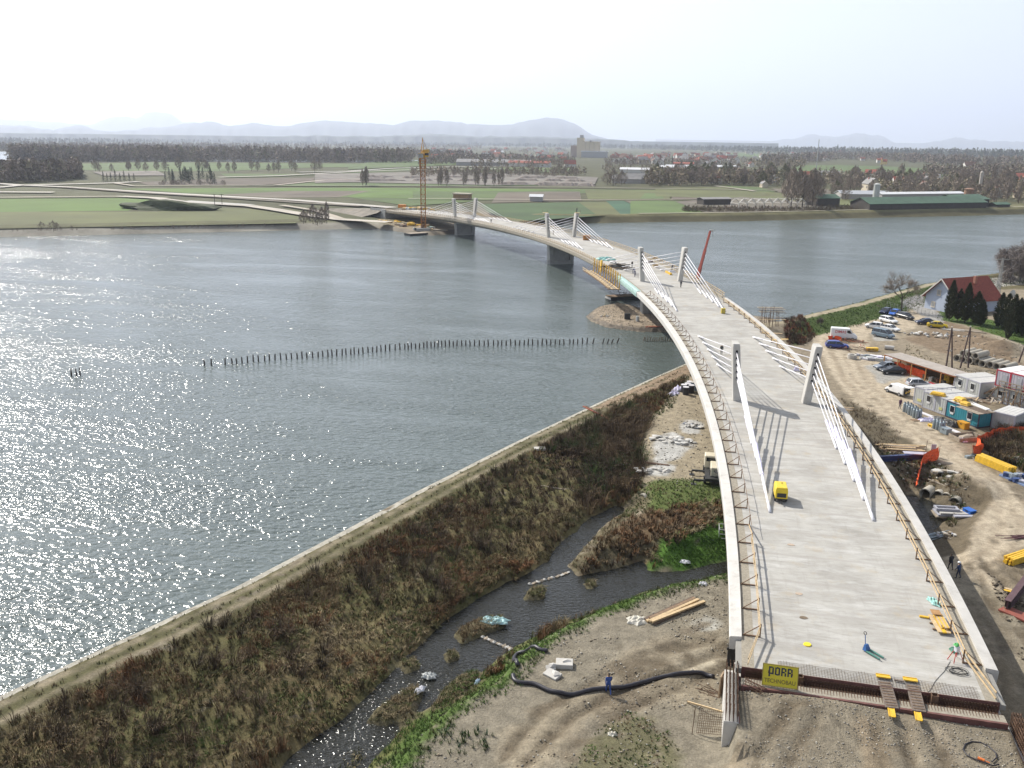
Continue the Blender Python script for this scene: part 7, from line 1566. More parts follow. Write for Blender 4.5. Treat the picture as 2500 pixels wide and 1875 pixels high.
for i in range(12): a = i*math.pi/6; mb = MB(); mb.bar((-.8, .32*math.cos(a), .35+.32*math.sin(a)), (.8, .32*math.cos(a), .35+.32*math.sin(a)), .035); mb.build('bar', M_RUST, rb)
for x in (-.6, -.3, 0, .3, .6): mb = MB(); mb.pipe((x-.02, 0, .35), (x+.02, 0, .35), .34, .31, 16); mb.build('hoop', M_RUST, rb)
hq = [S(2100+x/5.105, 1550+y/5.105, -.95) for x, y in ((1640, 1590), (1700, 1540), (1690, 1480), (1600, 1400), (1500, 1350), (1390, 1340), (1310, 1370), (1280, 1440), (1330, 1510), (1430, 1560), (1540, 1600), (1650, 1640), (1730, 1625))]; mb = MB(); mb.tube([q-hq[0]+Vector((0, 0, .06)) for q in hq], .045, 7); o_ = mb.build('air_hose', M_HOSE, sm=True); o_.location = hq[0]; tag(o_, 'thin black air hose looped on the gravel by the right wing wall', 'hose')
mb = MB(); mb.cyl((-.2, 0, .1), (.2, 0, .1), .1, n=10); mb.cyl((.2, 0, .1), (.5, 0, .1), .04, n=8); o_ = mb.build('air_tool', mat('tool_orange', (.62, .16, .03), .4, .1)); o_.location = S(2395, 1857, -.97); o_.rotation_euler = (0, 0, -.5); tag(o_, 'orange air tool lying on the looped hose', 'tool')
# culvert in the reeds, drums and foil near the track
d_ = Vector((.75, .66, 0)); c = G(*Z3(890, 1205)); c.z = CW+.75; mb = MB(); mb.pipe((0, 0, 0), tuple(d_*4.5), .72, .58, 22); o_ = mb.build('culvert_pipe', mat('pipe_concrete', (.37, .34, .28))); o_.location = c; tag(o_, 'single dark culvert mouth in the brush at the head of the creek', 'culvert')
for i, (zx, zy, tp_) in enumerate(((1225, 355, 1), (1255, 345, 1), (1285, 360, 1), (1240, 375, 1), (1270, 330, 1), (1305, 335, 0), (1330, 345, 0), (1345, 330, 0))):
    root = empty('drum', G(*Z3(zx, zy)), 0, ['grey steel drum in the cluster under the left deck edge', 'black plastic drum with a white lid under the left deck edge'][tp_], 'drum', ['grey drums by the track', 'black drums by the track'][tp_]); mb = MB(); mb.cyl((0, 0, 0), (0, 0, 1.25), .5, n=14); mb.build('barrel', M_PLASTIC if tp_ else M_GAS, root); mb = MB(); mb.cyl((0, 0, 1.25), (0, 0, 1.33), .51, n=14); mb.build('lid', M_WHITE if tp_ else M_CONC, root)
cloth('foil_heap', G(*Z3(1195, 345)), 1.5, 1.2, 1.0, M_FOIL, 'lilac foil heap beside the drums under the bridge', 'foil', 41); cloth('foil_heap', G(*Z3(1150, 380)), 1.3, .9, .7, M_FOIL, 'lighter lilac foil heap lower down the bank', 'foil', 42); cloth('foil_heap', G(*Z3(910, 240)), 1.9, .8, .7, mat('pink_foil', (.78, .68, .76), .35, .1, 3., bump=.5, bscale=8), 'pinkish white foil lying at the water edge', 'foil', 43)
cloth('tarpaulin', G(*Z3(1045, 385)), 1.3, 1.6, .3, mat('grey_sheet', (.17, .18, .2), .6, .2), 'dark grey sheet on the slope beside the track', 'sheet', 44, .6)
bar_pile('pole_bundle', G(*Z3(520, 525)), heading(G(*Z3(415, 500)), G(*Z3(625, 552))), 3, 7.5, .16, .14, 1, [M_RUST, mat('rust_red', (.28, .075, .04))], 'reddish poles lying across the bank track', 'poles', .12, part='pole'); bar_pile('pole_bundle', G(*Z3(1000, 940)), -.15, 3, 4.0, .12, .1, 1, [M_RUST], 'rusty poles on the dirt beyond the culvert', 'poles', .3, part='pole')
bar_pile('pole_bundle', G(*Z3(215, 1143)), heading(G(*Z3(120, 1130)), G(*Z3(305, 1156))), 1, 5., .14, .12, 1, [M_PLK[2]], 'single pale pole lying in the reeds', 'pole', .02, part='pole'); slab(Z3(467, 795), (.9, .7, .5), .3, 'white block lying in the dark brush', M_WHITE, 'white_block', 'block'); slab(Z3(60, 822), (1.6, 1.0, .3), .4, 'pale slab beside the bank track', None)
heap_of('rubble_heap', G(*Z3(1150, 750)), (3.4, 1.4, .45), 26, [mat('white_stone', (.5, .49, .46)), M_CONC], 'white gravel heap on the dirt under the bridge', 'gravel heap', (.3, .7), .4, 'stone', 51); heap_of('rubble_heap', G(*Z3(1270, 635)), (1.8, 1.3, .5), 18, [M_CONC, mat('grey_sheet', (.17, .18, .2))], 'grey stone heap nearest the left deck edge', 'rubble', (.25, .55), .5, 'stone', 52); heap_of('rubble_heap', G(*Z3(975, 1000)), (2.4, .9, .35), 18, [mat('white_stone', (.5, .49, .46)), M_CONC], 'pale rubble heap at the edge of the grass', 'rubble', (.25, .5), .5, 'stone', 53)
# concrete apron between the two arms of the creek
a0, a1, a2, a3 = S(*Z1c(1490, 205), CW+.25), S(*Z1c(1590, 100), CW+.25), S(*Z1c(1680, 85), CW+.55), S(*Z1c(1560, 185), CW+.5); mb = MB(); mb.add([tuple(q) for q in (a0, a1, a2, a3)]+[tuple(q-Vector((0, 0, .6))) for q in (a0, a1, a2, a3)], [(0, 1, 2, 3), (0, 4, 5, 1), (1, 5, 6, 2), (2, 6, 7, 3), (3, 7, 4, 0)]); o_ = mb.build('concrete_apron', M_STRIP); tag(o_, 'sloping strip of weathered concrete beside the narrow creek arm', 'apron')
# stone weir lines in the creek
for (q, lb) in ((((1240, 340), (1330, 315), (1420, 285)), 'line of stones across the narrow creek arm'), (((1020, 590), (1090, 620), (1150, 645)), 'line of stones damming the shallow creek')):
    P_ = [S(*Z1c(*x), CW) for x in q]; root = empty('stone_weir', P_[0], 0, lb, 'weir'); rd = random.Random(3)
    for i in range(16): t = i/15*2; k = min(1, int(t)); c = P_[k].lerp(P_[k+1], t-k)-P_[0]; mb = MB(); mb.blob((c.x+rd.uniform(-.1, .1), c.y, .02), (.25, .2, .13), i, sub=1); mb.build('stone', M_PLK[2] if i % 3 else M_CONC, root)
# aerial work platform standing beside the bridge
lf = empty('boom_lift', G(*Z3(1455, 1060)), 0, 'cream truck mounted boom lift parked beside the left edge of the bridge', 'boom lift'); lo = Vector(lf.location); M_CREAM = mat('cream_paint', (.62, .56, .42), .5, .1)
lh = heading(G(*Z3(1455, 950)), G(*Z3(1470, 1150))); lf.rotation_euler = (0, 0, lh)
mb = MB(); mb.box((-.3, 0, .75), (5.6, 1.9, .35)); mb.build('chassis', M_PLASTIC, lf); mb = MB(); mb.box((-2.2, 0, 1.7), (1.6, 2.0, 1.6)); cb = mb.build('cab', M_CREAM, lf, bevel=.08); mb = MB(); mb.box((-2.2, 0, 2.05), (1.64, 1.6, .5)); mb.build('window', M_GLASS, cb)
mb = MB(); mb.box((.3, .3, 1.5), (2.6, 1.2, 1.1)); mb.build('engine_cover', M_CREAM, lf, bevel=.06); mb = MB(); mb.cyl((.9, 0, .9), (.9, 0, 1.6), .5, n=14); mb.build('turntable', M_PLASTIC, lf)
for x in (-2.2, 1.6):
    for y in (-.95, .95): mb = MB(); mb.cyl((x, y-.16, .48), (x, y+.16, .48), .48, n=14); mb.build('wheel', M_TYRE, lf)
for (x, y) in ((-1.0, -2.5), (2.3, -2.3)): mb = MB(); mb.bar((x, 0, .6), (x, y, .6), .2); mb.bar((x, y, .6), (x, y, .05), .14); mb.box((x, y, .05), (.6, .6, .08)); mb.build('outrigger', M_PLASTIC, lf)
bpy.context.view_layer.update(); li_ = lf.matrix_world.inverted(); b0 = li_ @ (S(*Z3(1505, 930), -1.6)); b1 = li_ @ S(*Z3(1562, 1330), -3.0); b2 = li_ @ S(*Z3(1548, 1490), -4.0)
mb = MB(); mb.bar(b0, b1, .34, .42); mb.bar(b0.lerp(b1, .4), b1, .26, .3); mb.build('boom', mat('boom_grey', (.09, .10, .11), .5, .2), lf); mb = MB(); mb.bar((.9, 0, 1.5), tuple(b0.lerp(b1, .25)), .2); mb.build('lift_ram', M_PLASTIC, lf); mb = MB(); mb.bar(b1, b2, .2, .24); mb.build('jib', M_PLASTIC, lf)
bk = MB()
for z in (-.4, .1, .6):
    for (x0, y0, x1, y1) in ((-.8, -.5, .8, -.5), (-.8, .5, .8, .5), (-.8, -.5, -.8, .5), (.8, -.5, .8, .5)): bk.bar((b2.x+x0, b2.y+y0, b2.z+z), (b2.x+x1, b2.y+y1, b2.z+z), .06)
for x in (-.8, 0, .8):
    for y in (-.5, .5): bk.bar((b2.x+x, b2.y+y, b2.z-.4), (b2.x+x, b2.y+y, b2.z+.6), .06)
bk.build('basket', M_CGREY, lf)
# timber piles in the river
PL = [(168, 318), (197, 318), (255, 315), (283, 312), (302, 311), (325, 308), (348, 306), (372, 302), (392, 301), (418, 299), (438, 297), (462, 296), (485, 294), (508, 292), (530, 291), (553, 290), (574, 288), (593, 286), (618, 285), (641, 283), (660, 282), (681, 280), (698, 279), (718, 277), (740, 275), (757, 273), (776, 272), (791, 270), (809, 269), (827, 267), (848, 265), (867, 263), (884, 262), (901, 260), (920, 258), (938, 256), (961, 254), (980, 252), (1000, 250), (1014, 249), (1028, 248), (1045, 247), (1062, 246), (1079, 244), (1093, 243), (1109, 242), (1124, 241), (1139, 240), (1154, 239), (1169, 238), (1186, 237), (1202, 237), (1217, 236), (1237, 236), (1254, 236), (1271, 236), (1289, 236), (1310, 236), (1330, 236), (1347, 236), (1369, 235), (1387, 235), (1403, 235), (1422, 235), (1440, 234), (1460, 234), (1477, 234), (1496, 233), (1513, 233), (1531, 233), (1553, 232), (1571, 232), (1589, 232), (1606, 232), (1625, 231), (1643, 231), (1661, 230), (1685, 230), (1700, 229), (1718, 229), (1738, 228), (1757, 228)]
M_PILE = mat('wet_pile', (.05, .04, .035), .8, .3, 3.); M_PILE2 = mat('pale_stake', (.17, .14, .10), .85, .3, 3.)
rd = random.Random(17); protos = []
for k in range(5):
    mb = MB(); mb.tube([(0, 0, -.8), (.02*k, 0, .6), (.03*math.sin(k), .03*math.cos(k), 1.25)], [.15, .14, .11], 8); o_ = mb.build('mooring_pile', M_PILE); protos.append(o_)
used_ = set()
def pile(px, py, label, grp, tilt=0., s=1., m=None):
    k = rd.randrange(5); o_ = protos[k] if k not in used_ and m is None else protos[k].copy()
    if o_ is not protos[k]: COL.objects.link(o_)
    else: used_.add(k)
    if m: o_.data = o_.data.copy(); o_.data.materials[0] = m
    o_.location = S(px, py, WATER); o_.rotation_euler = (0, tilt+rd.uniform(-.05, .05), rd.uniform(-.5, .5)); o_.scale = (s, s, s*rd.uniform(.85, 1.12)); return tag(o_, label, 'pile', grp)
for (a, b) in PL: pile(400+a/1.7015, 700+(b+9)/1.7015, 'dark timber pile standing in the long curved row in the river', 'row of timber piles')
for (a, b) in ((1781, 229), (1822, 228), (1842, 227), (1860, 227), (1882, 226)): pile(400+a/1.7015, 700+(b+8)/1.7015, 'leaning dark pile near the bridge end of the river row', 'leaning piles', .3)
for i in range(14): pile(400+(1992+i*9)/1.7015, 700+226/1.7015, 'thin pale stake in the short row beside the gravel spit', 'pale stakes', rd.uniform(-.1, .35), .8, M_PILE2)
for (a, b) in ((174, 918), (186, 918), (196, 916)): pile(a, b, 'short pile in the group of three far out on the glittering water', 'three outlying piles')
for k in range(5):
    if k not in used_: bpy.data.objects.remove(protos[k])
# spit, barge
def Z6(a, b): return (1400+a/9.217, 650+b/9.217)
crate(Z6(1210, 1190), 'small dark cabin box with a pale roof on the gravel spit', (1.4, 1.1, 1.3), M_PLASTIC, .2, 'box'); mb = MB(); mb.cyl((0, 0, 0), (0, 0, 1.2), .4, n=12); o_ = mb.build('drum', M_CGREY); o_.location = G(*Z6(1440, 1235)); tag(o_, 'grey drum standing on the gravel spit', 'drum')
bar_pile('timber_pile', G(*Z6(1830, 1360)), .35, 6, 5.5, .2, .12, 1, [M_TIMBER, mat('rust_red', (.28, .075, .04))], 'orange and pale boards at the shaded edge of the gravel spit', 'boards', .3, part='board')
heap_of('rubble_heap', G(*Z6(720, 1130)), (1.4, .8, .4), 12, [M_CONC, M_TIMBER], 'small pale litter heap on the gravel spit', 'rubble', (.15, .4), .5, 'stone', 55)
bg_ = empty('barge', S(1528, 729, WATER), heading(S(1492, 728, WATER), S(1562, 724, WATER)), 'dark flat work barge moored behind the gravel spit', 'barge'); mb = MB(); mb.loft([[(x, y*k, z) for (x, y) in ((-5.6, -1.8), (5.6, -1.8), (5.6, 1.8), (-5.6, 1.8))] for (z, k) in ((-.4, .92), (.9, 1))]); mb.build('hull', mat('barge_black', (.02, .022, .022), .6, .3), bg_)
mb = MB(); mb.box((0, 0, .94), (11, 3.4, .08)); mb.build('deck', M_DTIM, bg_); mb = MB(); mb.bar((-1.8, 0, 1), (-2.6, 0, 2.6), .12); mb.bar((-1.8, 0, 1), (.2, 0, 1.6), .1); mb.bar((-2.3, 0, 2.0), (.2, 0, 1.6), .1); mb.build('derrick', M_PLASTIC, bg_); mb = MB(); mb.box((-5.62, 0, .5), (.06, 3.4, .6)); mb.build('bow_plate', M_CONC, bg_)
# red telescopic crane behind the right deck edge
cb_ = Bp(176, 13.5); cb_.z = -5.2; dd = (np.array(cb_)-CAM)@FWD; rc = empty('mobile_crane', cb_, 0, 'red telescopic crane boom rising behind the right deck edge', 'crane'); tip = Vector(CAM)+Vector(ray(1734, 564))*(dd+2)-cb_; foot = Vector(CAM)+Vector(ray(1699, 693))*(dd-1)-cb_
fz_ = foot+(foot-tip)*.25; M_CRN = mat('crane_red', (.33, .05, .025), .5, .2, 2.)
for i, (t0, t1, w_) in enumerate(((0, .45, .75), (.42, .72, .6), (.70, 1., .46))): mb = MB(); mb.bar(fz_.lerp(tip, t0), fz_.lerp(tip, t1), w_, w_*1.1); mb.build('boom_section', M_CRN, rc)
mb = MB(); mb.box(tuple(tip+Vector((.3, 0, .1))), (1.1, .5, .4)); mb.build('boom_head', M_CONC, rc); mb = MB(); mb.bar(tip+Vector((.7, 0, 0)), tip+Vector((.7, 0, -1.6)), .08); mb.build('hook', M_PLASTIC, rc)
mb = MB(); mb.box((fz_.x, fz_.y, fz_.z-.6), (3.0, 2.6, 2.0)); mb.build('superstructure', M_CRN, rc, bevel=.1); mb = MB(); mb.box((fz_.x, fz_.y, (fz_.z-1.6)/2), (7.5, 2.6, max(1., fz_.z-1.6))); mb.build('carrier', M_PLASTIC, rc)
# tower crane on the far bank
tb = S(1034, 562, -5.0); tc = empty('tower_crane', tb, R_(14), 'tall rusty orange tower crane standing on the far bank', 'tower crane'); M_TC = mat('crane_orange', (.36, .15, .035), .6, .25, .5); M_TCY = mat('crane_yellow', (.52, .30, .04), .6, .2, .5)
dt = (np.array(tb)-CAM)@FWD; Ht = (562-350)*dt/FPX/.97; hm = Ht*.78
mb = MB(); w_ = 1.0
for x in (-w_, w_):
    for y in (-w_, w_): mb.bar((x, y, 0), (x, y, hm), .26)
for i in range(int(hm/2.)):
    z = i*2.
    for (a, b) in (((-w_, -w_), (w_, -w_)), ((w_, -w_), (w_, w_)), ((w_, w_), (-w_, w_)), ((-w_, w_), (-w_, -w_))): mb.bar((*a, z), (*b, z), .13); mb.bar((*(a if i % 2 else b), z), (*(b if i % 2 else a), z+2.), .13)
mb.build('mast', M_TC, tc); mb = MB()
for x in (-1.3, 1.3):
    for y in (-1.3, 1.3): mb.bar((x, y, hm*.86), (x, y, hm), .22)
for i in range(5): mb.box((0, 0, hm*.86+i*hm*.035), (2.7, 2.7, .22))
mb.build('climbing_cage', M_TC, tc)
mb = MB(); mb.box((0, 0, hm+.9), (2.2, 2.2, 1.9)); mb.build('slewing_unit', M_TCY, tc); mb = MB(); mb.box((1.9, -.9, hm+1.6), (1.6, 1.6, 2.1)); cb = mb.build('cab', M_TCY, tc); mb = MB(); mb.box((1.95, -1.0, hm+1.8), (1.66, 1.5, 1.0)); mb.build('window', M_GLASS, cb)
mb = MB()
for x in (-.7, .7): mb.bar((x, 0, hm+1.8), (0, 0, Ht), .22); mb.bar((x, .7, hm+1.8), (0, 0, Ht), .18)
for i in range(5): z = hm+2+i*(Ht-hm-2)/5; k = .7*(1-i/5); mb.bar((-k, 0, z), (k, 0, z), .1)
mb.build('apex_tower', M_TCY, tc); mb = MB(); jl = 34
for y in (-.6, .6): mb.bar((0, y*0+y, hm+2.2), (y*0+y, jl, hm+2.2) if False else (y, jl, hm+2.2), .18)
mb = MB()
for x in (-.6, .6): mb.bar((x, 1, hm+2.2), (x, jl, hm+2.2), .2)
mb.bar((0, 1, hm+3.5), (0, jl, hm+3.4), .2)
for i in range(22):
    y0, y1 = 1+i*1.5, 1+(i+.5)*1.5
    for x in (-.6, .6): mb.bar((x, y0, hm+2.2), (0, y1, hm+3.5), .1); mb.bar((0, y1, hm+3.5), (x, y0+1.5, hm+2.2), .1)
mb.build('jib', M_TCY, tc); mb = MB()
for x in (-.8, .8): mb.bar((x, -1, hm+2.2), (x, -11, hm+2.2), .26)
mb.box((0, -6, hm+2.25), (1.5, 10, .1)); mb.build('counter_jib', M_TCY, tc); mb = MB(); mb.box((0, -9.8, hm+1.4), (2.0, 2.0, 2.0)); mb.build('counterweight', M_PIER, tc)
mb = MB(); mb.bar((0, 0, Ht-.2), (0, jl*.7, hm+3.5), .1); mb.bar((0, 0, Ht-.2), (0, -10, hm+2.4), .1); mb.build('tie_bar', M_TC, tc); mb = MB(); mb.box((0, 0, .5), (6, 6, 1.2)); mb.build('base_ballast', M_PIER, tc)
# site materials around the crane foot
heap_of('material_heap', S(1010, 553, -4.9), (9, 5, 1.5), 30, [M_TIMBER, M_PLK[2], M_RUST, M_YEL], 'timber and steel piled on the far bank beside the tower crane', 'materials', (.8, 1.8), .5, 'package', 81, 'box'); heap_of('material_heap', S(948, 545, -4.9), (8, 4, 2.0), 22, [M_YEL, M_TIMBER], 'yellow pale heap of formwork on the bank path left of the bridge end', 'materials', (.8, 1.6), .5, 'package', 82, 'box')
heap_of('material_heap', S(1040, 561, -5.0), (6, 4, 2.4), 24, [M_TARP, M_CGREY, M_PLASTIC, M_TIMBER], 'grey green gear heaped round the foot of the tower crane', 'materials', (.8, 1.6), .6, 'package', 83, 'box'); bar_pile('timber_pile', S(1060, 563, -5.1), .3, 6, 12, 1.2, .3, 2, [M_TIMBER, M_PLK[2]], 'long pale timber mats lying on the bank right of the tower crane', 'timber pile', .1, part='mat')
ps = empty('pontoon', S(1045, 572, WATER), heading(S(1015, 574, WATER), S(1110, 568, WATER)), 'dark low pontoon moored at the far bank below the tower crane', 'pontoon'); mb = MB(); mb.box((0, 0, .3), (22, 5, 1.2)); mb.build('hull', mat('barge_black', (.02, .022, .022)), ps); mb = MB(); mb.box((0, 0, .93), (21, 4.4, .1)); mb.build('deck', M_PLK[2], ps)
# earth ramp behind the far abutment
emb = empty('earth_ramp', S(925, 530, -4), 0, 'grey earth ramp heaped against the far end of the bridge', 'embankment'); mb = MB(); a = Bp(433, -8); a_ = Vector(emb.location)
rg = []
for i in range(10): t = i/9; c = Bp(434+t*60, -9 -3*t)-a_; hz_ = (dzs(431)+3.4)*(1-t)+.3; rg.append([(c.x-7*(1-t)-3, c.y-6*(1-t), -a_.z+FZ-.2), (c.x-2.5*(1-t), c.y-2*(1-t), -a_.z+FZ+hz_*.55), (c.x, c.y, -a_.z+FZ+hz_), (c.x+16, c.y+10, -a_.z+FZ+hz_), (c.x+26, c.y+20, -a_.z+FZ-.2)])
mb.loft(rg, closed=False, caps=False); mb.build('earth', mat('grey_earth', (.20, .175, .14), .95, .3, .2), emb)
# flagged brown shed on the field behind the far pylons
fs = empty('flat_shed', SP(1129, 487), -.1, 'brown flat roofed shed seen above the far pylons', 'shed'); dS = (np.array(fs.location)-CAM)@FWD; k_ = dS/FPX; mb = MB(); mb.box((0, 0, 6.5*k_), (40*k_, 22*k_, 13*k_)); mb.build('wall', mat('brown_cladding', (.25, .16, .08), .8, .2, .3), fs); mb = MB(); mb.box((0, 0, 14*k_), (46*k_, 26*k_, 2.4*k_)); mb.build('roof', mat('pale_flat_roof', (.42, .37, .28), .8, .1), fs)
# ------------------------------------------------------------------ ground vegetation and loose stones (nobody could count them)
M_VEG = attr_mat('leaf_cover', .9, 1.5, .3, 0)
def zone(poly, dens, cond=None, seed=0):
    """random ground points inside a polygon"""
    P_ = np.array(poly, float); r = np.random.default_rng(seed); lo, hi = np.maximum(P_.min(0), (GX0+1, GY0+1)), np.minimum(P_.max(0), (GX1-1, GY1-1)); n = int((hi[0]-lo[0])*(hi[1]-lo[1])*dens)
    x, y = lo[0]+r.random(n)*(hi[0]-lo[0]), lo[1]+r.random(n)*(hi[1]-lo[1]); k = inpoly(x, y, poly)
    if cond is not None: k &= cond(x, y)
    return x[k], y[k]
def samp(a, x, y): return a[np.clip(((y-GY0)/GS+.5).astype(int), 0, ny-1), np.clip(((x-GX0)/GS+.5).astype(int), 0, nx-1)]
def tufts(name, xs, ys, h, cols, nb=8, wid=.05, spread=.8, lean=(.25, -.1), seed=1, patch=7., arch=.35, dz=0.):
    r = np.random.default_rng(seed); n = len(xs); N = n*nb
    if not n: return
    hh = h[0]+(h[1]-h[0])*np.clip(.35*r.random(n)+.65*fbm(xs, ys, 4, seed+3), 0, 1); x = np.repeat(xs, nb); y = np.repeat(ys, nb); z = hz(x, y)+dz; H_ = np.repeat(hh, nb)*(.6+.6*r.random(N))
    a = r.random(N)*2*math.pi; s_ = spread*(.3+.8*r.random(N)); fl = np.repeat(fbm(xs, ys, 9, seed+31, 2)*9, nb); lm = math.hypot(*lean); dx = np.cos(a)*s_+lm*np.cos(fl); dy = np.sin(a)*s_+lm*np.sin(fl)
    bx, by = x+np.cos(a)*H_*.16*r.random(N)*2, y+np.sin(a)*H_*.16*r.random(N)*2; w = wid*(.6+.8*r.random(N))*np.clip(H_, .3, 1.2); px, py = -np.sin(a+r.random(N))*w, np.cos(a+r.random(N))*w
    V = np.empty((N, 5, 3)); V[:, 0] = np.c_[bx-px, by-py, z-.05]; V[:, 1] = np.c_[bx+px, by+py, z-.05]
    mx, my, mz = bx+dx*H_*.45, by+dy*H_*.45, z+H_*.72; V[:, 2] = np.c_[mx-px*.8, my-py*.8, mz]; V[:, 3] = np.c_[mx+px*.8, my+py*.8, mz]; V[:, 4] = np.c_[bx+dx*H_*1.15, by+dy*H_*1.15, z+H_*(1-arch*s_/spread)]
    F = (np.array([[0, 1, 3], [0, 3, 2], [2, 3, 4]])[None]+5*np.arange(N)[:, None, None]).reshape(-1, 3)
    cols = np.array(cols); t = np.clip(fbm(xs, ys, patch, seed+9, 4)*1.9-.45+.35*(r.random(n)-.5), 0, .999)*len(cols); ci = cols[np.minimum(t.astype(int), len(cols)-1)]*(.82+.36*r.random((n, 1)))
    C_ = np.repeat(np.repeat(ci, nb, 0)*(.85+.3*r.random((N, 1))), 5, 0)
    o = np_mesh(name, V.reshape(-1, 3), F, M_VEG, C_); tag(o, kind='stuff'); return o
STRAW, BROWN, RUSS, OLV, GRN, DGR, DBR = (.21, .17, .10), (.125, .088, .048), (.155, .085, .042), (.08, .085, .032), (.062, .11, .022), (.038, .064, .017), (.068, .048, .031)
def off_water(x, y): return (samp(sdc, x, y) > .25) & (samp(sdp, x, y) > .25)
OL2 = (.095, .083, .038)
BRUSH = PZ([(1205, 900), (1330, 860), (1400, 905), (1385, 980), (1395, 1050), (1330, 1090), (1270, 1120), (1250, 1060), (1290, 1000), (1180, 980)], -4.9)
def reedc(x, y): return (samp(sdr, x, y) > 6.7) & off_water(x, y)
x, y = zone(PEN, 7., lambda x, y: reedc(x, y) & (y < 36), 1); tufts('reeds', x, y, (.2, .78), [STRAW, BROWN, OL2, BROWN, OL2, OLV, BROWN, STRAW], 10, .045, .6, lean=(.62, 0), seed=2, patch=14, arch=.62)
x, y = zone(PEN, 2.6, lambda x, y: reedc(x, y) & (y >= 36), 3); tufts('reeds', x, y, (.3, 1.1), [BROWN, OL2, BROWN, OLV, BROWN, DBR], 9, .055, .6, lean=(.62, 0), seed=4, patch=14, arch=.6)
x, y = zone(PEN, .42, lambda x, y: reedc(x, y) & (fbm(x, y, 7, 21) > .52), 5); tufts('reeds', x, y, (.8, 1.5), [BROWN, DBR, BROWN, OL2], 18, .022, .6, seed=6, patch=5, arch=.3)
x, y = zone(PEN, 2.2, lambda x, y: reedc(x, y) & (fbm(x, y, 8, 133, 3) > .56), 101); tufts('reeds', x, y, (.5, 1.25), [(.15, .075, .035), (.13, .07, .036), BROWN], 20, .018, .55, lean=(.3, 0), seed=102, patch=4, arch=.3)
x, y = zone(PEN, 5., lambda x, y: reedc(x, y) & (fbm(x, y, 7, 134, 3) > .57), 103); tufts('reeds', x, y, (.15, .5), [(.06, .085, .025), OLV, (.065, .10, .025)], 9, .05, .8, lean=(.4, 0), seed=104, patch=3)
x, y = zone(PEN, .10, lambda x, y: reedc(x, y) & (samp(sdr, x, y) < 20), 105); tufts('undergrowth', x, y, (1.0, 1.9), [DBR, (.05, .04, .026), DBR], 60, .016, .9, lean=(.1, 0), seed=106, patch=3, arch=.2)
x, y = zone(BRUSH, 1.5, reedc, 7); tufts('undergrowth', x, y, (1.1, 2.6), [DBR, BROWN, DBR, DGR, DBR], 22, .022, .75, seed=8, patch=6, arch=.2)
x, y = zone(BANK[1:11]+offs(BANK[1:11], 10)[::-1], 7., lambda x, y: (samp(sdr, x, y) > 2.2) & (samp(sdr, x, y) < 3.6), 9); tufts('grass', x, y, (.12, .5), [BROWN, OLV, GRN, BROWN, STRAW], 6, .05, .7, seed=10, patch=4)
x, y = zone(PEN, 6., lambda x, y: (samp(sdr, x, y) > 3.0) & (samp(sdr, x, y) < 7.) & (np.abs(samp(sdr, x, y)-5.6) > .6) & (np.abs(samp(sdr, x, y)-3.9) > .6), 11); tufts('grass', x, y, (.1, .36), [OLV, STRAW, OLV, BROWN, OL2], 6, .06, .8, seed=12, patch=5)
# creek banks of the left ground: fresh green
x, y = zone(LEFTG, 16., lambda x, y: (samp(sdc, x, y) > .3) & (samp(sdc, x, y) < 4.4+1.6*fbm(x, y, 4, 2)) & (y < 26), 13); tufts('grass', x, y, (.1, .34), [GRN, GRN, OLV, DGR, GRN, (.09, .15, .03)], 6, .06, .9, seed=14, patch=4)
x, y = zone(LEFTG, 1.5, lambda x, y: (samp(sdc, x, y) > .1) & (samp(sdc, x, y) < 1.6) & (fbm(x, y, 3, 7) > .5), 15); tufts('reeds', x, y, (.3, .9), [STRAW, BROWN, RUSS, OLV], 14, .03, .5, seed=16, patch=3)
x, y = zone(PZ([(1240, 1659), (1290, 1560), (1360, 1520), (1440, 1560), (1470, 1610), (1480, 1700), (1240, 1760)], -2.8), 9., lambda x, y: fbm(x, y, 2., 4) > .42, 17); tufts('weeds', x, y, (.06, .26), [OLV, DGR, BROWN, GRN], 6, .07, .9, seed=18, patch=2)
x, y = zone(PZ([(880, 1700), (960, 1570), (1020, 1520), (1090, 1545), (1050, 1620), (1000, 1760)], -3.2), 3., lambda x, y: fbm(x, y, 1.6, 5) > .5, 19); tufts('weeds', x, y, (.15, .55), [DGR, (.05, .085, .045), DGR, OLV], 12, .06, .8, seed=20, patch=2)
x, y = zone(TONGUE, 18., lambda x, y: samp(sdt, x, y) > .2, 21); tufts('grass', x, y, (.08, .3), [(.07, .14, .024), (.08, .15, .028), GRN], 6, .07, .9, seed=22, patch=3)
x, y = zone(PZ([(1235, 1250), (1300, 1170), (1400, 1120), (1560, 1100), (1580, 1150), (1500, 1170), (1400, 1225)], -5), 3., lambda x, y: samp(sdc, x, y) > .3, 23); tufts('reeds', x, y, (.4, 1.3), [RUSS, BROWN, DBR, RUSS, STRAW], 12, .04, .65, seed=24, patch=4)
x, y = zone(PZ([(1390, 1045), (1500, 1040), (1600, 1080), (1620, 1120), (1560, 1125), (1400, 1120), (1330, 1110)], -4.4), 8., off_water, 25); tufts('grass', x, y, (.08, .35), [GRN, OLV, GRN, BROWN], 6, .07, .9, seed=26, patch=4)
x, y = zone(PZ([(1395, 920), (1330, 870), (1480, 790), (1500, 800), (1470, 850), (1450, 890)], -4.4), 5., lambda x, y: (samp(sdr, x, y) > 7.2), 27); tufts('grass', x, y, (.15, .6), [DGR, OLV, GRN, BROWN, DGR], 9, .05, .8, seed=28, patch=3)
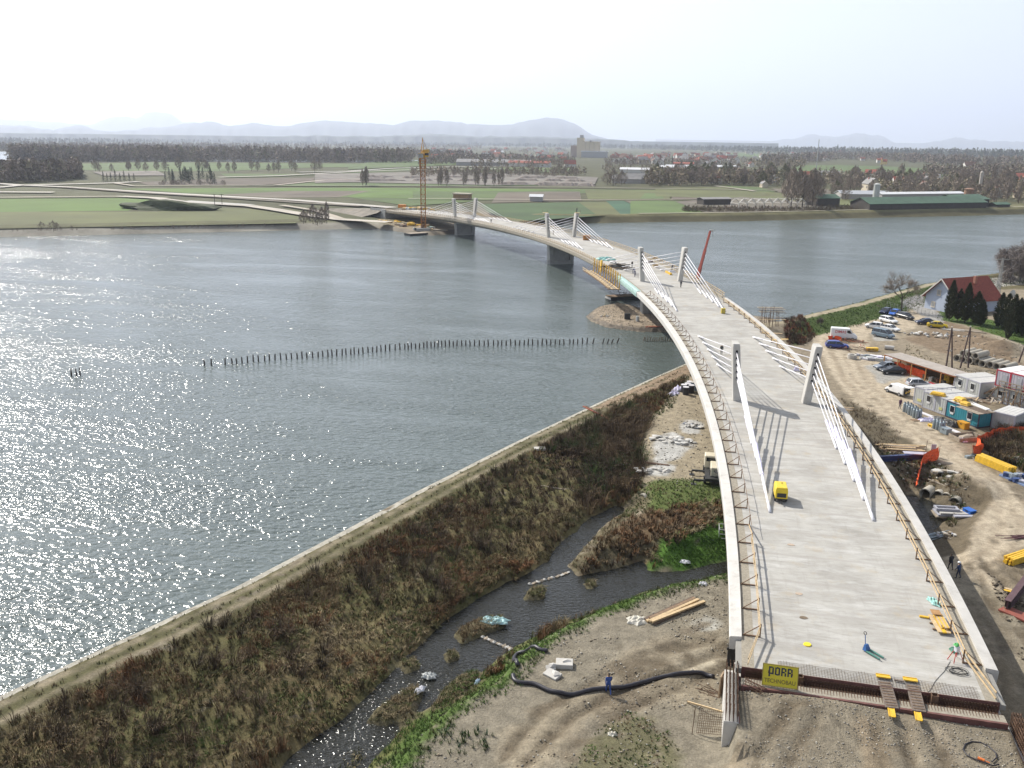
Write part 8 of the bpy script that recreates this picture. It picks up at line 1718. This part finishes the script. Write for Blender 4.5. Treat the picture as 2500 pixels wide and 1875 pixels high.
for i, p_ in enumerate(ISLES): x, y = zone(p_, 26., lambda x, y: hz(x, y) > CW+.02, 30+i); tufts('reeds', x, y, (.12, .5), [STRAW, OLV, STRAW, BROWN] if i != 2 else [OLV, GRN, STRAW, OLV], 9, .05, .9, seed=40+i, patch=2)
for i, p_ in enumerate(([(1050, 1465), (1055, 1430), (1082, 1425), (1088, 1460)], [(1150, 1398), (1165, 1365), (1215, 1350), (1225, 1375)], [(1255, 1345), (1280, 1330), (1300, 1340), (1285, 1355)], [(700, 1660), (770, 1600), (790, 1615), (740, 1690)])): x, y = zone(PZ(p_, -5.1), 7., None, 90+i); tufts('reeds', x, y, (.5, 1.2), [RUSS, STRAW, BROWN, RUSS] if i < 2 else [OLV, STRAW, OLV, GRN], 16, .03, .4, lean=(.15, 0), seed=95+i, patch=2)
x, y = zone(PZ([(1238, 1240), (1225, 1215), (1300, 1145), (1345, 1110), (1360, 1130), (1300, 1180), (1262, 1240)], CW), 5., lambda x, y: hz(x, y) > CW+.08, 88); tufts('weeds', x, y, (.1, .6), [STRAW, BROWN, OLV, RUSS], 9, .04, .8, seed=89, patch=2)
# right side: levee, pit, brush
LEV = crest+offs(crest, -13)[::-1]
x, y = zone(LEV, 2.6, lambda x, y: (samp(sdr, x, y) > 6.8) & (samp(sdr, x, y) < 15.5), 50); tufts('grass', x, y, (.12, .42), [GRN, DGR, GRN, OLV], 6, .09, .8, seed=51, patch=5)
x, y = zone(LEV+offs(crest, 5)[::-1], 2.6, lambda x, y: (samp(sdr, x, y) > .5) & (samp(sdr, x, y) < 4.4), 52); tufts('grass', x, y, (.15, .5), [OLV, GRN, BROWN], 6, .09, .8, seed=53, patch=5)
PIT = PZ([(1880, 960), (1960, 990), (2030, 1010), (2080, 1040), (2100, 1090), (2060, 1130), (1990, 1060), (1920, 1010)], -4.4)
x, y = zone(PIT, 3.2, off_water, 54); tufts('undergrowth', x, y, (.2, .8), [DBR, OLV, BROWN, DGR, DBR], 10, .04, .8, seed=55, patch=3)
x, y = zone(PZ([(1815, 860), (1880, 885), (1950, 940), (1930, 980), (1860, 930)], -4), 2.2, None, 56); tufts('undergrowth', x, y, (.1, .7), [DBR, BROWN, DBR], 9, .03, 1.0, seed=57, patch=3)
x, y = zone(PZ([(2120, 960), (2160, 930), (2330, 920), (2330, 1040), (2212, 1025), (2140, 990)], -4), 2.4, None, 58); tufts('undergrowth', x, y, (.7, 2.0), [DBR, DBR, BROWN, DGR], 16, .022, .8, seed=59, patch=4, arch=.2)
x, y = zone(PZ([(1690, 700), (1730, 690), (1765, 720), (1740, 740), (1700, 740)], -3.5), 3., None, 60); tufts('undergrowth', x, y, (.4, 1.3), [(.17, .06, .035), DBR, DBR, (.2, .07, .035)], 16, .025, .7, seed=61, patch=5, arch=.2)
x, y = zone(PZ([(2020, 690), (2080, 700), (2212, 745), (2330, 800), (2330, 770), (2230, 715), (2100, 680), (2030, 672)], -4), 2., None, 62); tufts('grass', x, y, (.08, .25), [GRN, GRN, OLV], 5, .1, .9, seed=63, patch=6)
x, y = zone(PZ([(1960, 740), (2040, 790), (2120, 800), (2212, 800), (2212, 840), (2040, 800), (1950, 770)], -4), 1.4, None, 64); tufts('weeds', x, y, (.1, .4), [BROWN, OLV, STRAW, BROWN], 7, .07, .9, seed=65, patch=5)
# stones
def stones(name, xs, ys, r0, r1, cols, seed, p_=2.5, dz=0.):
    r = np.random.default_rng(seed); n = len(xs); s_ = r0+(r1-r0)*r.random(n)**p_; z = hz(xs, ys)
    base = np.array([(1, 0, 0), (0, 1, 0), (-1, 0, 0), (0, -1, 0), (0, 0, .75), (0, 0, -.6), (.7, .7, .35), (-.7, -.6, .4)], float); F0 = np.array([(0, 6, 4), (6, 1, 4), (1, 2, 4), (2, 7, 4), (7, 3, 4), (3, 0, 4), (0, 5, 6), (6, 5, 1), (1, 5, 2), (2, 5, 7), (7, 5, 3), (3, 5, 0)])
    a = r.random(n)*6.28; V = base[None]*(1+.5*(r.random((n, 8, 1))-.5))*s_[:, None, None]*np.array([1, .75, .7]); ca, sa = np.cos(a)[:, None], np.sin(a)[:, None]
    V = np.stack([V[..., 0]*ca-V[..., 1]*sa+xs[:, None], V[..., 0]*sa+V[..., 1]*ca+ys[:, None], V[..., 2]+(z+s_*.25+dz)[:, None]], -1)
    F = (F0[None]+8*np.arange(n)[:, None, None]).reshape(-1, 3); c = np.array(cols)[r.integers(0, len(cols), n)]*(.75+.5*r.random((n, 1)))
    o = np_mesh(name, V.reshape(-1, 3), F, M_VEG, np.repeat(c, 8, 0)); tag(o, kind='stuff')
PAL, GRY, TAN, DRK = (.42, .39, .33), (.27, .25, .215), (.30, .25, .18), (.15, .125, .095)
x, y = zone(LEFTG, 14., lambda x, y: (samp(sdc, x, y) > 3.2) & (y < 24) & (fbm(x, y, 4, 12, 4) > .5), 70); stones('gravel', x, y, .02, .13, [PAL, GRY, TAN, GRY, DRK, TAN], 71, 4)
x, y = zone([(-8.4, -30), (8.6, -30), (8.6, -3.3), (-8.4, -3.3)], 46., lambda x, y: fbm(x, y, 3, 13, 4) > .46, 72); stones('gravel', x, y, .015, .09, [PAL, GRY, TAN, GRY, GRY], 73, 4)
x, y = zone(PZ([(1395, 920), (1480, 860), (1560, 820), (1640, 1000), (1640, 1075), (1390, 1040)], -4), 3., None, 74); stones('gravel', x, y, .04, .2, [PAL, GRY, TAN, DRK], 75, 4)
x, y = zone(SPIT, 6., lambda x, y: samp(sds, x, y) > .1, 76); stones('gravel', x, y, .04, .2, [GRY, TAN, DRK, GRY], 77, 3)
x, y = zone(PZ([(2130, 1230), (2212, 1180), (2330, 1160), (2330, 1600), (2200, 1420)], -4), 12., lambda x, y: fbm(x, y, 2.5, 15) > .46, 78); stones('rubble', x, y, .04, .26, [DRK, TAN, DRK, (.10, .085, .065)], 79, 3)
x, y = zone(PZ([(2030, 760), (2212, 830), (2212, 740), (2050, 710)], -4), .8, None, 80); stones('rubble', x, y, .06, .35, [TAN, DRK, GRY], 81, 3)
x, y = zone(PIT, 3., off_water, 82); stones('rubble', x, y, .06, .4, [GRY, DRK, PAL], 83, 3)
# ------------------------------------------------------------------ far buildings
M_RT = [mat('far_red_roof', (.27, .075, .045), .85, .2, .2), mat('far_brown_roof', (.15, .09, .065), .85, .2, .2), mat('far_grey_roof', (.24, .23, .22), .85, .2, .2)]; M_FW = [mat('far_white_wall', (.62, .60, .55), .85, .08), mat('far_cream_wall', (.52, .45, .34), .85, .08), mat('far_grey_wall', (.38, .36, .34), .85, .1)]; M_FWIN = mat('far_windows', (.06, .06, .07), .4, .2)
def gable(L_, W_, h, rh, wm, rm, name, root=None, wins=True, over=.4):
    root = root or empty(name); mb = MB(); y = W_/2; x = L_/2
    mb.add([(-x, -y, 0), (x, -y, 0), (x, y, 0), (-x, y, 0), (-x, -y, h), (x, -y, h), (x, y, h), (-x, y, h), (-x, 0, h+rh), (x, 0, h+rh)], [(0, 1, 5, 4), (2, 3, 7, 6), (1, 2, 6, 9, 5), (3, 0, 4, 8, 7), (3, 2, 1, 0)]); mb.build('wall', wm, root)
    for sd in (-1, 1):
        mb = MB(); e = over; k = rh/y; mb.add([(-x-e, 0, h+rh+.05), (x+e, 0, h+rh+.05), (x+e, sd*(y+e), h-k*e+.05), (-x-e, sd*(y+e), h-k*e+.05), (-x-e, 0, h+rh+.3), (x+e, 0, h+rh+.3), (x+e, sd*(y+e), h-k*e+.3), (-x-e, sd*(y+e), h-k*e+.3)], [(0, 1, 2, 3), (4, 5, 6, 7), (2, 3, 7, 6), (0, 3, 7, 4), (1, 2, 6, 5)]); mb.build('roof', rm, root)
    if wins:
        for sx in (-.28, .28):
            for sd in (-1, 1): mb = MB(); mb.box((sx*L_, sd*(y+.02), h*.55), (1.3, .1, 1.4)); mb.build('window', M_FWIN, root)
        mb = MB(); mb.box((L_*.2, W_*.12, h+rh*.9), (.7, .7, 1.8)); mb.build('chimney', M_RT[0], root)
    return root
PT = [gable(11, 8.5, 5.2, 3.6, M_FW[i % 3 if i != 2 else 0], M_RT[(i+1) % 3 if i > 2 else 0 if i < 2 else 1], 'far_house') for i in range(5)]
rd = random.Random(77); usedp = set()
def hse(px, py, s, label, grp, k=None):
    k = rd.randrange(5) if k is None else k; pr = PT[k]
    o = pr if k not in usedp else copy_tree(pr); usedp.add(k); o.location = SP(px, py); o.rotation_euler = (0, 0, rd.choice((0., 1.57))+rd.uniform(-.4, .4)); o.scale = (s, s, s); tag(o, label, 'house', grp); return o
def far_lab(k, where): return ['white walled house with a red roof ', 'cream walled house with a red roof ', 'white walled house with a brown roof ', 'white walled house with a plain red roof ', 'cream walled house with a grey roof '][k]+where
for i in range(70):
    x, y = Z2([(rd.uniform(500, 1330), rd.uniform(158, 236))])[0]; k = rd.randrange(5); hse(x, y, rd.uniform(1.0, 1.5), far_lab(k, 'in the hazy town left of the silo'), 'houses of the town left of the silo, kind %d' % k, k)
for i in range(90):
    x, y = Z2([(rd.uniform(1570, 2330), rd.uniform(196, 248))])[0]; k = rd.randrange(5); hse(x, y, rd.uniform(1.0, 1.5), far_lab(k, 'in the hazy town right of the silo'), 'houses of the town right of the silo, kind %d' % k, k)
for i in range(50):
    x, y = Z7([(rd.uniform(480, 1550), rd.uniform(118, 190))])[0]; k = rd.randrange(5); hse(x, y, rd.uniform(.8, 1.2), far_lab(k, 'around the far church spire'), 'houses around the far church, kind %d' % k, k)
for i in range(26):
    x, y = Z7([(rd.uniform(0, 620), rd.uniform(150, 215))])[0]; k = rd.randrange(5); hse(x, y, rd.uniform(.8, 1.2), far_lab(k, 'behind the tree belt across the river'), 'houses behind the tree belt, kind %d' % k, k)
for i in range(30):
    x, y = Z7([(rd.uniform(20, 2250), 0)])[0]; y = Z7([(0, rd.uniform(262, 322)+.02*(x-1600))])[0][1]; k = rd.randrange(5); hse(x, y, rd.uniform(.75, 1.05), far_lab(k, 'among the bare garden trees across the river'), 'houses among the garden trees, kind %d' % k, k)
for (zx, zy, s_, k, lb) in ((650, 338, .62, 4, 'small pale hut with a light roof standing alone by the far path'), (1325, 280, 1.0, 1, 'house with a dark roof among the bushes below the yellow chapel'), (1610, 358, .9, 2, 'white gabled house with a brown roof behind the green works'), (2040, 395, .9, 0, 'orange roofed house at the right behind the works'), (1880, 240, 1.5, 3, 'large orange roofed farmhouse at the edge of the far green field'), (1290, 360, 1.2, 4, 'long grey house left of the green works'), (2180, 400, .8, 1, 'house at the far right edge behind the bare grove'), (120, 300, .8, 2, 'house half hidden in the tree belt at its left end')):
    a, b = Z7([(zx, zy)])[0]; hse(a, b, s_, lb, None, k)
def bld(px, py, rz, L_, W_, h, rh, wm, rm, label, cat='building', name='farm_building', wins=False): o = gable(L_, W_, h, rh, wm, rm, name, None, wins, .6); o.location = SP(px, py); o.rotation_euler = (0, 0, rz); return tag(o, label, cat)
M_GRN = mat('green_sheet_roof', (.07, .125, .08), .75, .2, .2); M_DW = mat('dark_board_wall', (.07, .06, .05), .9, .2, .3); M_WR = mat('white_sheet_roof', (.62, .62, .62), .6, .08, .1)
bk = math.atan2(.557, .83)
a, b = Z7([(1580, 468)])[0]; bld(a, b, bk, 92, 17, 4.2, 3.2, M_DW, M_GRN, 'long dark works building with a green sheet roof by the far bank', 'works building')
a, b = Z7([(1830, 458)])[0]; bld(a, b, bk+.1, 30, 18, 5.5, 2.5, M_DW, M_GRN, 'shorter green roofed hall at the right end of the long works'); a, b = Z7([(1580, 428)])[0]; bld(a, b, bk, 72, 8, 6, 1.0, M_FW[2], M_WR, 'long white roofed building behind the green works')
a, b = Z7([(1000, 450)])[0]; bld(a, b, bk, 18, 11, 5.2, 2.0, M_DW, M_GRN, 'small green roofed shed beside the tall bank trees', 'shed', 'green_shed'); a, b = Z7([(350, 445)])[0]; bld(a, b, bk, 20, 8, 4, .8, M_DW, M_RT[2], 'grey flat shed left of the greenhouse frames', 'shed', 'grey_shed'); a, b = Z7([(2060, 462)])[0]; bld(a, b, bk, 12, 6, 2.5, 1, M_DW, M_GRN, 'tiny green roof just beyond the works by the bank', 'shed', 'green_shed')
for i, (zx, zy, h_, r_, m, lb, nm) in enumerate(((1318, 440, 13, 2.2, M_CGREY, 'grey steel silo at the left end of the green works', 'steel_silo'), (1938, 405, 19, 1.3, mat('far_pale_tower', (.42, .38, .33), .8, .1), 'slim pale chimney rising above the works', 'works_chimney'), (1870, 450, 11, 3.2, mat('far_brick_tower', (.24, .14, .09), .85, .2), 'squat brick tower beside the works chimney', 'brick_tower'), (962, 262, 40, .5, M_CGREY, 'thin grey mast rising from the tree belt', 'mast'), (1000, 92, 60, 1.2, M_CGREY, 'faint tall chimney on the horizon left of the church', 'far_chimney'))):
    a, b = Z7([(zx, zy)])[0]; root = empty(nm, SP(a, b), 0, lb, nm.replace('_', ' ')); mb = MB(); mb.cyl((0, 0, 0), (0, 0, h_), r_, r_*.9, n=16); mb.build('shaft', m, root); mb = MB(); mb.cyl((0, 0, h_), (0, 0, h_*1.06), r_*1.1, r_*.3, n=16); mb.build('cap', m, root)
# greenhouse frames
a, b = Z7([(660, 470)])[0]; gf = empty('greenhouse_frame', SP(a, b), bk, 'row of bare pale gabled frames standing on the far bank', 'frames'); M_FR = mat('pale_frame', (.55, .53, .48), .7, .1)
for j in range(8):
    x = -22+j*6; mb = MB()
    for y in (-4, 4):
        mb.bar((x, y, 0), (x, y, 4.0), .28); mb.bar((x+6, y, 0), (x+6, y, 4.0), .28); mb.bar((x, y, 4.0), (x+3, y, 6.3), .3); mb.bar((x+3, y, 6.3), (x+6, y, 4.0), .3)
    mb.bar((x+3, -4, 6.3), (x+3, 4, 6.3), .25); mb.bar((x, -4, 4), (x, 4, 4), .25); mb.build('frame', M_FR, gf)
# silo block
a, b = Z2([(1445, 208)])[0]; dS = 1.
sb = SP(a, b); dd = (np.array(sb)-CAM)@FWD; k = dd/FPX
ss = empty('grain_silo', sb, -.15, 'tall beige grain silo block standing above the far town', 'silo'); M_SIL = mat('silo_concrete', (.58, .50, .36), .85, .08, .02); M_SIL2 = mat('silo_grey', (.34, .34, .34), .85, .1, .02)
for i in range(4): mb = MB(); mb.box(((-13.5+i*11.2)*k+.0, 0, 19*k), (10.4*k, 16*k, 38*k)); mb.build('bin', M_SIL, ss)
mb = MB(); mb.box((-22*k, 0, 23*k), (14*k, 17*k, 47*k)); tw = mb.build('tower', M_SIL, ss); mb = MB(); mb.box((-20*k, 0, 49.5*k), (7*k, 8*k, 6*k)); mb.build('head_house', M_SIL2, tw)
mb = MB(); mb.box((6*k, -10*k, 39*k), (4*k, 4*k, 3*k)); mb.build('roof_hut', M_SIL2, ss); mb = MB(); mb.box((18*k, -14*k, 7*k), (64*k, 10*k, 14*k)); mb.build('annex', M_SIL2, ss); mb = MB(); mb.box((18*k, -14*k, 15*k), (66*k, 12*k, 2*k)); mb.build('annex_roof', M_WR, ss); mb = MB(); mb.box((-38*k, 4*k, 14*k), (18*k, 12*k, 28*k)); mb.build('side_block', mat('silo_brown', (.33, .26, .22), .85, .1), ss)
# church with a spire, yellow chapel
a, b = Z7([(1090, 138)])[0]; cs = SP(a, b); k = ((np.array(cs)-CAM)@FWD)/FPX; ch = empty('church', cs, -.2, 'far church with a dark pointed spire and a red roof', 'church'); mb = MB(); mb.box((0, 0, 6*k), (5*k, 5*k, 12*k)); t_ = mb.build('tower', M_FW[0], ch); mb = MB(); mb.cyl((0, 0, 12*k), (0, 0, 24*k), 3.2*k, .1, n=4); mb.build('spire', M_EVER, t_); gable(20*k, 8*k, 5*k, 5*k, M_FW[0], M_RT[0], 'nave', empty('nave', (4*k, 3*k, 0), 0, parent=ch), False)
a, b = Z7([(1365, 200)])[0]; cs = SP(a, b); k = ((np.array(cs)-CAM)@FWD)/FPX; ch = empty('chapel', cs, -.3, 'bright yellow chapel with a red roof before the dark wood', 'church'); M_YW = mat('chapel_yellow', (.68, .50, .20), .8, .06); mb = MB(); mb.box((-3*k, 0, 6*k), (4.5*k, 4.5*k, 12*k)); t_ = mb.build('tower', M_YW, ch); mb = MB(); mb.cyl((-3*k, 0, 12*k), (-3*k, 0, 18*k), 3*k, .2, n=4); mb.build('spire', M_RT[0], t_); gable(11*k, 7*k, 7*k, 5*k, M_YW, M_RT[0], 'nave', empty('nave', (3*k, 2*k, 0), 0, parent=ch), False)
# farm and industrial buildings on the plain
for (zx, zy, L_, W_, h, rh, wm, rm, rz, lb) in ((880, 258, 110, 22, 5, 4, M_FW[2], M_RT[2], .1, 'long grey industrial hall on the far plain left of the silo'), (1090, 262, 60, 18, 5, 3, M_FW[0], M_RT[0], 0, 'industrial hall with a reddish roof left of the silo'), (1670, 362, 26, 12, 4, 3.5, M_FW[2], M_RT[2], .1, 'low grey roofed barn nearest the rounded trees across the river'), (1770, 362, 30, 12, 4.5, 4, M_FW[0], M_RT[2], .1, 'white walled barn right of the rounded trees across the river'), (1720, 300, 34, 14, 4, 2, M_FW[0], M_WR, 0, 'white roofed hall behind the far barns'), (1960, 285, 40, 16, 4, 2, M_FW[0], M_WR, 0, 'white roofed hall in front of the orange brick block'), (1330, 262, 16, 10, 4, 5, M_FW[0], M_RT[0], .3, 'red roofed house just left of the silo'), (2010, 270, 30, 14, 6, 2, mat('far_orange_wall', (.45, .20, .11), .85, .1), M_RT[0], 0, 'orange brick block right of the silo'), (1130, 472, 8, 6, 3.2, 1.2, M_FW[2], M_WR, .1, 'small white roofed hut alone in the field across the river'), (905, 185, 26, 12, 5, 4, M_FW[0], M_WR, .3, 'bright white roofed hall in the hazy town')):
    a, b = Z2([(zx, zy)])[0]; bld(a, b, rz, L_, W_, h, rh, wm, rm, lb, 'building')
for (zx, zy, L_, rm, lb) in ((150, 230, 40, M_WR, 'white roofed hall at the left end of the garden belt'), (400, 232, 44, M_WR, 'wide white roofed hall behind the garden belt'), (1030, 270, 30, M_RT[2], 'grey roofed industrial shed below the thin mast'), (1240, 410, 36, mat('glass_house', (.42, .43, .44), .4, .15), 'pale low greenhouse left of the works silo')): a, b = Z7([(zx, zy)])[0]; bld(a, b, bk*.5, L_, 13, 4, 2, M_FW[2], rm, lb)
# field poles
for (zx, zy, h_) in ((1162, 580, 38), (1200, 558, 28)):
    a, b = Z1([(zx, zy)])[0]; q = SP(a, b); k = ((np.array(q)-CAM)@FWD)/FPX; root = empty('field_pole', q, .4, ['tall timber pole with a crossarm beside the far dirt path', 'shorter timber pole behind the tall one by the far dirt path'][zx > 1180], 'pole'); mb = MB(); mb.tube([(0, 0, 0), (0, 0, h_*k)], .16, 6); mb.build('post', M_BARK, root); mb = MB(); mb.bar((-1.2, 0, h_*k-.4), (1.2, 0, h_*k-.4), .16); mb.build('crossarm', M_BARK, root)
# mound with scrub in the field
a, b = Z1([(890, 578)])[0]; q = SP(a, b); root = empty('scrub_mound', q, .1, 'scrub covered earth mound in the green field across the river', 'mound'); mb = MB(); mb.blob((0, 0, 0), (26, 9, 4.2), 3, sub=3, amp=.25); mb.build('earth', mat('mound_green', (.055, .065, .03), .95, .4, .3), root)
